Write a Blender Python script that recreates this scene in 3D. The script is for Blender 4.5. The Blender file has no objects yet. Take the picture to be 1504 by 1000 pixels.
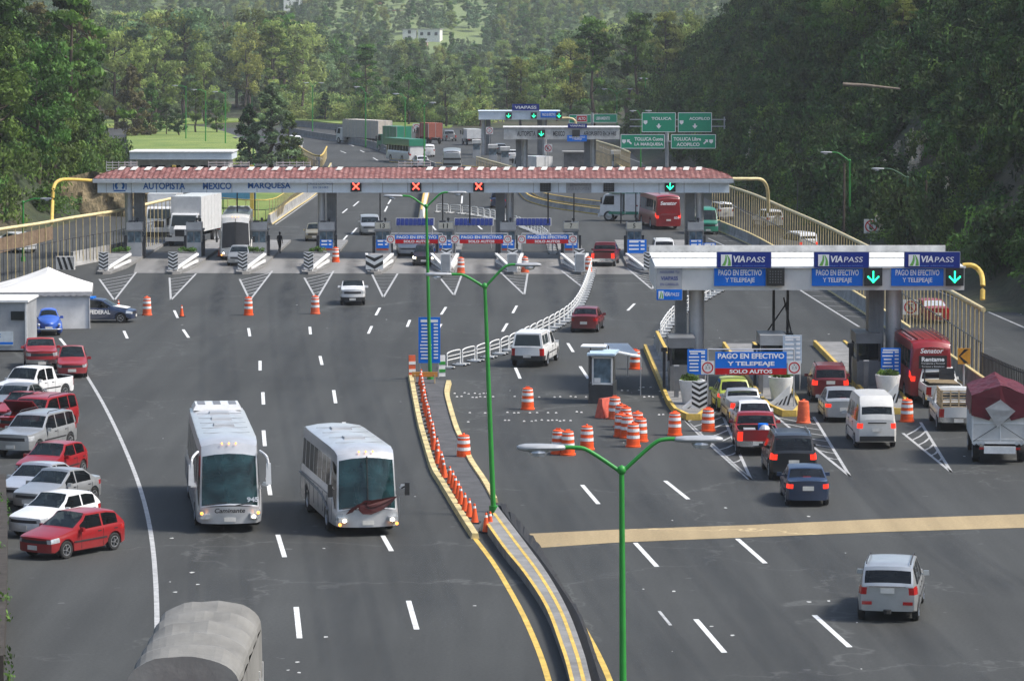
import bpy, bmesh, math, random
from math import sin, cos, tan, pi, radians, sqrt, atan2, hypot, floor
from mathutils import Vector, Matrix, noise
random.seed(7)
scene = bpy.context.scene
COL = scene.collection
# ---------------- camera
H0 = 17.8; FPX = 5000.0; TH = math.atan(449.0 / FPX)
cd = bpy.data.cameras.new('camera'); cam = bpy.data.objects.new('camera', cd); COL.objects.link(cam)
cam.location = (0, 0, H0); cam.rotation_euler = (pi / 2 - TH, 0, 0)
cd.sensor_width = 36; cd.lens = FPX / 1504 * 36; cd.clip_start = 1; cd.clip_end = 9000
scene.camera = cam
HAZE = .00013
# ---------------- sky, sun, exposure
SUN_EL, SUN_AZ = radians(50), radians(98)       # azimuth measured from +Y towards +X
w = bpy.data.worlds.new("World"); scene.world = w; w.use_nodes = True
nt = w.node_tree; bg = nt.nodes['Background']; sky = nt.nodes.new('ShaderNodeTexSky')
sky.sky_type = 'NISHITA'; sky.sun_disc = False; sky.sun_elevation = SUN_EL; sky.sun_rotation = SUN_AZ
sky.air_density = 1.0; sky.dust_density = 2.0; sky.ozone_density = .6
nt.links.new(sky.outputs[0], bg.inputs[0]); bg.inputs[1].default_value = 0.135
sd = bpy.data.lights.new('sun', 'SUN'); sun = bpy.data.objects.new('sun', sd); COL.objects.link(sun)
sd.energy = 3.1; sd.angle = radians(13); sd.color = (1, .965, .91)
sv = Vector((cos(SUN_EL) * sin(SUN_AZ), cos(SUN_EL) * cos(SUN_AZ), sin(SUN_EL)))
sun.rotation_euler = sv.to_track_quat('Z', 'Y').to_euler(); sun.location = sv * 100
vs = scene.view_settings; vs.view_transform = 'Standard'; vs.look = 'None'; vs.gamma = 1; vs.exposure = 0.82
scene.cycles.max_bounces = 5; scene.cycles.diffuse_bounces = 2; scene.cycles.glossy_bounces = 2
scene.cycles.transmission_bounces = 3; scene.cycles.volume_bounces = 0; scene.cycles.transparent_max_bounces = 8
scene.cycles.use_denoising = True

# ---------------- survey helpers: a picture point to its spot on the ground / at a distance
CF = Vector((0, cos(TH), -sin(TH))); CU = Vector((0, sin(TH), cos(TH)))
def ray(px, py): return CF + Vector(((px - 752) / FPX, 0, 0)) - CU * ((py - 500) / FPX)
def G(px, py, z=0.0):
    d = ray(px, py); t = (z - H0) / d.z
    return Vector((d.x * t, d.y * t, z))
def AT(px, py, Y):
    d = ray(px, py); t = Y / d.y
    return Vector((d.x * t, Y, H0 + d.z * t))
def GS(py): return (py - 51) / H0      # pixels per metre on the ground at that row

# ---------------- mesh helpers
class MB:
    def __init__(s): s.v = []; s.f = []; s.m = []
    def add(s, vs_, fs, mi=0):
        n = len(s.v); s.v += [tuple(p) for p in vs_]
        for f in fs: s.f.append(tuple(i + n for i in f)); s.m.append(mi)
        return s
    def box(s, c, d, rz=0, mi=0, M=None, taper=1.0):
        x, y, z = [q / 2 for q in d]
        P = [(-x, -y, -z), (x, -y, -z), (x, y, -z), (-x, y, -z), (-x * taper, -y * taper, z), (x * taper, -y * taper, z), (x * taper, y * taper, z), (-x * taper, y * taper, z)]
        R = Matrix.Rotation(rz, 3, 'Z')
        if M is not None: R = M @ R
        c = Vector(c); P = [R @ Vector(p) + c for p in P]
        return s.add(P, [(0, 3, 2, 1), (4, 5, 6, 7), (0, 1, 5, 4), (1, 2, 6, 5), (2, 3, 7, 6), (3, 0, 4, 7)], mi)
    def beam(s, a, b, w_, h_, mi=0):
        a = Vector(a); b = Vector(b); d = (b - a)
        if d.length < 1e-6: return s
        d.normalize(); up = Vector((0, 0, 1))
        if abs(d.z) > .99: up = Vector((0, 1, 0))
        r = d.cross(up).normalized(); u = r.cross(d)
        P = []
        for q in (a, b):
            for (i, j) in ((-1, -1), (1, -1), (1, 1), (-1, 1)): P.append(q + r * (i * w_ / 2) + u * (j * h_ / 2))
        return s.add(P, [(0, 3, 2, 1), (4, 5, 6, 7), (0, 1, 5, 4), (1, 2, 6, 5), (2, 3, 7, 6), (3, 0, 4, 7)], mi)
    def tube(s, path, r, n=8, mi=0, cap=True):
        path = [Vector(p) for p in path]; k = len(path)
        rr = r if isinstance(r, (list, tuple)) else [r] * k
        P = []
        for i, p in enumerate(path):
            d = (path[min(i + 1, k - 1)] - path[max(i - 1, 0)]).normalized()
            up = Vector((0, 0, 1)) if abs(d.z) < .9 else Vector((0, 1, 0))
            a = d.cross(up).normalized(); b = a.cross(d)
            for j in range(n):
                t = 2 * pi * j / n; P.append(p + (a * cos(t) + b * sin(t)) * rr[i])
        F = []
        for i in range(k - 1):
            for j in range(n):
                j2 = (j + 1) % n; F.append((i * n + j, i * n + j2, (i + 1) * n + j2, (i + 1) * n + j))
        if cap: F.append(tuple(range(n))[::-1]); F.append(tuple((k - 1) * n + j for j in range(n)))
        return s.add(P, F, mi)
    def lathe(s, prof, n=16, c=(0, 0, 0), axis='Z', mi=0):
        P = []; k = len(prof); c = Vector(c)
        for (r, h) in prof:
            for j in range(n):
                t = 2 * pi * j / n
                q = (r * cos(t), r * sin(t), h) if axis == 'Z' else (r * cos(t), h, r * sin(t)) if axis == 'Y' else (h, r * cos(t), r * sin(t))
                P.append(c + Vector(q))
        F = []
        for i in range(k - 1):
            for j in range(n):
                j2 = (j + 1) % n; q = (i * n + j, i * n + j2, (i + 1) * n + j2, (i + 1) * n + j)
                F.append(q if axis != 'Y' else q[::-1])
        return s.add(P, F, mi)
    def quad(s, a, b, c, d, mi=0): return s.add([a, b, c, d], [(0, 1, 2, 3)], mi)
    def prism(s, poly, z0, z1, mi=0):
        n = len(poly); P = [(p[0], p[1], z0) for p in poly] + [(p[0], p[1], z1) for p in poly]
        F = [tuple(range(n))[::-1], tuple(range(n, 2 * n))] + [(i, (i + 1) % n, n + (i + 1) % n, n + i) for i in range(n)]
        return s.add(P, F, mi)
    def yprism(s, poly, y0, y1, mi=0):       # polygon in x,z extruded along y
        n = len(poly); P = [(p[0], y0, p[1]) for p in poly] + [(p[0], y1, p[1]) for p in poly]
        F = [tuple(range(n)), tuple(range(n, 2 * n))[::-1]] + [(i, n + i, n + (i + 1) % n, (i + 1) % n) for i in range(n)]
        return s.add(P, F, mi)
    def ball(s, c, r, n=10, mi=0):
        c = Vector(c); rr = r if isinstance(r, (list, tuple)) else (r, r, r); P = []; F = []; m = n // 2 + 1
        for i in range(m):
            a = -pi / 2 + pi * i / (m - 1)
            for j in range(n):
                t = 2 * pi * j / n; P.append(c + Vector((rr[0] * cos(a) * cos(t), rr[1] * cos(a) * sin(t), rr[2] * sin(a))))
        for i in range(m - 1):
            for j in range(n): F.append((i * n + j, i * n + (j + 1) % n, (i + 1) * n + (j + 1) % n, (i + 1) * n + j))
        return s.add(P, F, mi)
    def strip(s, pts, w_, z, mi=0, off=0.0):     # ribbon along a ground line
        L = offs(pts, off + w_ / 2); R = offs(pts, off - w_ / 2)
        for i in range(len(pts) - 1):
            s.quad((R[i].x, R[i].y, z), (R[i + 1].x, R[i + 1].y, z), (L[i + 1].x, L[i + 1].y, z), (L[i].x, L[i].y, z), mi)
        return s
    def wall(s, pts, w_, z0, z1, mi=0, wtop=None):
        wtop = w_ if wtop is None else wtop
        A = offs(pts, w_ / 2); B = offs(pts, -w_ / 2); C_ = offs(pts, wtop / 2); D = offs(pts, -wtop / 2); n = len(pts); P = []
        for i in range(n): P += [(A[i].x, A[i].y, z0), (B[i].x, B[i].y, z0), (D[i].x, D[i].y, z1), (C_[i].x, C_[i].y, z1)]
        F = []
        for i in range(n - 1):
            for k in range(4): k2 = (k + 1) % 4; F.append((4 * i + k, 4 * i + k2, 4 * i + 4 + k2, 4 * i + 4 + k))
        F.append((3, 2, 1, 0)); q = 4 * (n - 1); F.append((q, q + 1, q + 2, q + 3))
        return s.add(P, F, mi)
    def mesh(s, name, mats, smooth=None):
        me = bpy.data.meshes.new(name); me.from_pydata(s.v, [], s.f); 
        if not isinstance(mats, (list, tuple)): mats = [mats]
        for m in mats: me.materials.append(m)
        if len(mats) > 1: me.polygons.foreach_set('material_index', s.m)
        me.update()
        if smooth is not None:
            me.shade_smooth(); me.set_sharp_from_angle(angle=radians(smooth))
        return me
    def build(s, name, mats, parent=None, smooth=None, loc=None, rz=0):
        return link(name, s.mesh(name, mats, smooth), parent, loc, rz)
def link(name, me, parent=None, loc=None, rz=0):
    o = bpy.data.objects.new(name, me); COL.objects.link(o)
    if parent is not None: o.parent = parent
    if loc is not None: o.location = loc
    if rz: o.rotation_euler = (0, 0, rz)
    return o
def offs(pts, d):
    out = []; n = len(pts)
    for i, p in enumerate(pts):
        a = pts[max(i - 1, 0)]; b = pts[min(i + 1, n - 1)]
        t = Vector((b[0] - a[0], b[1] - a[1])); t.normalize(); out.append(Vector((p[0] - t.y * d, p[1] + t.x * d)))
    return out
def smooth_line(pts, k=4):
    out = []; n = len(pts); P = [Vector((p[0], p[1], p[2] if len(p) > 2 else 0)) for p in pts]
    for i in range(n - 1):
        a = P[max(i - 1, 0)]; b = P[i]; c = P[i + 1]; d = P[min(i + 2, n - 1)]
        for j in range(k):
            t = j / k; out.append(.5 * ((2 * b) + (c - a) * t + (2 * a - 5 * b + 4 * c - d) * t * t + (3 * b - a - 3 * c + d) * t ** 3))
    out.append(P[-1]); return out
def resample(pts, step):
    out = [Vector(pts[0])]; acc = 0; seg = []
    P = [Vector(p) for p in pts]; tot = sum((P[i + 1] - P[i]).length for i in range(len(P) - 1)); n = max(1, round(tot / step)); st = tot / n
    i = 0; d = 0; tgt = st; res = [P[0]]
    while len(res) < n:
        L = (P[i + 1] - P[i]).length
        if d + L >= tgt: res.append(P[i].lerp(P[i + 1], (tgt - d) / L)); tgt += st
        else: d += L; i += 1
        if i >= len(P) - 1: break
    res.append(P[-1]); return res
def tag(o, label=None, cat=None, group=None, kind=None):
    if label: o['label'] = label
    if cat: o['category'] = cat
    if group: o['group'] = group
    if kind: o['kind'] = kind
    return o
def thing(name, label, cat, loc=(0, 0, 0), rz=0, group=None):
    o = bpy.data.objects.new(name, None); COL.objects.link(o); o.empty_display_size = .3
    o.location = loc; o.rotation_euler = (0, 0, rz); return tag(o, label, cat, group)
def copy_tree(o, parent=None):
    c = o.copy(); COL.objects.link(c)
    if parent is not None: c.parent = parent
    for ch in list(KIDS.get(o.name, [])) or [q for q in o.children]: copy_tree(ch, c)
    return c
KIDS = {}
def dup(o, loc, rz=0, label=None, group=None):
    c = copy_tree(o); c.location = loc; c.rotation_euler = (0, 0, rz)
    if label: c['label'] = label
    if group: c['group'] = group
    return c
_tc = {}
def text_data(s, w_, h_, bold=0.0, depth=.004):
    """flat lettering in the local XZ plane, centred, facing -Y, fitted to w_ x h_"""
    key = (s, round(w_, 3), round(h_, 3), bold)
    if key in _tc: return _tc[key]
    cu = bpy.data.curves.new('txt', 'FONT'); cu.body = s; cu.size = 1; cu.offset = bold; cu.resolution_u = 3; cu.align_x = 'CENTER'; cu.space_line = .9
    ob = bpy.data.objects.new('txt', cu); COL.objects.link(ob)
    dg = bpy.context.evaluated_depsgraph_get(); me = bpy.data.meshes.new_from_object(ob.evaluated_get(dg))
    xs = [v.co.x for v in me.vertices]; ys = [v.co.y for v in me.vertices]
    cx = (min(xs) + max(xs)) / 2; cy = (min(ys) + max(ys)) / 2; sx = w_ / (max(xs) - min(xs)); sy = h_ / (max(ys) - min(ys))
    vv = [((v.co.x - cx) * sx, 0, (v.co.y - cy) * sy) for v in me.vertices]; ff = [tuple(p.vertices) for p in me.polygons]
    bpy.data.objects.remove(ob); bpy.data.curves.remove(cu); bpy.data.meshes.remove(me)
    _tc[key] = (vv, ff); return vv, ff
def put_text(mb, s, c, w_, h_, mi=0, rz=0, bold=0.0, tilt=0, shear=0):
    vv, ff = text_data(s, w_, h_, bold); c = Vector(c); R = Matrix.Rotation(rz, 3, 'Z') @ Matrix.Rotation(tilt, 3, 'X')
    mb.add([R @ Vector((v[0] + shear * v[2], v[1], v[2])) + c for v in vv], ff, mi)

# ---------------- materials
MAT = {}
def mk(name):
    m = bpy.data.materials.new(name); m.use_nodes = True; MAT[name] = m; return m, m.node_tree, m.node_tree.nodes['Principled BSDF']
def nz(nt, scale, detail=4, rough=.6, vec=None, dist=0):
    n = nt.nodes.new('ShaderNodeTexNoise'); n.inputs['Scale'].default_value = scale; n.inputs['Detail'].default_value = detail; n.inputs['Roughness'].default_value = rough; n.inputs['Distortion'].default_value = dist
    if vec is not None: nt.links.new(vec, n.inputs['Vector'])
    return n
def rampn(nt, src, stops):
    r = nt.nodes.new('ShaderNodeValToRGB'); e = r.color_ramp.elements
    while len(e) < len(stops): e.new(.5)
    for i, (p, c) in enumerate(stops):
        e[i].position = p; e[i].color = (c, c, c, 1) if isinstance(c, (int, float)) else (*c, 1)
    nt.links.new(src, r.inputs[0]); return r.outputs[0]
def mixc(nt, f, a, b, mode='MIX'):
    n = nt.nodes.new('ShaderNodeMix'); n.data_type = 'RGBA'; n.blend_type = mode
    for v, i in ((f, 0), (a, 6), (b, 7)):
        if isinstance(v, (int, float)): n.inputs[i].default_value = v
        elif isinstance(v, tuple): n.inputs[i].default_value = (*v, 1)
        else: nt.links.new(v, n.inputs[i])
    return n.outputs[2]
def tcoord(nt, kind='Object'):
    return nt.nodes.new('ShaderNodeTexCoord').outputs[kind]
def bump(nt, bs, src, st=.3, d=.02):
    b = nt.nodes.new('ShaderNodeBump'); b.inputs['Strength'].default_value = st; b.inputs['Distance'].default_value = d
    nt.links.new(src, b.inputs['Height']); nt.links.new(b.outputs[0], bs.inputs['Normal'])
def simple(name, col, rough=.6, metal=0, var=.18, scale=3.0, coat=0, spec=.35, bmp=0, bs=20):
    m, nt, b = mk(name); v = tcoord(nt); n = nz(nt, scale, 5, .65, v)
    f = rampn(nt, n.outputs[0], [(.3, 1 - var * 1.2), (.7, 1 + var * .4)])
    nt.links.new(mixc(nt, 1.0, tuple(col), f, 'MULTIPLY'), b.inputs['Base Color'])
    b.inputs['Roughness'].default_value = rough; b.inputs['Metallic'].default_value = metal; b.inputs['Coat Weight'].default_value = coat
    b.inputs['Specular IOR Level'].default_value = spec; b.inputs['Coat Roughness'].default_value = .08
    if bmp: bump(nt, b, nz(nt, bs, 4, .6, v).outputs[0], bmp)
    return m
def emis(name, col, st):
    m, nt, b = mk(name); b.inputs['Base Color'].default_value = (*[c * .5 for c in col], 1); b.inputs['Emission Color'].default_value = (*col, 1); b.inputs['Emission Strength'].default_value = st; b.inputs['Roughness'].default_value = .3
    return m
def paint(name, col, metal=0.0, rough=.38, coat=.35):
    m, nt, b = mk(name); v = tcoord(nt); n = nz(nt, 2.2, 5, .6, v); z = nt.nodes.new('ShaderNodeSeparateXYZ'); nt.links.new(v, z.inputs[0])
    f = rampn(nt, n.outputs[0], [(.3, .86), (.7, 1.04)])
    c = mixc(nt, 1.0, tuple(col), f, 'MULTIPLY')
    mr = nt.nodes.new('ShaderNodeMapRange'); mr.inputs[1].default_value = .25; mr.inputs[2].default_value = .75; mr.inputs[3].default_value = .35; mr.inputs[4].default_value = 0; nt.links.new(z.outputs[2], mr.inputs[0])
    dn = nz(nt, 6, 5, .7, v); mm = nt.nodes.new('ShaderNodeMath'); mm.operation = 'MULTIPLY'; nt.links.new(dn.outputs[0], mm.inputs[0]); nt.links.new(mr.outputs[0], mm.inputs[1])
    nt.links.new(mixc(nt, mm.outputs[0], c, (.12, .11, .1)), b.inputs['Base Color'])     # road dirt on the sills
    b.inputs['Metallic'].default_value = metal; b.inputs['Roughness'].default_value = rough; b.inputs['Coat Weight'].default_value = coat; b.inputs['Coat Roughness'].default_value = .06
    return m
def glassy(name, col, rough=.06, var=.5, tr=0):
    m, nt, b = mk(name); v = tcoord(nt); n = nz(nt, 1.7, 3, .5, v)
    f = rampn(nt, n.outputs[0], [(.35, 1 - var), (.65, 1 + var)])
    nt.links.new(mixc(nt, 1.0, tuple(col), f, 'MULTIPLY'), b.inputs['Base Color'])
    b.inputs['Roughness'].default_value = rough; b.inputs['Specular IOR Level'].default_value = .4
    if tr:
        t = nt.nodes.new('ShaderNodeBsdfTransparent'); t.inputs[0].default_value = (.55, .62, .62, 1); ms = nt.nodes.new('ShaderNodeMixShader'); ms.inputs[0].default_value = tr; nt.links.new(b.outputs[0], ms.inputs[1]); nt.links.new(t.outputs[0], ms.inputs[2]); nt.links.new(ms.outputs[0], nt.nodes['Material Output'].inputs[0])
    return m
def asphalt(name, base, seed=0.0, worn=1.0):
    m, nt, b = mk(name); g = nt.nodes.new('ShaderNodeNewGeometry').outputs['Position']
    mp = nt.nodes.new('ShaderNodeMapping'); mp.inputs['Location'].default_value = (seed, seed, 0); nt.links.new(g, mp.inputs[0]); v = mp.outputs[0]
    big = rampn(nt, nz(nt, .045, 5, .6, v).outputs[0], [(.3, .84), (.7, 1.14)])
    mps = nt.nodes.new('ShaderNodeMapping'); mps.inputs['Scale'].default_value = (1.1, .05, 1); nt.links.new(g, mps.inputs[0])
    trk = rampn(nt, nz(nt, .8, 3, .5, mps.outputs[0]).outputs[0], [(.3, .85), (.7, 1.12)])
    fine = rampn(nt, nz(nt, 9, 4, .8, v).outputs[0], [(.3, .8), (.7, 1.2)])
    c = mixc(nt, 1.0, tuple(base), big, 'MULTIPLY'); c = mixc(nt, worn, c, mixc(nt, 1.0, c, trk, 'MULTIPLY')); c = mixc(nt, 1.0, c, fine, 'MULTIPLY')
    # tar joints and cracks
    vo = nt.nodes.new('ShaderNodeTexVoronoi'); vo.feature = 'DISTANCE_TO_EDGE'; vo.inputs['Scale'].default_value = .07
    wv = nz(nt, .3, 4, .6, v); ad = nt.nodes.new('ShaderNodeMixRGB') if False else None
    vm = nt.nodes.new('ShaderNodeVectorMath'); vm.operation = 'MULTIPLY_ADD'; nt.links.new(wv.outputs[1], vm.inputs[0]); vm.inputs[1].default_value = (7, 7, 0); nt.links.new(v, vm.inputs[2]); nt.links.new(vm.outputs[0], vo.inputs['Vector'])
    cr = rampn(nt, vo.outputs['Distance'], [(.0, 1), (.009, 0)]); msk = rampn(nt, nz(nt, .06, 2, .5, v).outputs[0], [(.44, 0), (.52, .85)])
    cm = mixc(nt, 1.0, cr, msk, 'MULTIPLY'); c = mixc(nt, cm, c, (base[0] * 1.7, base[1] * 1.7, base[2] * 1.7))
    # pale scuffs and specks, dark oil
    sp = rampn(nt, nz(nt, 1.6, 2, .4, v).outputs[0], [(.74, 0), (.77, .5)]); c = mixc(nt, sp, c, (.15, .15, .15))
    mpo = nt.nodes.new('ShaderNodeMapping'); mpo.inputs['Scale'].default_value = (.9, .14, 1); nt.links.new(g, mpo.inputs[0])
    oil = rampn(nt, nz(nt, .6, 5, .7, mpo.outputs[0]).outputs[0], [(.58, 0), (.78, .45)]); c = mixc(nt, oil, c, (base[0] * .55, base[1] * .55, base[2] * .55))
    nt.links.new(c, b.inputs['Base Color']); b.inputs['Roughness'].default_value = .82; b.inputs['Specular IOR Level'].default_value = .15
    bump(nt, b, nz(nt, 30, 3, .7, v).outputs[0], .25, .01); return m
A_ROAD = asphalt('asphalt', (.055, .0565, .054))
A_APRON = asphalt('apron_concrete', (.20, .195, .185), 17)
A_SIDE = asphalt('asphalt_side', (.050, .048, .046), 40)
M_line = simple('road_paint_white', (.42, .42, .41), .7, var=.35, scale=2.5)
M_lineb = simple('road_paint_bright', (.68, .68, .66), .7, var=.3, scale=2.5)
M_yel = simple('kerb_paint_yellow', (.62, .42, .09), .7, var=.35, scale=2)
M_ylw = simple('kerb_paint_pale', (.62, .5, .24), .75, var=.4, scale=1.5)
M_conc = simple('concrete', (.23, .225, .215), .85, var=.35, scale=1.1, bmp=.2)
M_concp = simple('concrete_pale', (.33, .325, .31), .85, var=.4, scale=.7, bmp=.2)
M_concd = simple('concrete_dark', (.085, .085, .085), .85, var=.35, scale=1.3, bmp=.2)
M_ramp = asphalt('rumble_paint', (.33, .255, .145), 60)
M_white = simple('white_paint', (.72, .72, .70), .5, var=.15)
M_whited = simple('white_worn', (.6, .59, .56), .6, var=.3, scale=1.5)
M_black = simple('black_paint', (.02, .02, .02), .5)
M_rub = simple('rubber', (.025, .025, .026), .85, var=.3, scale=6)
M_dark = simple('dark_metal', (.05, .05, .055), .5, .3)
M_gry = simple('grey_panel', (.36, .37, .38), .5, .1, var=.2, scale=1)
M_gryd = simple('grey_panel_dark', (.19, .195, .2), .5, .2, var=.25, scale=1)
M_fasc = simple('fascia_metal', (.72, .79, .85), .45, .15, var=.15, scale=.6)
M_steel = simple('brushed_steel', (.50, .50, .51), .38, .4, var=.15, scale=1.2)
M_grn = simple('green_pole_paint', (.03, .25, .04), .45, var=.15)
M_pipe = simple('cream_pipe_paint', (.68, .56, .30), .55, var=.25, scale=1.5)
M_pipey = simple('yellow_pipe_paint', (.62, .43, .09), .5, var=.25)
M_org = simple('orange_plastic', (.78, .10, .02), .5, var=.25, scale=3)
M_orgd = simple('orange_faded', (.72, .13, .05), .6, var=.3, scale=3)
M_refl = simple('reflective_band', (.75, .75, .73), .4, var=.2, scale=6)
M_blue = simple('sign_blue', (.003, .16, .66), .6, var=.12, scale=1, spec=.15)
M_navy = simple('sign_navy', (.010, .03, .22), .6, var=.12, spec=.15)
M_sred = simple('sign_red', (.50, .01, .015), .6, var=.15, spec=.15)
M_sgrn = simple('sign_green', (.003, .30, .16), .45, var=.1)
M_sorg = simple('sign_orange', (.65, .3, .03), .5)
M_txt = simple('sign_white', (.82, .82, .82), .5, var=.08)
M_txtb = simple('lettering_blue', (.01, .12, .42), .5, var=.1)
M_logo = simple('logo_green', (.15, .42, .08), .5)
M_tile = None
M_canv = simple('white_canvas', (.72, .70, .66), .75, var=.2, scale=.8, bmp=.4, bs=2)
M_lamp = simple('lamp_housing', (.36, .37, .38), .5, .2, var=.15)
M_bark = simple('bark', (.10, .075, .055), .9, var=.4, scale=3, bmp=.4)
M_log = simple('pale_log', (.22, .18, .14), .9, var=.3, scale=3)
M_wood = simple('pale_wood', (.52, .38, .22), .75, var=.35, scale=5)
M_solar = simple('solar_cell', (.015, .03, .16), .2, .2, var=.2)
M_LR = emis('signal_red', (1, .05, .03), 5.0); M_LG = emis('signal_green', (.02, 1, .45), 2.2)
M_brake = emis('lit_tail_lamp', (1, .03, .012), .8); M_head = emis('lit_headlamp', (1, .86, .65), 5.0); M_amber = emis('lit_amber', (1, .35, .05), 2.2)
M_tl = simple('tail_lamp_red', (.35, .012, .012), .15, var=.1, coat=.5)
M_hl = simple('headlamp_glass', (.55, .57, .58), .12, .3, var=.35, scale=9, coat=.6)
M_ind = simple('indicator_amber', (.7, .25, .03), .2)
M_glass = glassy('car_glass', (.008, .010, .012), tr=.35); M_glassl = glassy('windscreen_glass', (.015, .022, .025), tr=.4); M_glassb = glassy('bus_glass', (.018, .05, .055), .05, .55, .25)  # bus_glass colour carries teal noise painted as reflections of sky and trees
M_gbooth = glassy('booth_glass', (.13, .19, .23), .08)
M_tyre = simple('tyre', (.022, .022, .022), .85); M_rim = simple('alloy_rim', (.45, .46, .47), .3, .7, var=.2); M_trim = simple('black_trim', (.03, .03, .032), .55); M_chr = simple('chrome', (.65, .65, .66), .15, .95, var=.05)
M_under = simple('underbody', (.012, .012, .012), .9); M_plate = simple('plate', (.62, .6, .55), .5)
M_seat = simple('seat_fabric', (.09, .08, .08), .8)
# ================= terrain
RF = [(60, 52), (150, 38), (217, 33.2), (262, 29.4), (303, 26.5), (373, 23.6), (485, 20), (561, 17.5), (660, 30), (760, 60), (900, 120), (3500, 500)]
LF = [(60, -45), (200, -48), (300, -47), (330, -42), (400, -46), (470, -56), (560, -82), (650, -120), (760, -190), (900, -260), (3500, -700)]
def interp(T, y):
    if y <= T[0][0]: return T[0][1]
    for (a, b), (c, d) in zip(T, T[1:]):
        if y <= c: return b + (d - b) * (y - a) / (c - a)
    return T[-1][1]
def tz(x, y):
    z = 0.0; n = noise.noise(Vector((x * .03, y * .03, 0))) * 2.2 + noise.noise(Vector((x * .12, y * .12, 5))) * .7
    r = x - interp(RF, y); l = interp(LF, y) - x
    if r > 0: z = max(z, min(r * 1.05, 30 + r * .35) + n * min(1, r / 5))
    if l > 0: z = max(z, min(l * 1.0, 22 + l * .25) + n * min(1, l / 5))
    if y > 720:
        t = (y - 720); f = max(0, min(t, 200) * .004 + max(0, y - 1230) * .085) + n * min(1, t / 60)
        v = -9 * math.exp(-((y - 820) / 90.0) ** 2) if -40 < x < 60 else 0
        z = max(z, f)
    return z
def tgrid():
    ys = [50 + i * 6 for i in range(110)] + [710 + i * 16 for i in range(50)] + [1510 + i * 50 for i in range(34)] + [3300, 3700, 4200]
    xs = []; x = -60.0
    xs = [-600, -480, -380, -320, -270, -230, -200, -170, -150, -130, -115, -100] + [-90 + 3 * i for i in range(56)] + [80, 86, 92, 100, 110, 122, 135, 150, 170, 200, 240, 300, 380, 480, 600]
    b = MB(); nx = len(xs)
    for y in ys:
        k = max(1, y / 900)
        for x in xs: b.v.append((x * k, y, tz(x * k, y) - .03))
    for j in range(len(ys) - 1):
        for i in range(nx - 1): b.f.append((j * nx + i, j * nx + i + 1, (j + 1) * nx + i + 1, (j + 1) * nx + i)); b.m.append(0)
    return b
m, nt, bs = mk('hill_soil'); g_ = nt.nodes.new('ShaderNodeNewGeometry').outputs['Position']
c1 = mixc(nt, rampn(nt, nz(nt, .05, 5, .6, g_).outputs[0], [(.4, 0), (.6, 1)]), (.028, .045, .014), (.06, .05, .025)); c1 = mixc(nt, 1.0, c1, rampn(nt, nz(nt, .6, 5, .7, g_).outputs[0], [(.3, .5), (.7, 1.3)]), 'MULTIPLY')
nt.links.new(c1, bs.inputs['Base Color']); sx_ = nt.nodes.new('ShaderNodeSeparateXYZ'); nt.links.new(g_, sx_.inputs[0]); fy = nt.nodes.new('ShaderNodeMapRange'); fy.inputs[1].default_value = 1200; fy.inputs[2].default_value = 1280; nt.links.new(sx_.outputs[1], fy.inputs[0]); c1 = mixc(nt, fy.outputs[0], c1, mixc(nt, nz(nt, .02, 3, .5, g_).outputs[0], (.07, .11, .03), (.20, .25, .09))); nt.links.new(c1, bs.inputs['Base Color']); bs.inputs['Roughness'].default_value = .95; bump(nt, bs, nz(nt, 1.2, 5, .7, g_).outputs[0], .8, .4)
terr = tgrid().build('ground', MAT['hill_soil'], smooth=60); tag(terr, kind='structure')
m, nt, bs = mk('lawn'); g_ = nt.nodes.new('ShaderNodeNewGeometry').outputs['Position']
c1 = mixc(nt, rampn(nt, nz(nt, .12, 5, .7, g_).outputs[0], [(.35, 0), (.65, 1)]), (.10, .17, .025), (.22, .27, .06)); c1 = mixc(nt, 1.0, c1, rampn(nt, nz(nt, 3, 5, .8, g_).outputs[0], [(.3, .6), (.7, 1.25)]), 'MULTIPLY')
nt.links.new(c1, bs.inputs['Base Color']); bs.inputs['Roughness'].default_value = .95; bump(nt, bs, nz(nt, 6, 5, .7, g_).outputs[0], .6, .1)
# road: one asphalt sheet following the corridor
b = MB(); ysr = [52 + 8 * i for i in range(76)]; prev = None
def road_l(y):
    return max(interp(LF, y) - 1, interp([(52, -60), (470, -56), (560, -84), (700, -150)], y))
for y in ysr:
    L, R = road_l(y), interp(RF, y) - .6
    if prev: b.quad((prev[1], prev[0], 0), (prev[2], prev[0], 0), (R, y, 0), (L, y, 0))
    prev = (y, L, R)
tag(b.build('road', A_ROAD), kind='structure')
def Gl(pts, k=4): return smooth_line([G(*p) for p in pts], k)
# ---- painted markings (one sheet, 5 mm up)
b = MB()
b.strip(Gl([(125, 548), (150, 590), (176, 642), (200, 700), (215, 750), (224, 800), (229, 860), (231, 935), (232, 1040)]), .16, .006)
b.strip(Gl([(1374, 426), (1430, 449), (1504, 481), (1580, 515)]), .16, .006)
b.strip(Gl([(1040, 268), (1075, 300), (1110, 320), (1165, 345), (1235, 371), (1374, 426)]), .14, .006)
b.strip(Gl([(880, 215), (930, 235), (980, 252), (1040, 268)]), .14, .006)
b.strip(Gl([(1040, 350), (1090, 373), (1132, 396), (1175, 426), (1262, 480)]), .15, .006)
for i in range(17):
    t = i / 16; a = G(1046 + t * 195, 346 + t * 118); c = Vector((a.x + 1.35 + .5 * t, a.y - 1.2, 0)); b.beam((a.x, a.y, .004), (c.x, c.y, .004), .1, .004)
b.strip(Gl([(1052, 425), (1018, 450), (984, 474), (966, 500), (962, 530), (972, 562), (1003, 612), (1040, 650), (1101, 704)]), .15, .006)
b.strip(Gl([(395, 330), (430, 306), (470, 277), (487, 258)]), .12, .006, off=-.6)
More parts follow.
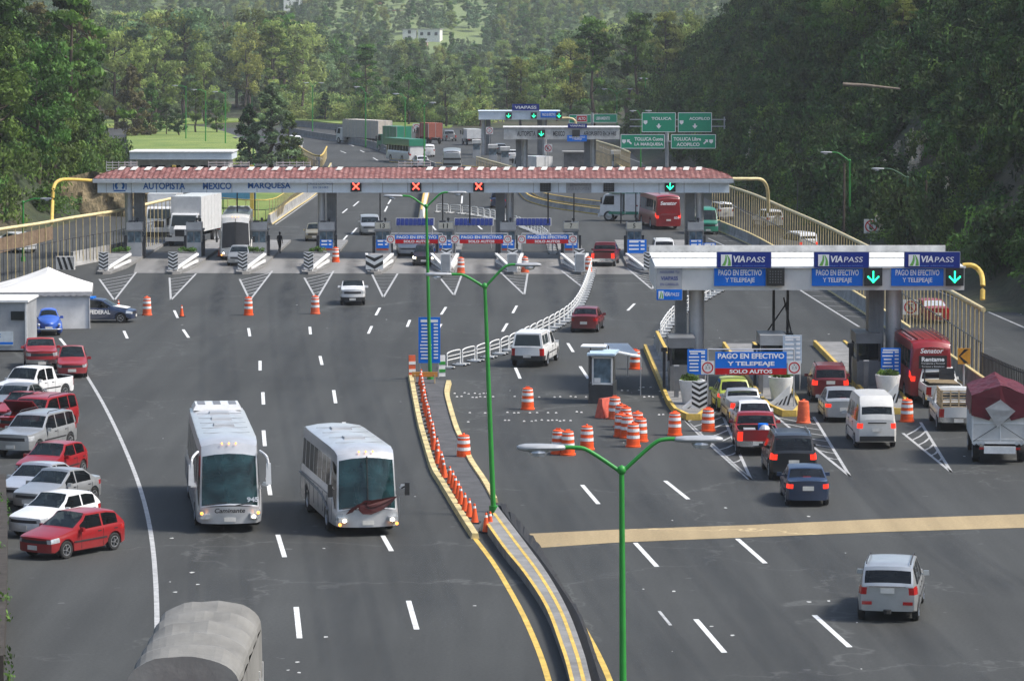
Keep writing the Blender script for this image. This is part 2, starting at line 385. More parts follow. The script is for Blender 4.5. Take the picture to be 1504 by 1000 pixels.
DASH = [(435, 891, 440, 937), (408, 785, 418, 818), (393, 702, 397, 727), (387, 632, 389, 655), (386, 576, 387, 594), (382, 530, 382, 544), (365, 482, 367, 494), (600, 882, 612, 924), (562, 786, 575, 809), (520, 676, 526, 700), (505, 620, 509, 642), (490, 573, 493, 592), (470, 523, 473, 536), (455, 480, 456, 491), (182, 486, 187, 497), (269, 484, 277, 496), (256, 456, 261, 467), (88, 497, 96, 507), (558, 452, 552, 463), (546, 479, 541, 490), (655, 451, 648, 462), (648, 476, 640, 489), (759, 449, 753, 460), (745, 475, 738, 487), (757, 540, 764, 556), (834, 504, 842, 517), (852, 538, 864, 556), (932, 446, 922, 456), (933, 797, 965, 832), (1083, 791, 1124, 827), (1022, 909, 1064, 958), (1196, 903, 1248, 950), (855, 712, 879, 740), (977, 706, 1011, 733), (527, 296, 519, 303), (510, 307, 503, 313), (524, 335, 516, 344), (510, 346, 503, 354), (494, 318, 487, 324), (575, 292, 570, 300), (569, 303, 565, 311), (679, 288, 678, 299), (700, 330, 708, 337), (634, 331, 640, 338), (500, 222, 508, 225), (520, 215, 512, 212), (470, 232, 478, 236), (555, 236, 548, 232), (535, 224, 529, 221), (602, 470, 598, 480), (1105, 290, 1112, 296), (1070, 262, 1078, 268), (1000, 238, 1008, 242), (975, 225, 982, 228)]
for a, c, d, e in DASH: b.strip([G(a, c), G(d, e)], .17, .006, 1)
b.strip([G(968, 897), G(985, 918)], .1, .006)
# worn oil and tyre bands along the lanes
m, nt, bs = mk('oil_film'); bs.inputs['Base Color'].default_value = (.018, .018, .018, 1); bs.inputs['Roughness'].default_value = .6; g_ = nt.nodes.new('ShaderNodeNewGeometry').outputs['Position']
at_ = nt.nodes.new('ShaderNodeAttribute'); at_.attribute_name = 'band'; mp = nt.nodes.new('ShaderNodeMapping'); mp.inputs['Scale'].default_value = (1.2, .16, 1); nt.links.new(g_, mp.inputs[0])
al = mixc(nt, 1.0, at_.outputs['Color'], rampn(nt, nz(nt, .9, 5, .65, mp.outputs[0]).outputs[0], [(.32, .12), (.68, .75)]), 'MULTIPLY'); nt.links.new(al, bs.inputs['Alpha'])
BV = []; BF = []; BA = []
def band(pts, w_, st, off=0):
    P_ = Gl(pts, 8); n = len(P_); k0 = len(BV); xs_ = (-1, -.5, 0, .5, 1)
    L_ = [offs(P_, off + q * w_ / 2) for q in xs_]
    for i in range(n):
        e = min(1, i / 3, (n - 1 - i) / 3)
        for j, q in enumerate(xs_): BV.append((L_[j][i].x, L_[j][i].y, .0038)); BA.append(.65 * st * e * (1 - q * q))
    for i in range(n - 1):
        for j in range(4): a = k0 + i * 5 + j; BF.append((a, a + 1, a + 6, a + 5))
LANES = [[(325, 1040), (322, 800), (322, 600), (318, 480), (316, 420)], [(535, 1040), (487, 800), (440, 600), (421, 490), (415, 415)], [(640, 930), (600, 800), (550, 650), (510, 500), (512, 410)], [(1030, 1040), (950, 935), (860, 810), (785, 700), (745, 600), (790, 500)], [(1220, 1040), (1130, 930), (1025, 810), (930, 715), (870, 630)], [(1440, 1040), (1320, 920), (1190, 805), (1130, 740), (1090, 650)], [(1500, 880), (1370, 790), (1285, 710), (1240, 650)]]
for L in LANES:
    band(L, 1.5, .55); band(L, .5, .4, .85); band(L, .5, .4, -.85)
for x0, x1 in ((242, 225), (337, 315), (430, 418), (520, 512), (611, 612), (702, 715), (795, 820), (887, 900)): band([(x0, 378), (x0 * .6 + x1 * .4, 405), (x1, 470)], 1.3, .8)
bm_ = bpy.data.meshes.new('lane_stains'); bm_.from_pydata(BV, [], BF); bm_.materials.append(MAT['oil_film']); ca = bm_.attributes.new('band', 'FLOAT_COLOR', 'POINT'); ca.data.foreach_set('color', [v for a in BA for v in (a, a, a, 1)]); bm_.update(); tag(link('lane_stains', bm_), kind='structure')
# hatched tips of the toll islands
def tip(l0, r0, p, n, w_=.14):
    A, B_, P = G(*l0), G(*r0), G(*p); b.strip([A, P], w_, .006); b.strip([B_, P], w_, .006)
    for i in range(n):
        t = (i + .5) / n * .8; u = A.lerp(P, t); v = B_.lerp(P, t); mid = (u + v) / 2 + Vector((0, -.25, 0)); b.strip([u, mid, v], w_ * .8, .0055)
ISX = [195, 290, 385, 475, 565, 657, 748, 840, 932, 1022]
TIPS = [((146, 410), (200, 400), (168, 441)), ((249, 408), (288, 402), (251, 441)), ((352, 410), (400, 398), (367, 441)), ((447, 408), (490, 398), (465, 440)), ((546, 402), (584, 402), (563, 437)), ((643, 404), (678, 404), (667, 434)), ((733, 398), (775, 402), (770, 433)), ((825, 398), (874, 404), (858, 424)), ((921, 394), (965, 402), (958, 425))]
for a in TIPS: tip(*a, 6)
tip((1005, 615), (1056, 598), (1103, 704), 8, .13); tip((1125, 600), (1195, 612), (1248, 699), 8, .13); tip((1326, 636), (1352, 620), (1397, 693), 6, .13)
tip((1270, 545), (1240, 545), (1205, 513), 3, .12)
tag(b.build('road_markings', [M_line, M_lineb]), kind='structure')
# rumble strip across the right carriageway
b = MB(); top = [G(772, 784), G(900, 778), G(1100, 771), G(1300, 762), G(1504, 755), G(1620, 751)]; bot = [G(786, 805), G(900, 797), G(1100, 789), G(1300, 781), G(1504, 775), G(1620, 771)]
for i in range(5): b.quad((bot[i].x, bot[i].y, .011), (bot[i + 1].x, bot[i + 1].y, .011), (top[i + 1].x, top[i + 1].y, .011), (top[i].x, top[i].y, .011))
tag(b.build('rumble_strip', M_ramp), kind='structure')
# rows of small studs across the right carriageway
b = MB()
for (x0, x1, y_) in ((660, 1000, 583), (880, 1000, 574), (650, 860, 606), (900, 1010, 609), (665, 700, 620), (730, 860, 618), (940, 960, 570), (668, 720, 578)):
    x = x0
    while x < x1:
        if random.random() < .6: p = G(x + random.uniform(-1, 1), y_ + random.uniform(-1, 1)); b.box((p.x, p.y, .025), (.12, .12, .04), taper=.6)
        x += random.choice([6, 6, 9, 16])
tag(b.build('road_studs', M_whited), 'rows of small pale studs across the asphalt before the right toll booths', 'road studs', kind='stuff')
# litter and paint chips on the asphalt
b = MB()
for i in range(60):
    p = G(random.uniform(235, 1500), random.uniform(440, 1000)); r = random.uniform(.02, .08); a = random.uniform(0, 3)
    b.add([(p.x + r * cos(a + q) * random.uniform(.6, 1.6), p.y + 1.8 * r * sin(a + q) * random.uniform(.6, 1.4), .0075) for q in (0, 1.3, 2.4, 3.7, 5)], [(0, 1, 2, 3, 4)])
tag(b.build('paint_flecks', M_whited), 'scattered pale flecks of litter and worn paint on the asphalt', 'litter', kind='stuff')
# concrete slab under the toll lanes
b = MB(); b.quad(*(Vector((q.x, q.y, .0022)) for q in (G(196, 401), G(1010, 403), G(1010, 371), G(205, 371)))); tag(b.build('concrete_apron', A_APRON), kind='structure')
# lawns and verge islands
def lawn(name, pts, z=.25):
    P = Gl(pts + [pts[0]], 3)[:-1]; b = MB(); b.prism([(p.x, p.y) for p in P], .0, z); o = b.build(name, MAT['lawn']); tag(o, kind='structure')
lawn('lawn', [(190, 236), (190, 196), (240, 190), (300, 192), (345, 205), (372, 224), (370, 238), (300, 243)], .7)
lawn('verge', [(322, 322), (395, 326), (425, 305), (445, 292), (450, 285), (400, 283), (330, 286)], .2)
lawn('far_verge', [(120, 190), (120, 178), (400, 176), (640, 184), (640, 189), (500, 184), (410, 178)], .3)
# ================= vegetation
def leafmat(name, c, dark=.5, tr=.25):
    m, nt, b = mk(name); oi = nt.nodes.new('ShaderNodeObjectInfo'); at = nt.nodes.new('ShaderNodeAttribute'); at.attribute_name = 'tint'
    hs = nt.nodes.new('ShaderNodeHueSaturation'); hs.inputs['Color'].default_value = (*c, 1)
    mr = nt.nodes.new('ShaderNodeMapRange'); mr.inputs[3].default_value = .485; mr.inputs[4].default_value = .54; nt.links.new(oi.outputs['Random'], mr.inputs[0]); nt.links.new(mr.outputs[0], hs.inputs['Hue'])
    f = rampn(nt, at.outputs['Fac'], [(0, dark * .7), (1, 1.75)]); nt.links.new(mixc(nt, 1.0, hs.outputs[0], f, 'MULTIPLY'), b.inputs['Base Color'])
    b.inputs['Roughness'].default_value = .65; b.inputs['Specular IOR Level'].default_value = .25
    t = nt.nodes.new('ShaderNodeBsdfTranslucent'); nt.links.new(mixc(nt, 1.0, hs.outputs[0], f, 'MULTIPLY'), t.inputs[0]); ms = nt.nodes.new('ShaderNodeMixShader'); ms.inputs[0].default_value = tr
    out = nt.nodes['Material Output']; nt.links.new(b.outputs[0], ms.inputs[1]); nt.links.new(t.outputs[0], ms.inputs[2]); nt.links.new(ms.outputs[0], out.inputs[0]); return m
LM = {'dark': leafmat('leaf_dark', (.040, .072, .016), .3, .3), 'mid': leafmat('leaf_mid', (.095, .155, .028), .35, .35), 'olive': leafmat('leaf_olive', (.24, .27, .075), .45, .5), 'pale': leafmat('leaf_pale', (.27, .32, .10), .5, .5), 'blue': leafmat('leaf_bluegreen', (.16, .22, .10), .45, .45), 'brown': leafmat('leaf_brown', (.10, .075, .03)), 'plume': leafmat('plume', (.5, .44, .36), .8)}  # olive, pale and bluegreen lightened: far sun and haze put into leaf colour
def crown_mesh(name, clumps, leaf, per, mat, seed, droop=0.0, flat=1.0):
    rnd = random.Random(seed); V = []; F = []; T = []
    for (cx, cy, cz, rx, rz_) in clumps:
        tint = rnd.uniform(.0, .9)
        for _ in range(per):
            u = rnd.uniform(-1, 1); a = rnd.uniform(0, 2 * pi); q = sqrt(1 - u * u); rr = rnd.uniform(.45, 1.08)
            n = Vector((q * cos(a), q * sin(a), u)); p = Vector((cx + n.x * rx * rr, cy + n.y * rx * rr, cz + n.z * rz_ * rr))
            d = (n + Vector((rnd.uniform(-1, 1), rnd.uniform(-1, 1), rnd.uniform(-1, 1) - droop)) * .9).normalized()
            t = d.cross(Vector((rnd.uniform(-1, 1), rnd.uniform(-1, 1), .3))).normalized(); s_ = d.cross(t); L = leaf * rnd.uniform(.7, 1.4); W = L * .55 * flat
            k = len(V); V += [p - t * L * .5, p + s_ * W * .5, p + t * L * .5, p - s_ * W * .5]; F.append((k, k + 1, k + 2, k + 3)); T.append(min(1, max(0, tint + rnd.uniform(-.12, .2))))
    me = bpy.data.meshes.new(name); me.from_pydata(V, [], F); me.materials.append(mat)
    at = me.attributes.new('tint', 'FLOAT', 'FACE'); at.data.foreach_set('value', T); me.update(); return me
def trunk_mesh(name, h, r, limbs, seed, lean=0.3):
    rnd = random.Random(seed); b = MB(); p = [Vector((0, 0, -.8))]
    for i in range(1, 6): p.append(Vector((rnd.uniform(-lean, lean), rnd.uniform(-lean, lean), h * i / 5)))
    b.tube(p, [r * (1 - .16 * i) for i in range(6)], 7)
    for (x, y, z) in limbs:
        z0 = max(h * .15, z - hypot(x, y) * .6); a = Vector((0, 0, z0)); c = Vector((x, y, z)); mdd = a.lerp(c, .5) + Vector((0, 0, -.1 * hypot(x, y)))
        b.tube([a, mdd, c], [r * .4, r * .25, r * .08], 5)
    return b.mesh(name, M_bark)
def make_tree(kind, seed):
    rnd = random.Random(seed); cl = []
    if kind == 'broad':        # unit tree about 14 m tall, 11 m wide
        h = 14
        for i in range(46):
            a = rnd.uniform(0, 2 * pi); z = rnd.uniform(3.2, 13.2); R = 4.6 * sin(pi * min(1, max(.08, (z - 1.5) / 13.5))) ** .7; r = R * sqrt(rnd.uniform(.05, 1)); cl.append((r * cos(a), r * sin(a), z, rnd.uniform(.8, 1.7), rnd.uniform(.6, 1.2)))
        leaf, per = .5, 92
    elif kind == 'pine':       # layered, open, tall
        h = 20
        for i in range(58):
            z = 4 + 15.5 * rnd.random() ** .85; a = rnd.uniform(0, 2 * pi); R = .9 + 5.2 * (1 - (z - 4) / 17) ** .8 * rnd.uniform(.5, 1.1); r = R * rnd.uniform(.45, 1); cl.append((r * cos(a), r * sin(a), z, rnd.uniform(.8, 1.6), rnd.uniform(.35, .7)))
        leaf, per = .55, 80
    elif kind == 'euca':       # tall loose domed crown on a visible trunk
        h = 19
        for i in range(40):
            a = rnd.uniform(0, 2 * pi); z = rnd.uniform(6, 18.5); R = 3.8 * sin(pi * min(1, max(.1, (z - 4) / 16))) ** .6; r = R * sqrt(rnd.uniform(.1, 1)); cl.append((r * cos(a), r * sin(a), z, rnd.uniform(.8, 1.5), rnd.uniform(.8, 1.4)))
        leaf, per = .52, 84
    elif kind == 'cone':       # dense conical conifer
        h = 12
        for i in range(74):
            z = .8 + 10.8 * rnd.random(); a = rnd.uniform(0, 2 * pi); R = 3.5 * (1 - z / 12.4) ** .75 + .15; r = R * rnd.uniform(.4, 1); cl.append((r * cos(a), r * sin(a), z, rnd.uniform(.5, 1.0) * (1.1 - z / 20), rnd.uniform(.4, .9)))
        leaf, per = .4, 84
    elif kind == 'bush':
        h = 2.0
        for i in range(16):
            a = rnd.uniform(0, 2 * pi); z = rnd.uniform(.2, 2.4); r = 1.9 * sqrt(rnd.random()) * (1.2 - z / 4); cl.append((r * cos(a), r * sin(a), z, rnd.uniform(.5, .95), rnd.uniform(.4, .8)))
        leaf, per = .3, 48
    return cl, leaf, per, h
TREE = {}
for kind in ('broad', 'pine', 'euca', 'cone', 'bush'):
    for vi in range(3):
        cl, leaf, per, h = make_tree(kind, 11 * vi + hash(kind) % 1 + len(kind)); tm = trunk_mesh('trunk', h * .86, .035 * h ** .75 + .06, [(c[0] * .85, c[1] * .85, c[2]) for c in cl[::3]], vi)
        TREE[kind, vi] = {'cl': cl, 'leaf': leaf, 'per': per, 'trunk': tm, 'cr': {}}
def tree(kind, col, x, y, sc=1.0, label='', group=None, z=None, sz=None, name=None):
    vi = random.randrange(3); T = TREE[kind, vi]
    if col not in T['cr']: T['cr'][col] = crown_mesh('crown', T['cl'], T['leaf'], T['per'], LM[col], vi + 5)
    z = tz(x, y) if z is None else z
    t = thing(name or {'broad': 'leafy_tree', 'pine': 'pine_tree', 'euca': 'tall_tree', 'cone': 'conifer_tree', 'bush': 'shrub'}[kind], label, 'shrub' if kind == 'bush' else 'tree', (x, y, z), random.uniform(0, 6), group)
    t.scale = (sc, sc, sz or sc * random.uniform(.88, 1.15)); link('trunk', T['trunk'], t); link('crown', T['cr'][col], t); return t
# source bushes for the ground cover, standing in view on the hillside
def cover(name, col, pts, src_kind, label, smin, smax, seed=0):
    T = TREE[src_kind, seed % 3]
    if col not in T['cr']: T['cr'][col] = crown_mesh('crown', T['cl'], T['leaf'], T['per'], LM[col], 5)
    me = bpy.data.meshes.new(name); me.from_pydata([tuple(p) for p in pts], [], []); o = link(name, me)
    so = link('shrub_foliage', T['cr'][col], None, tuple(pts[0])); so['kind'] = 'stuff'; so['label'] = label; 
    so.parent = o
    ng = bpy.data.node_groups.new(name, 'GeometryNodeTree'); ng.interface.new_socket('Geometry', in_out='INPUT', socket_type='NodeSocketGeometry'); ng.interface.new_socket('Geometry', in_out='OUTPUT', socket_type='NodeSocketGeometry')
    N = ng.nodes; gi = N.new('NodeGroupInput'); go = N.new('NodeGroupOutput'); ip = N.new('GeometryNodeInstanceOnPoints'); ob = N.new('GeometryNodeObjectInfo'); ob.inputs['Object'].default_value = so; ob.inputs['As Instance'].default_value = True
    rv = N.new('FunctionNodeRandomValue'); rv.data_type = 'FLOAT_VECTOR'; rv.inputs[0].default_value = (-.25, -.25, 0); rv.inputs[1].default_value = (.25, .25, 6.28); rv.inputs['Seed'].default_value = seed
    rs = N.new('FunctionNodeRandomValue'); rs.data_type = 'FLOAT_VECTOR'; rs.inputs[0].default_value = (smin,) * 3; rs.inputs[1].default_value = (smax, smax, smax * 1.1); rs.inputs['Seed'].default_value = seed + 3
    L = ng.links; L.new(gi.outputs[0], ip.inputs['Points']); L.new(ob.outputs['Geometry'], ip.inputs['Instance']); L.new(rv.outputs[0], ip.inputs['Rotation']); L.new(rs.outputs[0], ip.inputs['Scale']); L.new(ip.outputs[0], go.inputs[0])
    md = o.modifiers.new('scatter', 'NODES'); md.node_group = ng; tag(o, label, 'vegetation', kind='stuff'); return o
rnd = random.Random(5)
def hillpts(n, side, y0, y1, d0, d1, zoff=-.2):
    P = []
    while len(P) < n:
        y = y0 + (y1 - y0) * rnd.random() ** 1.0; d = rnd.uniform(d0, d1); x = interp(RF, y) + d if side > 0 else interp(LF, y) - d
        if rnd.random() < .85 or True: P.append(Vector((x, y, tz(x, y) + zoff)))
    return P
cover('hillside_shrubs', 'dark', hillpts(1500, 1, 185, 640, 1.2, 34), 'bush', 'dense dark green shrubs and vines covering the steep right hillside', .7, 1.5, 1)
cover('hillside_undergrowth', 'mid', hillpts(750, 1, 185, 600, .8, 30), 'bush', 'brighter green undergrowth between the dark shrubs on the right hillside', .5, 1.2, 2)
cover('bank_shrubs', 'mid', hillpts(620, -1, 205, 560, .6, 30), 'bush', 'mixed shrubs covering the bank behind the left fence', .7, 1.6, 0)
# right hillside trees
RL = {'broad': 'leafy', 'pine': 'tall pine', 'euca': 'tall loose-crowned'}
n = 0
for i in range(92):
    y = 200 + 390 * (i / 92) + rnd.uniform(-6, 6); d = rnd.uniform(5.5, 34) if y > 260 else rnd.uniform(8, 40)
    if 340 < y < 460: d = max(d, 15); x = interp(RF, y) + d
    k = rnd.choice(['broad', 'broad', 'broad', 'euca', 'pine']); c = rnd.choice(['dark', 'dark', 'mid', 'mid', 'mid', 'olive'])
    tree(k, c, x, y, rnd.uniform(.45, .85) * (1 if k == 'broad' else .65), {'dark': 'dark', 'mid': 'mid green', 'olive': 'olive'}[c] + ' ' + RL[k] + ' tree on the steep hillside right of the toll plaza', 'trees on the right hillside', z=tz(x, y) - .5)
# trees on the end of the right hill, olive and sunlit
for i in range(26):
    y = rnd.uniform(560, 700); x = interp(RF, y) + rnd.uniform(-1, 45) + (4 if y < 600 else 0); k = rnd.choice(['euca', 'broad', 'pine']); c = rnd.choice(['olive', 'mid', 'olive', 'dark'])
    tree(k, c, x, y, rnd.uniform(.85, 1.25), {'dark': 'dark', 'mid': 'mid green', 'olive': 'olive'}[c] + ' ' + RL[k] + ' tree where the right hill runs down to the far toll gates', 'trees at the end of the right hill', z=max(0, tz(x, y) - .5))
# left hillside
for i in range(46):
    y = rnd.uniform(285, 470); d = rnd.uniform(3, 30); x = interp(LF, y) - d
    k = rnd.choice(['broad', 'broad', 'euca', 'pine']); c = rnd.choice(['mid', 'dark', 'mid', 'olive', 'mid', 'mid', 'brown'])
    tree(k, c, x, y, rnd.uniform(.6, 1.0), {'dark': 'dark', 'mid': 'mid green', 'olive': 'olive', 'brown': 'brownish'}[c] + ' ' + RL[k] + ' tree on the wooded bank left of the toll plaza', 'trees on the left bank', z=tz(x, y) - .5)
# trees the photo singles out: (px, py base, top py, kind, colour, label)
NAMED = [(400, 246, 118, 'cone', 'blue', 'dark bushy conifer right behind the red tiled roof, beside a double lamp'), (366, 244, 150, 'cone', 'dark', 'shorter dark conifer left of the bushy one behind the red tiled roof'),
         (425, 246, 165, 'cone', 'mid', 'green conifer at the road edge behind the tiled roof'), (195, 205, 92, 'cone', 'brown', 'brownish conical conifer at the left end of the lawn'),
         (223, 200, 118, 'cone', 'mid', 'small green conifer standing on the lawn by its left end'), (245, 203, 150, 'pine', 'dark', 'young dark pine standing on the middle of the lawn'), (288, 200, 118, 'euca', 'mid', 'rounded green tree at the back of the lawn'), (318, 200, 145, 'broad', 'mid', 'small round tree on the right part of the lawn'), (262, 205, 160, 'broad', 'dark', 'little dark round tree near the lawn kerb'),
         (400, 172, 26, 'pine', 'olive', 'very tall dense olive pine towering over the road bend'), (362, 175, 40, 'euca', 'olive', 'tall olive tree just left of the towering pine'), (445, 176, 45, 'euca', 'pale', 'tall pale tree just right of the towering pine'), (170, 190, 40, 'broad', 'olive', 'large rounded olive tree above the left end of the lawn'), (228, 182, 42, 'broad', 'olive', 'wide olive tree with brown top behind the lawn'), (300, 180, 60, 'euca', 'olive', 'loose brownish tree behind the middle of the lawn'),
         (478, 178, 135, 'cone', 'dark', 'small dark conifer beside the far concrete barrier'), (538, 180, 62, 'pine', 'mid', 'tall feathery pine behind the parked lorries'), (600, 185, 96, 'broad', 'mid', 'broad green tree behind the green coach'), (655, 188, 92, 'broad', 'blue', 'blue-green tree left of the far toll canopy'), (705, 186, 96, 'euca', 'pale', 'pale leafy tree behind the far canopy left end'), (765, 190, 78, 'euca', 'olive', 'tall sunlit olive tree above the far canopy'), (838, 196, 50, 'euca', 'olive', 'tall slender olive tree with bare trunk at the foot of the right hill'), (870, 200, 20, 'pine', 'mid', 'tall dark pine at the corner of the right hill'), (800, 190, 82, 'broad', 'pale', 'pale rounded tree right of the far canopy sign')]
HT = {'broad': 14, 'pine': 20.5, 'euca': 19.5, 'cone': 12.5, 'bush': 2.6}
for (px, py, pt, k, c, lab) in NAMED:
    p = G(px, py); top = AT(px, pt, p.y).z; s_ = top / HT[k]; tree(k, c, p.x, p.y, s_ * (1.0 if k != 'cone' else 1.35 if px == 400 else 1.12), lab, z=0, sz=s_)
# distant valley woods: individuals in front, one mass behind
def lerp_(p): return interp([(0, 0), (430, 5), (470, 35), (520, 70), (560, 92), (700, 96), (740, 75), (800, 50), (860, 20), (1500, 0)], p)
for i in range(135):
    y = rnd.uniform(690, 1000); x = y * rnd.uniform(-.155, .06); 
    if x > interp(RF, y): continue
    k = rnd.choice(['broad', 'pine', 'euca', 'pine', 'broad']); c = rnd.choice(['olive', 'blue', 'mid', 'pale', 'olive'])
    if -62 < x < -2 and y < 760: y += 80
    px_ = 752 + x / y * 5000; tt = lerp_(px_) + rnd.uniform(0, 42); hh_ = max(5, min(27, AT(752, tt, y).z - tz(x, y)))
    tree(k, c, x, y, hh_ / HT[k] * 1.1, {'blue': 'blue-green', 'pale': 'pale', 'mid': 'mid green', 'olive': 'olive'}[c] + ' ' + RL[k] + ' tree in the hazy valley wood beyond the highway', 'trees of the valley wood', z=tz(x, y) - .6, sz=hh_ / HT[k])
P = []
while len(P) < 3300:
    y = rnd.uniform(980, 2000); x = y * rnd.uniform(-.165, .12)
    if y > 1230 and noise.noise(Vector((x * .012, y * .012, 9))) > .52: continue
    if 1270 < y < 1420 and -.036 * y < x < -.018 * y: continue
    if 1300 < y < 1640 and -.045 * y < x < -.008 * y and rnd.random() < .45: continue
    P.append(Vector((x, y, tz(x, y) - 1)))
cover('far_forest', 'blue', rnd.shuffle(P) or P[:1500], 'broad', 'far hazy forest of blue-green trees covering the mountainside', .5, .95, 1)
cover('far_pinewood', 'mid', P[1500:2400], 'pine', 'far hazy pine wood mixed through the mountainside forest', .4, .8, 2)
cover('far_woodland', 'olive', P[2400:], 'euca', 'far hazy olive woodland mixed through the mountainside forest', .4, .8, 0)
P = []
while len(P) < 260:
    y = rnd.uniform(700, 1050); x = y * rnd.uniform(-.16, .09)
    if not (y < 745 and -70 < x < 8): P.append(Vector((x, y, tz(x, y) - 2)))
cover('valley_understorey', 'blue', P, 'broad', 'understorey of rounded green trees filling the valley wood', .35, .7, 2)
# low scrub along the far verge
P = []
while len(P) < 140:
    px = rnd.uniform(400, 720); p = G(px, 176 + (px - 400) * .03 - rnd.uniform(0, 6)); P.append(Vector((p.x, p.y, -.1)))
cover('verge_scrub', 'pale', P, 'bush', 'pale yellow-green scrub behind the far concrete barrier', .9, 2.0, 1)
# pampas-like plumes on the right slope
b = []
for i, (px, py) in enumerate([(1100, 203), (1107, 212), (1112, 199), (1090, 243), (1108, 238), (1278, 262), (1291, 270), (1296, 300), (1325, 233), (1362, 225), (1345, 218), (1396, 213), (1412, 243), (1405, 292), (1342, 238), (1355, 243), (1290, 330), (1300, 345), (1310, 262), (1350, 260)]):
    for Y in range(225, 430, 2):
        q = AT(px, py, Y)
        if tz(q.x, q.y) > q.z: break
    cl = [(rnd.uniform(-.3, .3), rnd.uniform(-.3, .3), .3 + .35 * k, .22, .4) for k in range(4)]
    o = link('plume_grass', crown_mesh('plume_grass', cl, .22, 40, LM['plume'], i), None, (q.x - .6, q.y - 1.2, q.z)); tag(o, 'cream feathery plume grass among the shrubs of the right hillside', 'plume grass', 'cream plume grasses on the right hillside')
b = MB(); a_, c_ = AT(1238, 124, 268), AT(1322, 131, 268); b.tube([a_, a_.lerp(c_, .4) + Vector((0, 0, .06)), c_], [.14, .12, .07], 8); tag(b.build('fallen_trunk', M_log), 'pale bare trunk lying nearly level across the dark right hillside', 'log')
# rocky ochre cutting on the left bank
m, nt, bs = mk('cut_bank'); g_ = tcoord(nt); mp = nt.nodes.new('ShaderNodeMapping'); mp.inputs['Scale'].default_value = (1.2, 1.2, .25); nt.links.new(g_, mp.inputs[0])
nt.links.new(mixc(nt, rampn(nt, nz(nt, 1.5, 6, .7, mp.outputs[0]).outputs[0], [(.35, 0), (.65, 1)]), (.07, .06, .03), (.30, .23, .13)), bs.inputs['Base Color']); bs.inputs['Roughness'].default_value = .95; bump(nt, bs, nz(nt, 2, 5, .7, mp.outputs[0]).outputs[0], 1, .3)
b = MB(); nx_, nz_ = 26, 10
for j in range(nz_ + 1):
    for i in range(nx_ + 1):
        x = -48 + 13.5 * i / nx_; t = j / nz_; z = t * (4.6 - 3.2 * abs(i / nx_ - .5)); y = 334 + z * .55 + 1.4 * noise.noise(Vector((x * .8, z * .5, 3)))+ .6 * noise.noise(Vector((x * 2.6, z * .9, 7))); b.v.append((x, y, z - .2))
for j in range(nz_):
    for i in range(nx_): a = j * (nx_ + 1) + i; b.f.append((a, a + 1, a + nx_ + 2, a + nx_ + 1)); b.m.append(0)
tag(b.build('rocky_bank', MAT['cut_bank'], smooth=40), kind='structure')
# ================= main toll canopy
ORD = ['first', 'second', 'third', 'fourth', 'fifth', 'sixth', 'seventh', 'eighth', 'ninth', 'tenth', 'eleventh', 'twelfth', 'thirteenth', 'fourteenth', 'fifteenth', 'sixteenth', 'seventeenth', 'eighteenth', 'nineteenth', 'twentieth', 'twenty-first', 'twenty-second', 'twenty-third', 'twenty-fourth', 'twenty-fifth', 'twenty-sixth', 'twenty-seventh', 'twenty-eighth', 'twenty-ninth', 'thirtieth', 'thirty-first', 'thirty-second', 'thirty-third', 'thirty-fourth', 'thirty-fifth', 'thirty-sixth']
m, nt, bs = mk('roof_tile'); v_ = tcoord(nt); at = nt.nodes.new('ShaderNodeAttribute'); at.attribute_name = 'tint'
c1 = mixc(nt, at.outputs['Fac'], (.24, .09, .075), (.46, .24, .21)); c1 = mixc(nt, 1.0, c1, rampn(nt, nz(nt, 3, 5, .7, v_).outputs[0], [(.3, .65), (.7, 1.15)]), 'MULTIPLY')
nt.links.new(c1, bs.inputs['Base Color']); bs.inputs['Roughness'].default_value = .7
def tile_roof(XL, XR, ye, yr, ze, zr, hip, pitch=.42):
    """barrel tiles: real ribs down the slope, stepped courses"""
    V = []; F = []; T = []; nx = int((XR - XL) / pitch * 4); ny = int(hypot(yr - ye, zr - ze) / .42)
    R_ = random.Random(3); tint = {}
    for j in range(ny * 2 + 2):
        r = j // 2 + (j % 2) ; t = min(1, r / ny); lift = .05 * (1 - j % 2)
        for i in range(nx + 1):
            x = XL + (XR - XL) * i / nx; d = min(x - XL, XR - x); hh = min(1.0, max(0, d / hip)) ** .6
            z = ze + (zr - ze) * min(t, 1) * 1.0
            z = min(z, ze + (zr - ze) * hh) + lift + .055 * abs(sin(pi * (x - XL) / pitch)); V.append((x, ye + (yr - ye) * t, z))
    w_ = nx + 1
    for j in range(ny * 2 + 1):
        for i in range(nx):
            a = j * w_ + i; F.append((a, a + 1, a + 1 + w_, a + w_)); k = (i // 4, j // 2)
            if k not in tint: tint[k] = R_.random()
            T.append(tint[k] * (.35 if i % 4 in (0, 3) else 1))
    me = bpy.data.meshes.new('roof_tiles'); me.from_pydata(V, [], F); me.materials.append(MAT['roof_tile']); at = me.attributes.new('tint', 'FLOAT', 'FACE'); at.data.foreach_set('value', T); me.update(); return me
YC = 271.0
can = thing('toll_canopy', 'long toll canopy with red tiled roof spanning ten booths, lettered fascia', 'toll canopy', (0, YC, 0))
XL, XR = -33.3, 17.6
link('roof_front', tile_roof(XL, XR, -.5, 3.6, 6.34, 7.08, 2.2), can)
b = MB(); b.add([(XL, 7.8, 6.36), (XR, 7.8, 6.36), (XR - 1.6, 3.6, 7.1), (XL + 1.6, 3.6, 7.1)], [(0, 1, 2, 3)]); b.build('roof_back', MAT['roof_tile'], can)
b = MB()
x = XL + 1.9; skip = {4, 9, 16, 22, 23}
k = 0
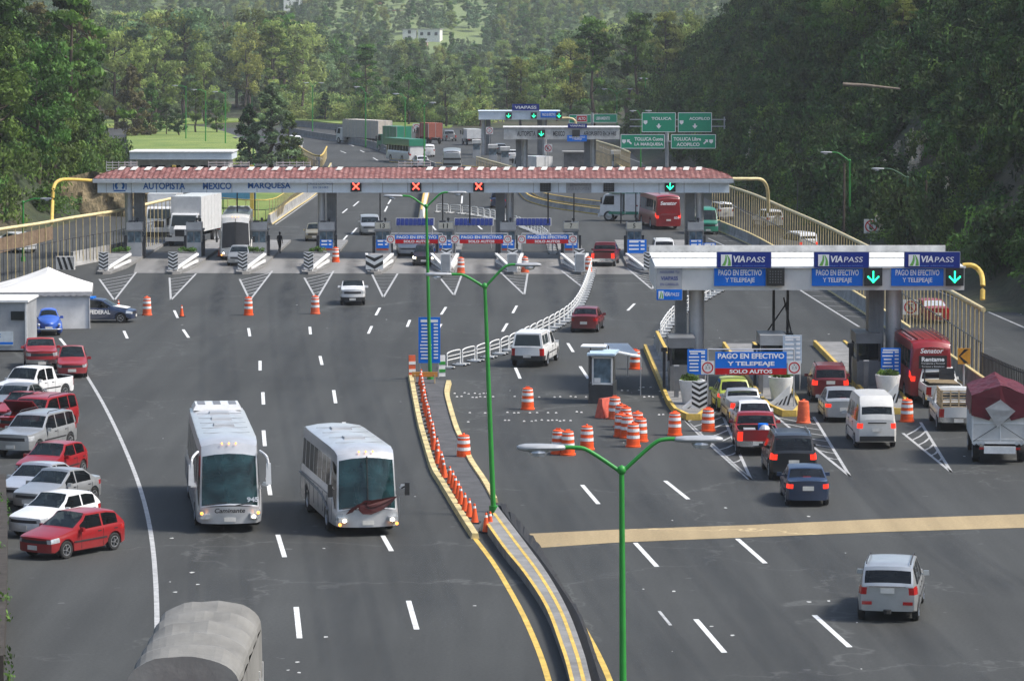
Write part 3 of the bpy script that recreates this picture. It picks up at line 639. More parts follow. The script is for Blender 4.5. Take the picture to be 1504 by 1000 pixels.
while x < XR - 2.3:
    if k not in skip and not (17 < k < 22):
        jx = random.uniform(-.07, .07); b.add([(x - .24 + jx, 2.3, 6.985), (x + .22 + jx, 2.3, 6.985), (x + .36 + jx, 3.45, 7.195), (x - .08 + jx, 3.45, 7.195)], [(0, 1, 2, 3)])
    x += 1.03; k += 1
b.build('skylight_panels', simple('skylight_white', (.66, .64, .58), .6, var=.35, scale=1.5), can)
b = MB(); b.box(((XL + XR) / 2, 3.6, 5.78), (XR - XL - .6, 7.2, 1.04)); b.build('fascia', M_fasc, can)
b = MB(); b.box(((XL + XR) / 2, 3.6, 6.33), (XR - XL, 8.3, .09)); b.box(((XL + XR) / 2, -.56, 6.2), (XR - XL, .12, .26)); b.build('gutter', simple('gutter_metal', (.5, .53, .56), .35, .3), can)
b = MB()
for i in range(26): b.box((XL + 1.0 + i * 2.0, -.008, 5.78), (.03, .02, 1.03))
b.build('fascia_joints', M_gryd, can)
def col(parent, x, y, zt, r, side, wr, dr):
    b = MB(); b.tube([(x, y, 0), (x, y, zt)], r, 20); b.tube([(x, y, 1.9), (x, y, 1.94)], r * 1.04, 20); b.build('column', M_steel, parent, smooth=40)
    b = MB(); b.box((x + side * (r + wr / 2 + .1), y + dr / 2, zt / 2), (wr, dr, zt))
    for q in range(1, 4): b.box((x + side * (r + wr / 2 + .1) - wr / 2 + wr * q / 4, y - .02, zt / 2), (.05, .05, zt - .4))
    b.build('pier', M_gryd, parent)
for (px, sd_) in ((189, 1), (472, 1), (749, -1), (1028, -1)): col(can, (px - 752) / 18.3, 2.2, 5.27, .31, sd_, .75, 1.3)
b = MB()
for (s, x0, x1, y0, y1) in (('AUTOPISTA', 210, 272, 266, 277), ('MEXICO', 298, 340, 266, 277), ('MARQUESA', 364, 427, 266, 277)):
    put_text(b, s, ((x0 + x1) / 2 / 18.45 - 752 / 18.45, -.03, 5.8), (x1 - x0) / 18.45, .56, bold=.028)
put_text(b, 'CRUCE CON PAGO', ((471 - 752) / 18.45, -.03, 5.97), 2.0, .17); put_text(b, 'EN 24 HRS', ((471 - 752) / 18.45, -.03, 5.68), 1.2, .17); b.build('lettering', M_txtb, can)
b = MB(); cx = (176 - 752) / 18.45       # round emblem with a cut tail
ring = [(cx + .4 * cos(t), 5.82 + .4 * sin(t)) for t in [-.9 + i * .31 for i in range(17)]]; rin = [(cx + .22 * cos(t), 5.82 + .22 * sin(t)) for t in [-.9 + i * .31 for i in range(17)]]
for i in range(16): b.quad((ring[i][0], -.03, ring[i][1]), (ring[i + 1][0], -.03, ring[i + 1][1]), (rin[i + 1][0], -.03, rin[i + 1][1]), (rin[i][0], -.03, rin[i][1]))
b.box((cx - .02, -.03, 5.42), (.95, .02, .1)); b.box((cx - .5, -.03, 5.75), (.08, .02, .5)); b.box((cx + .5, -.03, 5.75), (.08, .02, .5)); b.build('emblem', M_txtb, can)
def signal(parent, x, y, z, kind, s=.8):
    b = MB(); b.box((x, y, z), (s, .22, s)); b.box((x, y - .13, z), (s + .06, .05, s + .06)); o = b.build('signal_box', M_black, parent); b = MB(); yy = y - .162
    if kind == 'X':
        for q in (-1, 1):
            for k in range(-4, 5):
                b.box((x + k * s * .068, yy, z + q * k * s * .068), (.085, .02, .085))
        b.build('red_cross', M_LR, o)
    elif kind == 'A':
        for k in range(6): b.box((x, yy, z + s * .3 - k * s * .11), (.07, .02, .07))
        for q in (-1, 1):
            for k in range(5): b.box((x + q * k * s * .075, yy, z - s * .3 + k * s * .075), (.075, .02, .075))
        b.build('green_arrow', M_LG, o)
    else:
        for k in range(5):
            for j in range(5): b.box((x + (k - 2) * s * .16, yy, z + (j - 2) * s * .16), (.05, .02, .05))
        b.build('unlit_lamps', M_gryd, o)
for (px, kd) in ((523, 'X'), (611, 'X'), (703, 'X'), (801, 'O'), (894, 'O'), (984, 'A')): signal(can, (px - 752) / 18.45, -.12, 5.78, kd)
b = MB(); b.box(((850 - 752) / 18.45, -.06, 5.72), (2.0, .08, .95)); put_text(b, 'BIENVENIDOS\nA LA AUTOPISTA', ((850 - 752) / 18.45, -.11, 5.72), 1.7, .55, 1); b.build('notice_board', [M_gry, M_gryd], can)
b = MB()
for px in (690, 805, 912): b.tube([((px - 752) / 18.3, 2, 2.7), ((px - 752) / 18.3, 2, 5.28)], .06, 6)
for px in (348, 374, 558, 650, 843, 934): b.tube([((px - 752) / 18.3, 2.4, 2.5), ((px - 752) / 18.3, 2.4, 5.28)], .05, 6)
b.build('hanging_posts', M_dark, can)
b = MB()
for (x0, x1) in ((155, 200), (305, 365), (405, 455), (585, 632)):
    X0, X1 = (x0 - 752) / 18, (x1 - 752) / 18
    for q in range(5): b.beam((X0, 7.6, 6.5 + q * .22), (X1, 7.6, 6.5 + q * .22), .04, .06)
    for q in range(6): X = X0 + (X1 - X0) * q / 5; b.beam((X, 7.62, 6.3), (X, 7.62, 7.5), .05, .05)
b.build('roof_railing', M_whited, can)
# arched yellow pipes at both ends of the canopy, running down to the fences
def pipe(name, pts, r, m, lab, cat='pipe', k=6): tag(MB().tube(smooth_line(pts, k), r, 10).build(name, m, smooth=60), lab, cat)
fl = G(78, 398); fr = G(1128, 377)
# ================= toll islands, booths and what stands on them
def chevron_board(w_, h_, parent, y=0, z0=.15):
    b = MB(); b.box((0, y, z0 + h_ / 2), (w_, .06, h_)); 
    b.build('board', M_white, parent); b = MB(); n = int(h_ / (w_ * .33)); st = h_ / n
    for i in range(n):
        z = z0 + st * i + .02; t = st * .5; u = w_ * .28
        for q in (-1, 1):
            zz = [z, z + t, z + t + u, z + u]; P = [(0, y - .035, zz[0]), (0, y - .035, zz[1]), (q * w_ / 2, y - .035, min(zz[2], z0 + h_)), (q * w_ / 2, y - .035, min(zz[3], z0 + h_))]
            b.add(P, [(0, 1, 2, 3)])
    b.build('chevrons', M_black, parent)
NUM = {4: '13', 5: '11', 7: '7', 8: '5'}
wh = ['furthest left toll lane', 'second toll lane from the left', 'third toll lane from the left', 'fourth toll lane from the left', 'booth numbered 13', 'booth numbered 11', 'thick column right of booth 11', 'booth numbered 7', 'booth numbered 5', 'right end column of the tiled canopy']
def shrubs(parent, w_, d_, z, n=18, r=.22):
    cl = [(random.uniform(-w_ / 2, w_ / 2), random.uniform(-d_ / 2, d_ / 2), z + random.uniform(.05, .25), r, r * .8) for _ in range(n)]
    link('plants', crown_mesh('plants', cl, .14, 26, LM['mid'], n), parent)
def small_board(parent, x, y, z, w_, h_, rows=4, m=None, name='price_board', seed=0):
    R_ = random.Random(seed); b = MB(); b.box((x, y, z), (w_, .05, h_)); b.box((x, y - .028, z + h_ * .42), (w_ * .8, .01, h_ * .06), mi=1)
    for i in range(rows):
        zz = z + h_ * .34 - (h_ * .8) * i / rows; b.box((x - w_ * .16, y - .03, zz - h_ * .01), (w_ * R_.uniform(.38, .55), .012, h_ * .32 / rows), mi=1); b.box((x + w_ * .3, y - .03, zz), (w_ * .2, .012, h_ * .36 / rows), mi=1)
    return b.build(name, [m or M_blue, M_txt], parent)
for i, px in enumerate(ISX):
    X = (px - 752) / 18.3; Xn = X + (-.05 if i < 5 else .35); w0 = wh[i]
    isl = thing('toll_island', 'raised kerbed island at the ' + w0, 'traffic island', (X, 253, 0), 0, 'islands between the main toll lanes')
    b = MB(); dx = Xn - X; b.prism([(dx, 0), (dx + .5, .5), (1.0, 7), (1.0, 40), (-1.0, 40), (-1.0, 7), (dx - .5, .5)], 0, .2); b.build('kerb', M_conc, isl)
    b = MB()
    for q in (-1, 1):
        if i < 4 and q < 0: continue
        b.beam((dx + q * .15, 1.0, .35), (q * 1.0, 9, .95), .22, .16); b.beam((dx + q * .15, 1.2, .2), (q * 1.0, 9, .45), .16, .2)
    b.build('ramp_rail', M_white, isl)
    b = MB(); b.add([(dx - .35, 1.6, .2), (dx + .35, 1.6, .2), (.85, 9.5, .2), (-.85, 9.5, .2), (dx - .3, 1.9, .5), (dx + .3, 1.9, .5), (.8, 9.3, 1.0), (-.8, 9.3, 1.0)], [(4, 5, 6, 7), (0, 1, 5, 4), (1, 2, 6, 5), (2, 3, 7, 6), (3, 0, 4, 7)]); b.build('impact_ramp', M_conc, isl)
    if i < 5 or i in (8,):
        t = thing('chevron_board', 'chevron board on the island nose at the ' + w0, 'chevron board', (Xn, 253.6, .2), 0, 'chevron boards on the island noses'); chevron_board(.72 if i != 4 else 1.3, 1.3 if i != 4 else 1.1, t)
    elif i < 8:
        t = thing('cabinet', 'white cabinet on the island nose at the ' + w0, 'cabinet', (Xn - .1, 253.4, .2), 0, 'white cabinets on the island noses'); MB().box((0, 0, .68), (.75, .5, 1.36)).build('body', M_white, t); b = MB(); b.box((0, -.26, .68), (.62, .02, 1.2)); b.box((.24, -.28, .7), (.04, .03, .16)); b.build('door', M_gry, t)
        t = thing('chevron_board', 'small chevron board just behind the white cabinet at the ' + w0, 'chevron board', (Xn - .1, 256, .7), 0, 'chevron boards on the island noses'); chevron_board(.8, .9, t)
    if i < 4 or i == 9:
        t = thing('planter', 'planter with dark shrubs at the ' + w0, 'planter', (X + .05, 264.3, .2), 0, 'planters on the toll islands'); MB().box((0, 0, .4), (1.25, .8, .8), taper=1.1).build('trough', M_conc, t); shrubs(t, 1.2, .6, .8)
    bt = thing('toll_booth', ('grey toll booth at the ' + w0) if i not in NUM else 'grey toll booth with the sign ' + NUM[i] + ' above its glazed front', 'toll booth', (X + (.35 if i in (0, 3) else -.1), 272, .2), 0, 'booths under the tiled canopy')
    MB().box((0, 0, .55), (1.15, 2.4, 1.1)).build('base', M_gry, bt)
    b = MB(); b.box((0, 0, 1.55), (1.08, 2.3, .9)); b.build('glazing', M_gbooth, bt)
    b = MB()
    for (x, y) in ((-.55, -1.16), (.55, -1.16), (-.55, 1.16), (.55, 1.16), (0, -1.17)): b.box((x, y, 1.55), (.08, .08, .92))
    b.box((0, 0, 2.06), (1.3, 2.6, .14)); b.build('frame', M_gryd, bt)
    b = MB(); b.box((0, -.6, 2.42), (1.25, 1.0, .58)); 
    b.build('roof_box', M_gry, bt)
    b = MB(); b.box((-.25, -.6, 2.76), (.5, .4, .1)); b.tube([(.2, -.6, 2.7), (.2, -.6, 2.95)], .05, 6); b.ball((.2, -.6, 2.95), .12, 8); b.build('camera_mount', M_dark, bt)
    if i in NUM: b = MB(); b.box((0, -1.13, 2.44), (1.15, .04, .5)); put_text(b, NUM[i], (0, -1.16, 2.44), .4 if len(NUM[i]) > 1 else .2, .36, 1, bold=.02); b.build('number_sign', [simple('number_plate_cream%d' % i, (.5, .48, .4), .5), M_black], bt)
    MB().box((-.7, -.8, .9), (.22, .5, 1.5)).build('toll_machine', M_dark, bt); MB().box((.72, -.4, .8), (.18, .4, 1.7)).build('toll_machine', M_dark, bt)
    if i >= 3: small_board(bt, 0, -1.26, 1.0, 1.0, .66, 2, seed=i); MB().box((0, -1.25, .56), (.95, .04, .14)).build('orange_notice', simple('notice_orange%d' % i, (.5, .1, .06), .6), bt)
# overhead banners between booths 13, 11, the column and 7
def limit_sign(parent, x, y, z, s=.62):
    b = MB(); b.box((x, y, z), (s, .04, s)); b.build('limit_sign', M_white, parent)
    b = MB(); n = 20; r1, r0 = s * .44, s * .34
    for k in range(n):
        a, c = 2 * pi * k / n, 2 * pi * (k + 1) / n; b.quad((x + r0 * cos(a), y - .025, z + r0 * sin(a)), (x + r1 * cos(a), y - .025, z + r1 * sin(a)), (x + r1 * cos(c), y - .025, z + r1 * sin(c)), (x + r0 * cos(c), y - .025, z + r0 * sin(c)))
    b.build('red_ring', M_sred, parent); b = MB(); put_text(b, '2.5', (x, y - .028, z - .0), s * .4, s * .2); b.add([(x - .05, y - .027, z + s * .26), (x + .05, y - .027, z + s * .26), (x, y - .027, z + s * .16)], [(0, 2, 1)]); b.build('limit_figure', M_black, parent)
def banner(x0, x1, y, zt, zm, zb, s1, s2, lab, posts=True):
    t = thing('lane_banner', lab, 'banner', ((x0 + x1) / 2, y, 0), 0, 'overhead payment banners'); w_ = x1 - x0; ss = s1.split('\n')
    b = MB(); b.box((0, 0, (zt + zm) / 2), (w_, .05, zt - zm)); b.build('blue_panel', M_blue, t); b = MB(); b.box((0, 0, (zm + zb) / 2), (w_, .06, zm - zb)); b.build('red_panel', M_sred, t)
    b = MB()
    for k, q in enumerate(ss): hh = (zt - zm) / len(ss); put_text(b, q, (0, -.035, zt - hh * (k + .5)), w_ * (.93 if k == 0 else .66), hh * .66, bold=.035)
    put_text(b, s2, (0, -.04, (zm + zb) / 2), w_ * .6, (zm - zb) * .62, bold=.035); b.build('lettering', M_txt, t)
    for q in (-1, 1): limit_sign(t, q * (w_ / 2 + .36), -.02, zb + .33)
    if posts:
        b = MB()
        for q in (-1, 1): b.tube([(q * (w_ / 2 + .35), .05, 0.2), (q * (w_ / 2 + .35), .05, zt + .12)], .035, 6)
        b.tube([(-w_ / 2 - .35, .05, zt + .12), (w_ / 2 + .35, .05, zt + .12)], .035, 6); b.build('post_frame', M_steel, t)
for (a, c, q) in ((580, 643, 'between booths 13 and 11'), (675, 739, 'between booth 11 and the thick column'), (773, 835, 'between the thick column and booth 7')):
    banner((a - 752) / 18.85, (c - 752) / 18.85, 265.5, 2.22, 1.88, 1.55, 'PAGO EN EFECTIVO', 'SOLO AUTOS', 'blue and red payment banner hung ' + q)
for (a, c, q) in ((582, 637, 'behind the banner between booths 13 and 11'), (668, 724, 'behind the banner right of booth 11'), (758, 809, 'left of booth 7')):
    t = thing('solar_array', 'dark blue solar panels on a frame ' + q, 'solar panels', ((a + c) / 2 / 17.6 - 752 / 17.6, 284, 0), 0, 'solar panel rows behind the booths'); w_ = (c - a) / 17.6
    b = MB(); n = 9
    for k in range(n): x = -w_ / 2 + w_ * (k + .5) / n; b.add([(x - w_ / n * .45, 0, 1.95), (x + w_ / n * .45, 0, 1.95), (x + w_ / n * .45, .35, 2.5), (x - w_ / n * .45, .35, 2.5)], [(0, 1, 2, 3)])
    b.build('panels', M_solar, t); b = MB(); b.add([(-w_ / 2 - .05, .03, 1.9), (w_ / 2 + .05, .03, 1.9), (w_ / 2 + .05, .4, 2.54), (-w_ / 2 - .05, .4, 2.54)], [(0, 1, 2, 3)]); b.build('backing', M_gry, t)
    b = MB(); [b.tube([(q * w_ * .45, .25, 0), (q * w_ * .45, .25, 2.3)], .05, 6) for q in (-1, 1)]; b.build('post', M_steel, t)
# ================= right hand canopy
YR = 169.5
c2 = thing('toll_canopy', 'white flat toll canopy with navy signs over the right toll lanes', 'toll canopy', (0, YR, 0))
XL2, XR2 = (963 - 752) / 29.5, (1418 - 752) / 29.5
b = MB(); b.box(((XL2 + XR2) / 2, 3.7, 5.66), (XR2 - XL2, 7.4, 1.12)); b.build('fascia', simple('fascia_cream', (.66, .65, .62), .5, .1, var=.15, scale=.5), c2)
b = MB()
n = 110
for k in range(n):
    x0 = XL2 + (XR2 - XL2) * k / n; x1 = XL2 + (XR2 - XL2) * (k + 1) / n; b.quad((x0, -.1, 6.26 + .018 * (k % 2)), (x1, -.1, 6.26 + .018 * ((k + 1) % 2)), (x1, 7.5, 6.5 + .018 * ((k + 1) % 2)), (x0, 7.5, 6.5 + .018 * (k % 2)))
b.box(((XL2 + XR2) / 2, -.09, 6.25), (XR2 - XL2 + .1, .1, .1)); b.build('roof_sheet', M_white, c2)
b = MB(); b.box(((XL2 + XR2) / 2, 7.6, 6.62), (XR2 - XL2, .1, .5)); b.box(((XL2 + XR2) / 2, 4.2, 6.44), (XR2 - XL2, .12, .06)); b.build('back_parapet', M_whited, c2)
for (px, sd_, wr) in ((1021, -1, .55), (1308, -1, .75)): col(c2, (px - 752) / 28.9, 1.6, 5.12, .39, sd_, wr, 1.5)
def viapass(parent, x, y, z, w_, h_, small=True, m=None):
    b = MB(); b.box((x, y, z), (w_, .1, h_)); b.box((x, y + .01, z), (w_ + .06, .08, h_ + .06), mi=1); o = b.build('pass_sign', [m or M_navy, M_gry], parent)
    b = MB(); b.box((x - w_ * .33, y - .06, z - h_ * .02), (w_ * .2, .02, h_ * .74)); b.build('logo_square', M_txt, o); b = MB(); a = w_ * .19; hh = h_ * .68; X, Z = x - w_ * .33, z - h_ * .02 - hh / 2
    for (u0, u1) in ((-.45, -.1), (.12, .45)):
        P = [(X + a * (u * (1 - .75 * t) + .12 * sin(3 * t)), y - .075, Z + hh * t) for t in (0, .25, .5, .75, 1) for u in (u0, u1)]
        b.add(P, [(2 * q, 2 * q + 1, 2 * q + 3, 2 * q + 2) for q in range(4)])
    b.build('road_logo', M_logo, o); b = MB(); put_text(b, 'VIA', (x - w_ * .09, y - .06, z + h_ * .06), w_ * .24, h_ * .42, bold=.03, shear=.15); put_text(b, 'PASS', (x + w_ * .22, y - .06, z + h_ * .03), w_ * .34, h_ * .34, shear=.15)
    b.build('lettering', M_txt, o)
    if small: b = MB(); put_text(b, 'pago electronico', (x + w_ * .08, y - .06, z - h_ * .36), w_ * .62, h_ * .11); b.build('small_lettering', simple('lettering_pale_blue_%d' % int(x * 10), (.12, .25, .6), .5), o)
for (a, c, s0, s1, sg, sx) in ((1054, 1133, 1050, 1126, 'O', 1140), (1197, 1277, 1194, 1269, 'A', 1284), (1330, 1411, 1311, 1388, 'A', 1404)):
    k = lambda p: (p - 752) / 29.55
    viapass(c2, (k(a) + k(c)) / 2, -.22, 6.62, k(c) - k(a), .78)
    b = MB(); b.box(((k(s0) + k(s1)) / 2, -.06, 5.79), (k(s1) - k(s0), .1, .95)); o = b.build('payment_sign', M_blue, c2); b = MB(); put_text(b, 'PAGO EN EFECTIVO', ((k(s0) + k(s1)) / 2, -.12, 5.98), (k(s1) - k(s0)) * .84, .29, bold=.02); put_text(b, 'Y TELEPEAJE', ((k(s0) + k(s1)) / 2, -.12, 5.58), (k(s1) - k(s0)) * .57, .29, bold=.02); b.build('lettering', M_txt, o)
    signal(c2, k(sx), -.12, 5.78, sg, .84)
k = lambda p: (p - 752) / 29.55
b = MB(); b.box((k(984), -.05, 5.67), (1.26, .06, 1.02)); o = b.build('notice_board', M_gry, c2); b = MB(); put_text(b, 'ADQUIERE TU', (k(984), -.09, 6.0), .95, .13); put_text(b, 'VIAPASS', (k(984), -.09, 5.7), .85, .2, bold=.02); put_text(b, 'EN CARRILES', (k(984), -.09, 5.4), .9, .13); b.build('lettering', M_navy, o)
viapass(c2, k(984), -.08, 4.88, 1.26, .52, False, M_blue)
b = MB()
for (x, dx) in ((k(1145), 0), (k(1166), .1)): b.tube([(x, 3, 2.6), (x, 3, 5.15)], .07, 8)
b.tube([(k(1135), 3.2, 2.7), (k(1166), 3, 4.3)], .04, 6); b.tube([(k(1172), 3.2, 2.7), (k(1160), 3, 4.5)], .04, 6); b.box((k(1153), 3, 2.66), (1.4, .9, .12)); b.build('hanging_frame', M_black, c2)
# fences with cream pipe tops, yellow arches, jersey walls
def jersey(name, pts, lab, m=M_concp, h=.85, ytop=True, group=None, ym=M_ylw):
    t = thing(name, lab, 'barrier', (pts[0].x, pts[0].y, 0), 0, group); L = [Vector((p.x - pts[0].x, p.y - pts[0].y, 0)) for p in pts]
    b = MB(); b.wall(L, .6, 0, .3, 0, .36); b.wall(L, .36, .3, h, 0, .2); b.build('wall', m, t)
    if ytop: MB().wall(L, .21, h + .003, h + .06, 0, .17).build('painted_top', ym, t); MB().wall(L, .68, .003, .1, 0, .64).build('painted_foot', ym, t)
    return t
RB = [(1043, 333), (1100, 357), (1150, 385), (1200, 413), (1240, 438), (1290, 470), (1340, 505), (1400, 548), (1450, 585)]
jersey('jersey_barrier', resample(Gl(RB, 3), 2.4), 'concrete barrier with yellow painted top along the fence right of the toll lanes')
def pfence(name, base, h, lab, mb=M_pipe, bars=.78, r=.13, barm=None):
    P = resample(Gl(base, 4), bars); o0 = P[0]; t = thing(name, lab, 'fence', (o0.x, o0.y, 0)); Q = [p - o0 for p in P]
    MB().tube([q + Vector((0, 0, h)) for q in Q[::3]] + [Q[-1] + Vector((0, 0, h))], r, 8).build('top_pipe', mb, t, smooth=60)
    b = MB(); b2 = MB()
    for i, q in enumerate(Q):
        if i % 2 == 0: b.tube([q, q + Vector((0, 0, h))], .034, 6)
        else: b2.tube([q, q + Vector((0, 0, h * .58))], .025, 5)
    b2.tube([q + Vector((0, 0, h * .58)) for q in Q[::3]], .03, 5)
    b.build('bars', simple(name + '_bars', (.52, .42, .22), .6, var=.3), t); b2.build('thin_bars', M_dark, t); return t
pfence('pipe_fence', [(1046, 330), (1103, 353), (1153, 381), (1203, 409), (1243, 434), (1293, 466), (1343, 501), (1403, 544), (1443, 573)], 4.05, 'tall barred fence with thick cream top pipe right of the toll lanes')
LB = [(-60, 427), (0, 413), (60, 402), (103, 392), (150, 383), (183, 376), (248, 357), (300, 345)]
pfence('pipe_fence', LB, 3.75, 'tall barred fence with thick cream top pipe left of the toll lanes')
P = Gl([(105, 391), (150, 382), (183, 375)], 3); jersey('jersey_barrier', P, 'sunlit pale concrete wall under the left barred fence', M_concp, 1.1, False)
b = MB(); pts = [AT(-10, 352, G(0, 413).y), AT(78, 332, G(78, 398).y)]; q0, q1 = pts; b.quad(q0 + Vector((0, -.15, -1.1)), q1 + Vector((0, -.15, -1.0)), q1 + Vector((0, -.15, .0)), q0 + Vector((0, -.15, .0))); b.quad(q0 + Vector((0, -.2, -1.1)), q0 + Vector((0, -.2, 0)), q1 + Vector((0, -.2, 0)), q1 + Vector((0, -.2, -1.0)))
tag(b.build('mesh_screen', simple('rusty_mesh', (.2, .14, .09), .8, var=.4)), 'brown screen hung below the cream pipe at the left edge', 'screen')
p0 = AT(140, 266, 271); pipe('arched_pipe', [p0, AT(110, 264, 269), AT(88, 265, 267), AT(79, 275, 263), AT(77, 300, 262), AT(76, 328, G(78, 398).y)], .14, M_pipey, 'yellow arched pipe from the left end of the tiled canopy down to the fence')
pipe('arched_pipe', [AT(1072, 263, 272), AT(1100, 263, 272.5), AT(1118, 264, 273), AT(1126, 274, 274), AT(1128, 290, 275), AT(1128, 312, 276)], .14, M_pipe, 'cream arched pipe from the right end of the tiled canopy down to the fence')
pipe('arched_pipe', [AT(1414, 390, 172), AT(1428, 390, 172), AT(1438, 397, 172), AT(1443, 410, 171), AT(1443, 440, 170.5)], .13, M_pipey, 'yellow arched pipe at the right end of the white flat canopy')
# low dark picket fence, right edge
P = resample(Gl([(1440, 575), (1470, 590), (1504, 605), (1600, 640)], 3), .32); o0 = P[0]; t = thing('picket_fence', 'low black picket fence running on from the tall fence at the right edge', 'fence', tuple(o0)); b = MB()
for q in P: b.tube([q - o0, q - o0 + Vector((0, 0, 2.0))], .03, 5)
b.build('pickets', M_black, t); b = MB(); [b.tube([q - o0 + Vector((0, 0, z)) for q in P], .03, 5) for z in (.25, 1.85)]; b.build('rails', M_black, t)
# far barriers
jersey('jersey_barrier', Gl([(412, 184), (470, 189), (536, 196), (575, 203)], 3), 'far concrete barrier on the outer side of the road bend', M_conc, 1.1, False)
jersey('jersey_barrier', Gl([(414, 194), (460, 203), (536, 215), (570, 226), (600, 236), (640, 252)], 3), 'far grey median barrier curving away behind the tiled canopy', M_conc, 1.1, False)
jersey('jersey_barrier', Gl([(760, 276), (768, 286), (780, 296), (812, 305), (850, 311), (902, 318)], 4), 'curved low wall with yellow edges, nearer one, beyond booth 7', M_concp, .55, True, ym=M_yel)
jersey('jersey_barrier', Gl([(776, 272), (786, 284), (802, 292), (850, 300), (902, 306)], 4), 'curved low wall with yellow edges, farther one, beyond booth 7', M_concp, .55, True, ym=M_yel)
jersey('jersey_barrier', Gl([(395, 330), (430, 306), (458, 287), (477, 266), (486, 250)], 4), 'curving concrete kerb wall beside the left lanes beyond the booths', M_concp, .9, True)
jersey('jersey_barrier', [G(619, 322), G(622, 300), G(626, 284)], 'short striped concrete divider beyond booth 13', M_white, .9, True, ym=M_yel)
jersey('jersey_barrier', Gl([(905, 250), (935, 272), (975, 296)], 3), 'concrete wall beside the ramp right of the far canopy', M_conc, 1.0, True)
jersey('jersey_barrier', Gl([(575, 238), (640, 244), (720, 252), (790, 258)], 3), 'low yellow edged island beyond the tiled roof', M_conc, .4, True, ym=M_yel)
pfence('pipe_fence', [(700, 244), (760, 262)], 1.2, 'short cream sloping handrail below the far canopy')
pfence('pipe_fence', [(872, 240), (905, 252), (925, 262)], 3.2, 'yellow barred fence right of the far canopy', M_pipe)
pfence('pipe_fence', [(322, 324), (395, 328), (428, 306), (450, 288)], 2.2, 'thin yellow barred fence round the grass verge behind the booths', M_pipey, .9, .05)
pfence('pipe_fence', [(430, 222), (448, 238), (470, 247), (480, 232)], 1.6, 'yellow railings beside the bushy conifers beyond the roof', M_pipey, .9, .12)
for (px, py, h_) in ((108, 396, 1.35),):
    q = G(px, py); t = thing('striped_barrier', 'black and white diagonally striped block below the left fence', 'barrier', tuple(q)); MB().box((-.6, 0, .5), (1.4, .5, 1.0)).build('block', M_whited, t); b = MB()
    for k_ in range(3): x = -.95 + k_ * .4; b.add([(x, -.255, .02), (x + .2, -.255, .02), (x - .1, -.255, .98), (x - .3, -.255, .98)], [(0, 1, 2, 3)])
    b.build('stripes', M_black, t)
# ================= median between the carriageways
KL = [(603, 553), (606, 568), (609, 585), (617, 625), (626, 657), (637, 692), (649, 712), (675, 755), (698, 791), (723, 824), (745, 860), (770, 906), (792, 957), (806, 1000), (815, 1040)]
KR = [(659, 564), (656, 580), (661, 602), (670, 632), (678, 650), (691, 680), (712, 712), (726, 738)]
med = thing('median', 'grey median strip between yellow kerbs with cones along it', 'median', tuple(G(640, 640))); o0 = G(640, 640)
a_ = [p - o0 for p in Gl(KL[:9], 3)]; c_ = [p - o0 for p in Gl(KR, 4)]
b = MB(); b.prism([(p.x, p.y) for p in a_] + [(p.x, p.y) for p in c_[::-1]], 0, .12); b.build('surface', M_concd, med)
MB().wall([Vector((p.x, p.y, 0)) for p in a_], .3, 0, .2, 0, .22).build('kerb', M_ylw, med); MB().wall([Vector((p.x, p.y, 0)) for p in c_], .3, 0, .2, 0, .22).build('kerb', M_ylw, med)
tag(MB().strip(Gl(KL[8:], 3), .17, .007).build('edge_line', M_yel), kind='structure')
tag(MB().strip(Gl([(824, 870), (842, 896), (867, 939), (884, 972), (896, 1000), (910, 1040)], 3), .17, .007).build('edge_line', M_yel), kind='structure')
WL = [(716, 784), (741, 820), (770, 856), (802, 906), (824, 964), (835, 1000), (846, 1050)]; WR = [(731, 757), (770, 809), (806, 860), (835, 914), (856, 971), (864, 1000), (876, 1050)]
A = Gl(WL, 4); B_ = Gl(WR, 4); o0 = A[0]; t = thing('median_wall', 'low weathered concrete wall with two yellow stripes in the foreground median', 'wall', tuple(o0)); b = MB()
for i in range(len(A) - 1):
    p, q, r, s_ = A[i] - o0, A[i + 1] - o0, B_[i + 1] - o0, B_[i] - o0; U = Vector((0, 0, .35)); b.quad(p + U, q + U, r + U, s_ + U); b.quad(p, q, q + U, p + U); b.quad(s_ + U, r + U, r, s_)
b.quad(A[0] - o0, A[0] - o0 + U, B_[0] - o0 + U, B_[0] - o0); b.build('concrete_deck', M_conc, t)
for f_ in (.04, .62):
    L = [(A[i].lerp(B_[i], f_) - o0) for i in range(len(A))]; MB().strip(L, .11, .356).build('yellow_stripe', M_yel, t)
b = MB(); C_ = Gl([(734, 742), (759, 770), (792, 813), (820, 863), (846, 906), (868, 965), (880, 1010), (892, 1050)], 10); D = Gl([(728, 757), (752, 790), (780, 825), (812, 872), (838, 916), (858, 975), (868, 1010), (880, 1050)], 10)
R_ = random.Random(4); n = len(C_); TP = [C_[i] + Vector((R_.uniform(-.05, .12), 0, .12 + R_.uniform(0, .1))) for i in range(n)]
for i in range(n - 1): b.quad(D[i], D[i + 1], D[i + 1] + Vector((.25, 0, .22)), D[i] + Vector((.25, 0, .22))); b.quad(D[i] + Vector((.25, 0, .22)), D[i + 1] + Vector((.25, 0, .22)), TP[i + 1], TP[i]); b.quad(TP[i], TP[i + 1], C_[i + 1] + Vector((.18, 0, 0)), C_[i] + Vector((.18, 0, 0)))
tag(b.build('black_edging', M_rub), 'ragged black edging lying along the right side of the median wall', 'edging')  # low black ridge with a ragged top
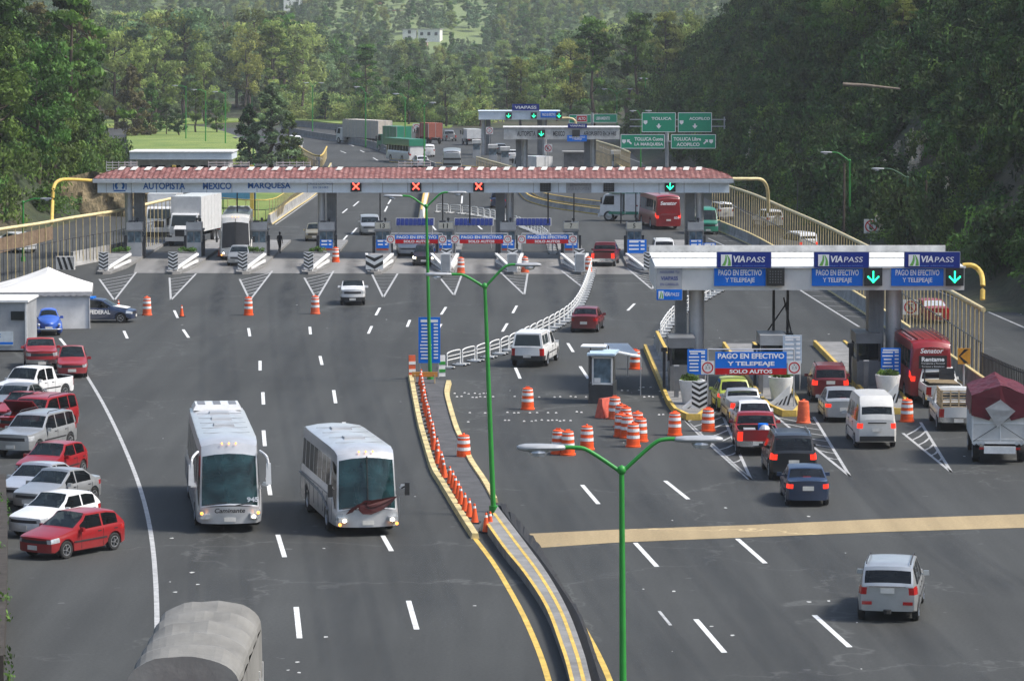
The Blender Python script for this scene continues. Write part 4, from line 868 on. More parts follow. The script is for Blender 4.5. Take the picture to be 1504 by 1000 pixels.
# ================= street lamps
def lamp_head(b, p, d, s=1.0):
    """cobra head: shell along direction d from arm end p"""
    d = Vector(d).normalized(); P = []; prof = [(-.02, .06), (.02, .1), (.2, .13), (.5, .15), (.8, .145), (.92, .1), (.97, .05)]
    r = d.cross(Vector((0, 0, 1))).normalized(); n = 10
    for (t, q) in prof:
        for k in range(n): a = 2 * pi * k / n; P.append(Vector(p) + d * t * s + r * cos(a) * q * s + Vector((0, 0, 1)) * sin(a) * q * .55 * s)
    F = [(i * n + k, i * n + (k + 1) % n, (i + 1) * n + (k + 1) % n, (i + 1) * n + k) for i in range(len(prof) - 1) for k in range(n)] + [tuple(range(n))[::-1], tuple((len(prof) - 1) * n + k for k in range(n))]
    b.add(P, F)
def lamp(px, py, ptop, arms, lab, m=M_grn, r=.1, Y=None, pole_x=None, drop=.35):
    base = G(px, py) if Y is None else Vector((AT(px, py, Y).x, Y, tz(AT(px, py, Y).x, Y) if AT(px, py, Y).z > 1 else 0))
    top = AT(px if pole_x is None else pole_x, ptop, base.y); h = top.z - base.z; t = thing('street_lamp', lab, 'street lamp', tuple(base), 0, 'green street lamps'); q = Vector((top.x - base.x, 0, h))
    b = MB(); b.tube([(0, 0, 0), q * .5, q], [r, r * .85, r * .6], 10); b.tube([(0, 0, 0), (0, 0, .35)], r * 1.7, 8); b.ball(q, r * 1.2, 8); b.build('pole', m, t, smooth=50)
    s = FPX / base.y * cos(TH) if base.y > 0 else 1
    for (ax, ay) in arms:
        e = AT(ax, ay, base.y) - base; e.y = 0; d = Vector((1 if e.x > q.x else -1, 0, 0)); hd = min(.85, abs(e.x - q.x) * .55); tip_ = e - d * hd
        b = MB(); b.tube(smooth_line([q - Vector((0, 0, .05)), q.lerp(tip_, .55) + Vector((0, 0, (tip_.z - q.z) * .2 + .05)), tip_ - d * .25 + Vector((0, 0, .0)), tip_], 4), r * .5, 7); b.build('arm', m, t, smooth=60)
        b = MB(); lamp_head(b, tip_ - d * .05, d, hd * 1.1 / .95); lh = b.build('lamp_head', M_lamp, t, smooth=60); b = MB(); b.ball(tip_ + d * .55 * hd + Vector((0, 0, -.1)), (.2, .14, .1), 8); b.build('lens', M_hl, lh)
    return t
lamp(917, 1343, 690, [(763, 657), (1058, 645)], 'tall green double-armed street lamp in the right foreground, cut by the lower edge', pole_x=913, r=.085)
lamp(725, 756, 420, [(627, 403), (793, 389)], 'tall green double-armed street lamp standing at the tip of the median wall', pole_x=712)
lamp(632, 560, 303, [(565, 288), (684, 283)], 'green double-armed street lamp behind the blue price board on the median', pole_x=626)
lamp(34, 384, 297, [(76, 292)], 'green single-armed lamp at the far left above the white tent')
lamp(1248, 366, 236, [(1206, 224)], 'green single-armed lamp on the right verge, farther of two', Y=285)
lamp(1333, 396, 261, [(1281, 248)], 'green single-armed lamp on the right verge, nearer of two', Y=262, m=simple('lamp_post_grey_green', (.05, .12, .06), .5))
lamp(1073, 330, 232, [(1090, 228)], 'thin green lamp behind the right end of the tiled canopy') if False else None
FL = [(273, 210, 128, [(253, 126)], 'green lamp on the lawn with its arm to the left, leftmost'), (302, 214, 135, [(281, 132)], 'second green lamp from the left on the lawn'), (331, 217, 138, [(312, 135)], 'third green lamp from the left on the lawn'),
      (370, 172, 118, [(352, 113), (386, 112)], 'far double-armed lamp above the bushy conifer'), (401, 168, 148, [(382, 142)], 'far lamp just right of the bushy conifer'), (372, 243, 203, [(342, 202), (399, 202)], 'double-armed lamp in front of the bushy conifer'),
      (459, 200, 127, [(446, 122), (475, 122)], 'green double-armed lamp beside the far barrier at the bend'), (285, 150, 110, [(268, 107), (300, 107)], 'pale far double-armed lamp above the lawn trees'), (537, 217, 137, [(520, 128)], 'green lamp on the far median left of the parked lorries'), (595, 236, 145, [(577, 138)], 'green lamp on the far median beside the green coach'), (623, 248, 156, [(640, 151)], 'green lamp in front of the far coach queue'),
      (906, 206, 138, [(884, 131), (929, 131)], 'double-armed lamp at the foot of the right hill behind the green signs'), (941, 250, 170, [(925, 163), (957, 163)], 'grey lamp left of the large green signs'), (948, 214, 118, [(939, 115), (950, 115)], 'thin grey double lamp above the left green sign'), (1023, 246, 200, [(1012, 232)], 'low lamp at the right end behind the tiled roof')]
for (px, py, pt, arms, lab) in FL: lamp(px, py, pt, arms, lab, r=.1)
for (px, py, pt, Y, lab) in ((1239, 372, 240, 283, 'bare brown wooden pole beside the farther right verge lamp'), (1359, 400, 265, 260, 'leaning brown wooden pole with a stay on the right verge'), (1171, 345, 265, 300, 'thin dark post standing before the right hillside')):
    q = AT(px, py, Y); q.z = 0; b = MB(); top = AT(px, pt, Y); b.tube([(0, 0, -.3), (0, 0, top.z)], [.12, .09] if px != 1171 else [.05, .04], 8)
    if px == 1359: b.tube([(0, 0, top.z - .8), (2.0, .5, top.z - 3.6)], .03, 5)
    tag(b.build('wooden_pole' if px != 1171 else 'thin_post', M_bark if px != 1171 else M_dark, loc=tuple(q)), lab, 'pole')
# ================= green direction signs and far canopies
def arrow_down(b, x, z, s, y):
    b.add([(x - s * .5, y, z), (x, y, z - s * .55), (x + s * .5, y, z), (x + s * .22, y, z + .02), (x + s * .12, y, z + s * .4), (x - s * .12, y, z + s * .4), (x - s * .22, y, z + .02)], [(0, 1, 2, 3, 4, 5, 6)])
def arrow_up(b, x, z, s, y, q):
    b.add([(x + q * s * .4, y, z + s * .4), (x + q * s * .4, y, z - s * .2), (x + q * s * .2, y, z), (x - q * s * .3, y, z - s * .5), (x - q * s * .5, y, z - s * .3), (x, y, z + s * .2), (x - q * s * .2, y, z + s * .4)], [(0, 1, 2, 3, 4, 5, 6)])
YG = 405.; sg = FPX / YG * cos(TH)
def zY(py, Y): return AT(752, py, Y).z
def xY(px, Y): return (px - 752) * Y / (FPX * cos(TH) + (51 - 51)) / 1.0 if False else AT(px, 200, Y).x
gs = thing('overhead_signs', 'pair of large green overhead signs for TOLUCA and ACOPILCO on a grey gantry', 'road signs', (xY(980, YG), YG, 0)); ox = xY(980, YG)
def gsign(parent, x0, x1, y0, y1, Y, ox, oy, rows, shield=None, arrow=None, m=None):
    X0, X1, Z0, Z1 = xY(x0, Y) - ox, xY(x1, Y) - ox, zY(y1, Y), zY(y0, Y); W_, Hh = X1 - X0, Z1 - Z0; cx, cz = (X0 + X1) / 2, (Z0 + Z1) / 2
    b = MB(); b.box((cx, 0 + oy, cz), (W_, .1, Hh)); s_ = b.build('sign_panel', m or M_sgrn, parent); b = MB(); yy = oy - .06; t_ = .07
    for (ax, az, bx, bz) in ((X0, Z0, X1, Z0), (X0, Z1, X1, Z1), (X0, Z0, X0, Z1), (X1, Z0, X1, Z1)): b.beam((ax, yy + .02, az), (bx, yy + .02, bz), .03, t_) if az == bz else b.box((ax, yy + .02, cz), (t_, .03, Hh))
    for (s, fx, fz, fw, fh) in rows: put_text(b, s, (X0 + W_ * fx, yy, Z0 + Hh * fz), W_ * fw, Hh * fh, bold=.03)
    if arrow: (arrow_down(b, X0 + W_ * arrow[1], Z0 + Hh * arrow[2], Hh * .28, yy) if arrow[0] == 'D' else arrow_up(b, X0 + W_ * arrow[1], Z0 + Hh * arrow[2], Hh * .4, yy, 1 if arrow[0] == 'R' else -1))
    if shield: x, z, q = X0 + W_ * shield[0], Z0 + Hh * shield[1], Hh * shield[2]; b.add([(x - q, yy, z + q), (x + q, yy, z + q), (x + q, yy, z - q * .3), (x, yy, z - q * 1.2), (x - q, yy, z - q * .3)], [(0, 4, 3, 2, 1)])
    b.build('lettering', M_txt, s_)
gsign(gs, 943, 992, 166, 194, YG, ox, 0, [('TOLUCA', .58, .7, .6, .15)], (.1, .5, .1), ('D', .5, .32))
gsign(gs, 996, 1045, 166, 194, YG, ox, 0, [('ACOPILCO', .64, .7, .62, .15)], (.1, .5, .1), ('D', .5, .32))
b = MB(); b.tube([(0, .5, 0), (0, .5, zY(166, YG))], .22, 10); b.beam((xY(925, YG) - ox, .4, zY(176, YG)), (xY(1066, YG) - ox, .4, zY(176, YG)), .15, .12); b.beam((xY(925, YG) - ox, .4, zY(186, YG)), (xY(1066, YG) - ox, .4, zY(186, YG)), .15, .12); b.beam((xY(1064, YG) - ox, .4, zY(172, YG)), (xY(1064, YG) - ox, .4, zY(190, YG)), .15, .12); b.build('gantry', M_gry, gs)
Y2 = 395.; ox = xY(980, Y2); gs = thing('overhead_signs', 'lower pair of green signs reading TOLUCA Cuota and TOLUCA Libre', 'road signs', (ox, Y2, 0))
gsign(gs, 912, 976, 198, 218, Y2, ox, 0, [('TOLUCA Cuota', .64, .68, .66, .26), ('LA MARQUESA', .64, .28, .66, .26)], (.07, .5, .14), ('L', .19, .48))
gsign(gs, 986, 1051, 198, 218, Y2, ox, 0, [('TOLUCA Libre', .36, .68, .62, .26), ('ACOPILCO', .38, .28, .52, .26)], (.9, .5, .14), ('R', .78, .48))
b = MB(); b.tube([(0, .4, 0), (0, .4, zY(196, Y2))], .2, 10); b.beam((xY(915, Y2) - ox, .3, zY(208, Y2)), (xY(1050, Y2) - ox, .3, zY(208, Y2)), .15, .15); b.build('post', M_gry, gs)
Y3 = 560.; ox = xY(870, Y3); gs = thing('overhead_signs', 'far green overhead sign with a red panel behind the far canopy', 'road signs', (ox, Y3, 0))
gsign(gs, 836, 868, 169, 181, Y3, ox, 0, [('TOLUCA', .5, .5, .5, .4)]); gsign(gs, 872, 906, 168, 180, Y3, ox, 0, [('LIBRAMIENTO', .4, .5, .6, .4)]); gsign(gs, 847, 862, 170, 179, Y3, ox, -.15, [('ALTO', .5, .5, .7, .5)], m=M_sred)
b = MB(); b.tube([(0, .4, 0), (0, .4, zY(166, Y3))], .2, 8); b.build('post', M_gry, gs)
def far_canopy(Y, x0, x1, y0, y1, cols, lab, texts, sigs, extra):
    ox = xY((x0 + x1) / 2, Y); t = thing('toll_canopy', lab, 'toll canopy', (ox, Y, 0)); X0, X1, Z0, Z1 = xY(x0, Y) - ox, xY(x1, Y) - ox, zY(y1, Y), zY(y0, Y)
    b = MB(); b.box(((X0 + X1) / 2, 3, (Z0 + Z1) / 2), (X1 - X0, 6, Z1 - Z0)); b.box(((X0 + X1) / 2, 3, Z1 + .04), (X1 - X0 + .2, 6.3, .08)); b.build('fascia', M_fasc if not sigs or Y > 450 else M_whited, t)
    for (cx, r, q) in cols: b = MB(); b.tube([(xY(cx, Y) - ox, 2, 0), (xY(cx, Y) - ox, 2, Z0)], r, 14); b.build('column', M_steel, t, smooth=50); MB().box((xY(cx, Y) - ox + q * (r + .4), 2.6, Z0 / 2), (.7, 1, Z0)).build('pier', M_gryd, t)
    for (s, cx, w_, h_) in texts: b = MB(); put_text(b, s, (xY(cx, Y) - ox, -.03, (Z0 + Z1) / 2), w_, h_, bold=.02); b.build('lettering', M_dark, t)
    for (cx, kd) in sigs: signal(t, xY(cx, Y) - ox, -.1, (Z0 + Z1) / 2, kd, .85)
    for (a, c, p, q, m, s) in extra:
        b = MB(); Xa, Xc, Za, Zc = xY(a, Y) - ox, xY(c, Y) - ox, zY(q, Y), zY(p, Y); b.box(((Xa + Xc) / 2, -.2, (Za + Zc) / 2), (Xc - Xa, .1, Zc - Za)); put_text(b, s, ((Xa + Xc) / 2, -.27, (Za + Zc) / 2), (Xc - Xa) * .8, (Zc - Za) * (.6 if '\n' in s else .45), 1, bold=.02); b.build('hung_sign', [m, M_txt], t)
far_canopy(406., 740, 910, 188, 205, [(771, .33, -1), (872, .33, -1)], 'far white toll canopy with black AUTOPISTA MEXICO lettering', [('AUTOPISTA', 773, 2.2, .6), ('MEXICO', 821, 1.4, .6), ('AEROPUERTO EN 24 HRS', 881, 3.9, .5)], [(795, 'A'), (846, 'O')], [(833, 862, 199, 208, M_blue, 'PAGO EN EFECTIVO\nY TELEPEAJE'), (834, 862, 182, 188, M_navy, 'VIAPASS')])
far_canopy(504., 703, 822, 164, 176, [(800, .33, -1), (710, .3, 1)], 'farthest grey toll canopy with two green arrows and a navy sign on top', [], [(747, 'A'), (784, 'A'), (821, 'A')], [(752, 792, 153, 163, M_navy, 'VIAPASS'), (794, 818, 164, 173, M_blue, 'PAGO EN EFECTIVO')])
pipe('arched_pipe', [AT(822, 174, 505), AT(835, 174, 505), AT(844, 177, 505), AT(846, 188, 505)], .18, M_pipe, 'small cream arched pipe at the right end of the farthest canopy')
b_ = [(700, 232, 'narrow grey far toll booth left of the white far canopy'), (724, 240, 'far toll booth with a white panel between the two far canopies'), (742, 244, 'far toll booth just left of the first far column'), (905, 250, 'far toll booth under the right end of the far canopy')]
for (px, py, lab) in b_:
    q = G(px, py); t = thing('toll_booth', lab, 'toll booth', tuple(q), 0, 'booths of the far toll gates'); MB().box((0, 0, .6), (1.1, 2.2, 1.2)).build('base', M_gry, t); MB().box((0, 0, 1.65), (1.0, 2.1, .9)).build('glazing', M_gbooth, t); MB().box((0, 0, 2.35), (1.3, 2.5, .5)).build('roof_box', M_whited, t)
q = G(845, 262); t = thing('shelter', 'weathered grey sheet metal hut beyond the tiled roof', 'hut', tuple(q)); b = MB(); b.box((0, 0, 1.6), (2.9, 2.6, 3.2))
for k_ in range(12): b.box((-1.4 + k_ * .25, -1.31, 1.6), (.04, .04, 3.1))
b.build('walls', M_conc, t); b = MB(); b.box((0, 0, 3.3), (3.3, 3.1, .14)); b.build('roof', M_concp, t)
def round_sign(px, py, ptop, s, lab, kind='noP', post=True):
    q = G(px, py); top = AT(px, ptop, q.y).z; t = thing('road_sign', lab, 'road sign', tuple(q)); z = top - s / 2; b = MB()
    if post: b.tube([(0, .05, 0), (0, .05, top)], .035, 6); b.build('post', M_steel, t)
    MB().box((0, 0, z), (s, .04, s)).build('plate', M_white if kind != 'blue' else M_blue, t); b = MB(); n = 22; r1, r0 = s * .43, s * .34
    for k in range(n):
        a, c = 2 * pi * k / n, 2 * pi * (k + 1) / n; b.quad((r0 * cos(a), -.026, z + r0 * sin(a)), (r1 * cos(a), -.026, z + r1 * sin(a)), (r1 * cos(c), -.026, z + r1 * sin(c)), (r0 * cos(c), -.026, z + r0 * sin(c)))
    if kind == 'noP': b.beam((-s * .27, -.03, z + s * .27), (s * .27, -.03, z - s * .27), .012, s * .07)
    if kind != 'blue': b.build('red_ring', M_sred, t)
    b = MB(); put_text(b, 'E' if kind == 'noP' else 'P' if kind == 'blue' else '2.5', (0, -.028, z), s * .26, s * .36, bold=.03); b.build('letter', M_black if kind != 'blue' else M_txt, t)
round_sign(1279, 376, 322, 1.15, 'square no parking sign at the foot of the right hillside'); round_sign(1337, 492, 440, .9, 'narrow no parking sign by the pier of the flat canopy'); round_sign(805, 262, 212, 1.0, 'far no parking sign under the white far canopy'); round_sign(719, 236, 187, 1.0, 'far no parking sign by the far toll booths', 'lim'); round_sign(612, 196, 182, 1.4, 'red ringed sign behind the far coaches', 'lim')
# ================= right toll islands
def arc_island(X, Yn, L_, w_, lab, ym):
    t = thing('toll_island', lab, 'traffic island', (X, Yn, 0), 0, 'islands between the right toll lanes'); P = [(-w_ / 2, 7), (-w_ * .42, 3), (-.25, .4), (.25, .4), (w_ * .42, 3), (w_ / 2, 7), (w_ / 2, L_), (-w_ / 2, L_)]
    MB().prism(P, 0, .22).build('deck', M_conc, t); Q = [Vector((x, y, 0)) for x, y in [P[7], P[0], P[1], P[2], P[3], P[4], P[5], P[6]]]; MB().wall(Q, .2, 0.004, .3, 0, .16).build('kerb', ym, t); return t
RX = [((1027 - 752) / 31.4, 156.5, 'with an orange barrel at its nose, first right toll island'), ((1157 - 752) / 31.2, 158, 'with a plain orange barrel, second right toll island'), ((1318 - 752) / 31.0, 159, 'under the thick right column, third right toll island')]
for i, (X, Yn, lab) in enumerate(RX):
    arc_island(X - (.35 if i == 0 else 0), Yn, 36, 1.7, 'kerbed island ' + lab, M_yel)
    t = thing('planter', 'white tapered planter with green shrubs on the ' + lab.split(', ')[1], 'planter', (X - (.0 if i else .15), Yn + 5.5, .22), 0, 'white planters on the right toll islands'); MB().lathe([(.42, 0), (.45, .05), (.62, 1.1), (.62, 1.14), (.52, 1.14), (.5, 1.0), (0, 1.0)], 20).build('pot', M_white, t, smooth=50); shrubs(t, .8, .8, 1.05, 16, .2)
    t = thing('warning_board', 'small diagonally striped board leaning on the planter of the ' + lab.split(', ')[1], 'striped panel', (X, Yn + 3.2, .22), 0, 'striped panels by the planters'); b = MB(); b.add([(-.7, 0, 0), (.25, 0, 0), (.25, .0, .95), (-.7, .05, .1), (-.7, .05, 0), (.25, .05, 0), (.25, .05, .95), (-.7, .1, .1)], [(0, 1, 2, 3), (5, 4, 7, 6), (3, 2, 6, 7), (1, 5, 6, 2), (0, 3, 7, 4)]); b.build('panel', M_white, t); b = MB()
    for k_ in range(4): x = -.5 + k_ * .2; b.add([(x, -.012, .02), (x + .09, -.012, .02), (x + .25, -.012, .1 + (x + .6) * .75), (x + .16, -.012, .05 + (x + .6) * .75)], [(0, 1, 2, 3)])
    b.build('stripes', M_black, t)
    bt = thing('toll_booth', 'tall grey toll booth on the ' + lab.split(', ')[1], 'toll booth', (X - (.35 if i != 1 else -.05), Yn + 12.5, .22), 0, 'booths under the white flat canopy')
    MB().box((0, 0, .65), (1.15, 2.6, 1.3)).build('base', M_gryd if i != 1 else M_gry, bt); MB().box((0, 0, 1.72), (1.08, 2.5, .85)).build('glazing', M_glass, bt); MB().box((0, 0, 2.4), (1.3, 2.8, .5)).build('roof_box', M_gryd if i != 1 else M_gry, bt); b = MB()
    for (x, y) in ((-.55, -1.27), (.55, -1.27), (-.55, 1.27), (.55, 1.27)): b.box((x, y, 1.7), (.1, .1, .9))
    b.box((-.85, -.6, 1.1), (.14, .14, 2.0)); b.box((-.85, -.6, 2.0), (.3, .2, .2)); b.build('frame', M_dark, bt)
    pt = thing('bollard', 'tall grey square bollard at the approach to the ' + lab.split(', ')[1], 'bollard', (X - .75, Yn + 8.5, .22), 0, 'bollards on the right islands'); MB().box((0, 0, .75), (.22, .22, 1.5)).build('shaft', M_gryd, pt); MB().box((0, 0, 1.53), (.26, .26, .05)).build('cap', M_steel, pt)
t = thing('chevron_board', 'black and white chevron board behind the orange barrel on the first right island', 'chevron board', (RX[0][0] + .02, 158.6, .2), 0, 'chevron boards on the island noses'); chevron_board(.72, 1.3, t)
banner((1051 - 752) / 31.0, (1156 - 752) / 31.0, 160.8, 2.82, 2.04, 1.74, 'PAGO EN EFECTIVO\nY TELEPEAJE', 'SOLO AUTOS', 'large blue and red payment banner over the first right toll lane')
def board_post(px0, px1, py0, py1, Y, lab, rows, base=0, seed=1, m=None):
    X0, X1, Z0, Z1 = xY(px0, Y), xY(px1, Y), zY(py1, Y), zY(py0, Y); t = thing('price_board', lab, 'price board', ((X0 + X1) / 2, Y, base), 0, 'blue toll price boards'); small_board(t, 0, 0, (Z0 + Z1) / 2 - base, X1 - X0, Z1 - Z0, rows, m, 'panel', seed); b = MB(); [b.tube([(q * (X1 - X0) * .42, .05, 0), (q * (X1 - X0) * .42, .05, Z1 - base)], .03, 6) for q in (-1, 1)]; b.build('post', M_steel, t)
board_post(1011, 1040, 513, 550, 166, 'blue price board before the first right toll booth', 6, .2); board_post(1297, 1326, 511, 549, 166, 'blue price board on the thick right column', 6, .2, 2); board_post(1152, 1180, 492, 533, 168.5, 'pale price board beside the second right toll booth', 5, .2, 3, m=simple('board_pale', (.5, .58, .66), .5))
board_post(614, 646, 466, 533, 175.5, 'tall blue price board on the left end of the median', 11, .1, 4); board_post(922, 950, 352, 372, 262, 'blue price board beside booth 5', 3, .2, 5); board_post(1034, 1052, 357, 371, 262, 'small blue board right of the canopy end column', 3, 0, 6)
board_post(1032, 1046, 516, 528, 163, 'tiny blue notice left of the large payment banner', 2, .2, 7) if False else None
q = G(1422, 560); t = thing('curve_sign', 'orange chevron sign for a left bend on the right fence', 'road sign', (xY(1420, 166), 166, 0)); z0 = zY(523, 166); b = MB(); b.box((0, 0, z0), (.62, .05, .78)); b.build('plate', M_sorg, t); b = MB(); b.add([(.22, -.03, z0 + .34), (-.2, -.03, z0), (.22, -.03, z0 - .34), (.0, -.03, z0 - .34), (-.28, -.03, z0), (0, -.03, z0 + .34)], [(0, 5, 4, 1), (1, 4, 3, 2)]); b.build('arrow', M_black, t); MB().tube([(0, .06, 0), (0, .06, z0 + .35)], .04, 6).build('post', M_steel, t)
# chevron-ended jersey barrier left of the first right booth
jb = jersey('jersey_barrier', [G(985, 552), G(976, 535), G(965, 512)], 'short weathered yellow and white barrier with striped end by the first right booth', M_concp, .95, True, ym=M_yel)
# ================= portable white barriers
def mk_valla():
    t = thing('crowd_barrier', 'x', 'barrier', (0, 0, 0)); b = MB(); L_ = 2.05
    b.tube(smooth_line([(-L_ / 2 + .1, 0, .1), (-L_ / 2 + .1, 0, .6), (-L_ / 2 + .25, 0, .85), (L_ / 2 - .25, 0, .88), (L_ / 2 - .1, 0, .65), (L_ / 2 - .1, 0, .1)], 3), .035, 6); b.tube([(-L_ / 2 + .1, 0, .45), (L_ / 2 - .1, 0, .45)], .03, 6); b.tube([(-L_ / 2 + .1, 0, .65), (L_ / 2 - .1, 0, .65)], .022, 6); b.build('rails', M_white, t)
    b = MB(); [b.box((q * .8, 0, .08), (.16, .75, .08)) for q in (-1, 1)]; b.build('foot', M_white, t); b = MB(); [b.box((q * .8, e * .32, .035), (.2, .14, .07)) for q in (-1, 1) for e in (-1, 1)]; b.build('rubber_feet', M_rub, t); return t
bpy.context.view_layer.update()
def row_of(src, pts, step, lab, group, first=False):
    P = resample(Gl(pts, 5), step); n = len(P) - 1
    for i in range(n):
        c = (P[i] + P[i + 1]) / 2; d = P[i + 1] - P[i]; o = dup(src, (c.x, c.y, 0), atan2(d.y, d.x)) if not (first and i == 0) else src
        if o is src: src.location = (c.x, c.y, 0); src.rotation_euler = (0, 0, atan2(d.y, d.x))
        o['label'] = lab % (ORD[i] if i < len(ORD) else 'last'); o['group'] = group
VA = mk_valla(); bpy.context.view_layer.update()
row_of(VA, [(655, 542), (700, 531), (740, 519), (780, 500), (815, 482), (840, 464), (855, 440), (864, 415), (869, 396)], 2.2, 'low white tube barrier, %s from the near end of the line to booth 7', 'white barriers on the way to booth 7', True)
row_of(VA, [(970, 497), (984, 476), (1008, 456), (1040, 437), (1062, 425)], 2.2, 'low white tube barrier, %s from the near end of the line behind the flat canopy', 'white barriers behind the flat canopy')
row_of(VA, [(640, 312), (690, 316), (740, 326), (785, 342), (806, 356), (812, 374)], 2.2, 'low white tube barrier, %s from the left of the line beyond booth 11', 'white barriers beyond booth 11')
# ================= barrels and cones
def mk_barrel(om=M_org):
    t = thing('traffic_barrel', 'x', 'traffic barrel', (0, 0, 0)); R = [(.34, .0), (.34, .07), (.30, .085), (.295, .30), (.285, .305), (.28, .56), (.27, .565), (.265, .82), (.25, .825), (.24, 1.0), (.18, 1.03), (.0, 1.04)]
    MB().lathe(R, 18).build('drum', om, t, smooth=35); MB().lathe([(.33, 0), (.33, .07), (.2, .08)], 14).build('base_ring', M_rub if om is M_orgd else om, t); b = MB(); 
    for (z, r) in ((.38, .291), (.67, .276)): b.lathe([(r, z), (r - .006, z + .14)], 18)
    b.lathe([(.253, .90), (.249, .96)], 18); b.build('reflective_bands', M_refl, t); MB().box((0, 0, 1.06), (.2, .05, .08)).build('handle', om, t); return t
BAR = [(775, 604, 'orange barrel with white bands standing alone left of the dark kiosk'), (681, 677, 'orange barrel on the right kerb of the median'), (820, 669, 'orange barrel, left one of the pair behind the foreground lamp head'), (834, 671, 'orange barrel, right one of the pair behind the foreground lamp head'), (862, 663, 'orange barrel alone between the pair and the barrel cluster'), (933, 545, 'orange barrel under the white awning sheet'),
       (903, 618, 'orange barrel at the top of the cluster by the red water barrier'), (912, 630, 'orange barrel, second row of the cluster, left'), (919, 634, 'orange barrel, second row of the cluster, right'), (912, 644, 'orange barrel, third row of the cluster, left'), (921, 646, 'orange barrel in the middle of the cluster, third row'), (941, 651, 'orange barrel at the right edge of the cluster'), (936, 642, 'orange barrel behind the right edge of the cluster'), (930, 659, 'nearest orange barrel of the cluster, bottom'),
       (991, 642, 'orange barrel beside the hatched nose left of the first right island'), (1040, 636, 'orange barrel right at the nose of the first right island'), (1180, 624, 'plain faded orange barrel at the nose of the second right island'), (1332, 622, 'orange barrel behind the white van at the third right island'),
       (216, 466, 'red barrel at the far left in front of the hatched tips'), (365, 466, 'orange barrel below the third hatched tip'), (463, 464, 'red barrel below the fourth hatched tip'), (677, 404, 'red barrel right of the white cabinet at booth 11'), (771, 403, 'red barrel right of the white cabinet by the thick column'), (864, 403, 'red barrel right of the white cabinet at booth 7'), (493, 388, 'orange and white barrel beside the fourth booth')]
PB = mk_barrel(); PF = mk_barrel(M_orgd); bpy.context.view_layer.update(); used = set()
for i, (px, py, lab) in enumerate(BAR):
    src = PF if 'red' in lab or 'faded' in lab else PB; q = G(px, py - 3)
    if src not in used: used.add(src); o = src; o.location = q
    else: o = dup(src, q, random.uniform(0, 6))
    o['label'] = lab; o['group'] = 'traffic barrels on the road'; o.scale = (1.0, 1.0, 1.0) if py > 500 else (.95, .95, 1.12)
def mk_cone():
    t = thing('traffic_cone', 'x', 'traffic cone', (0, 0, 0)); MB().lathe([(.15, .04), (.13, .1), (.035, .72), (0, .73)], 14).build('cone', M_org, t, smooth=40); MB().box((0, 0, .025), (.4, .4, .05)).build('base', M_rub, t); MB().lathe([(.062, .56), (.04, .68)], 14).build('white_tip', M_refl, t); return t
CN = mk_cone(); bpy.context.view_layer.update(); P = resample(Gl([(618, 566), (622, 590), (628, 622), (636, 655), (646, 690), (657, 711), (672, 736), (686, 762), (697, 773)], 5), 1.55); n = len(P)
for i, q in enumerate(P):
    o = CN if i == 0 else dup(CN, (0, 0, 0)); o.location = (q.x + random.uniform(-.06, .06), q.y + random.uniform(-.2, .2), .12); o.rotation_euler = (random.uniform(-.04, .04), random.uniform(-.04, .04), random.uniform(-.4, .4)); o['label'] = 'orange cone with white tip, %s from the far end of the row on the median' % (ORD[i] if i < 36 else 'last'); o['group'] = 'cones along the median'
bpy.context.view_layer.update()
for o in [q for q in COL.objects if q.get('label', '').startswith('plain faded')]:
    for c_ in [q for q in COL.objects if q.parent is o and q.name.startswith('reflective')]: bpy.data.objects.remove(c_)
for (px, py, lab, g_) in ((714, 783, 'left cone of the pair at the tip of the median wall', None), (720, 781, 'right cone of the pair at the tip of the median wall', None), (267, 466, 'single red cone between the two left barrels', None), (174, 458, 'small cone behind the police car bonnet', None), (655, 226, 'far cone by the far toll booths', None), (322, 378, 'small cone lying by the second left booth', None)):
    o = dup(CN, G(px, py - 1) + Vector((0, 0, .0)), .3, lab); o['group'] = 'single cones'
# red water barrier by the cluster
q = G(893, 612); t = thing('water_barrier', 'faded red plastic wedge barrier next to the barrel cluster', 'barrier', tuple(q), .9); b = MB(); b.add([(-.7, -.25, 0), (.7, -.25, 0), (.7, .25, 0), (-.7, .25, 0), (-.6, -.1, .9), (.6, -.1, .9), (.6, .1, .9), (-.6, .1, .9)], [(4, 5, 6, 7), (0, 1, 5, 4), (1, 2, 6, 5), (2, 3, 7, 6), (3, 0, 4, 7)]); b.build('shell', simple('faded_red_plastic', (.6, .12, .08), .6, var=.3), t); MB().box((0, -.2, .5), (.3, .1, .2)).build('recess', M_sred, t)
# kiosk with awning
q = G(886, 590); t = thing('kiosk', 'narrow dark glazed kiosk with white roof on the right carriageway', 'kiosk', tuple(q), -.12); b = MB(); b.box((0, 0, .5), (1.15, 1.9, 1.0)); b.box((0, 0, 1.62), (1.02, 1.8, 1.25)); b.build('cabin', simple('kiosk_dark', (.05, .055, .06), .3, .2), t)
b = MB()
for (x, z, w_, h_) in ((-.42, 1.6, .08, 1.35), (.5, 1.6, .08, 1.35), (.04, 2.25, 1.0, .08), (.04, .98, 1.0, .08)): b.box((x, -.97, z), (w_, .06, h_))
b.build('window_frame', M_white, t); MB().box((.04, -.93, 1.6), (.84, .03, 1.2)).build('window', M_gbooth, t); b = MB(); b.box((-.2, -.98, 1.15), (.3, .03, .22)); b.build('notice', M_white, t)
MB().box((0, -.1, 2.42), (1.35, 2.4, .1)).build('roof', simple('roof_pale_blue', (.45, .58, .68), .4), t); MB().box((-.55, .9, 2.65), (1.2, 1.2, .06)).build('upper_roof', M_white, t); b = MB(); [b.tube([(x, y, 0), (x, y, 2.6)], .03, 6) for x, y in ((-.75, 1.3), (-.6, -.95), (.1, 1.6))]; b.build('prop', M_dark, t)
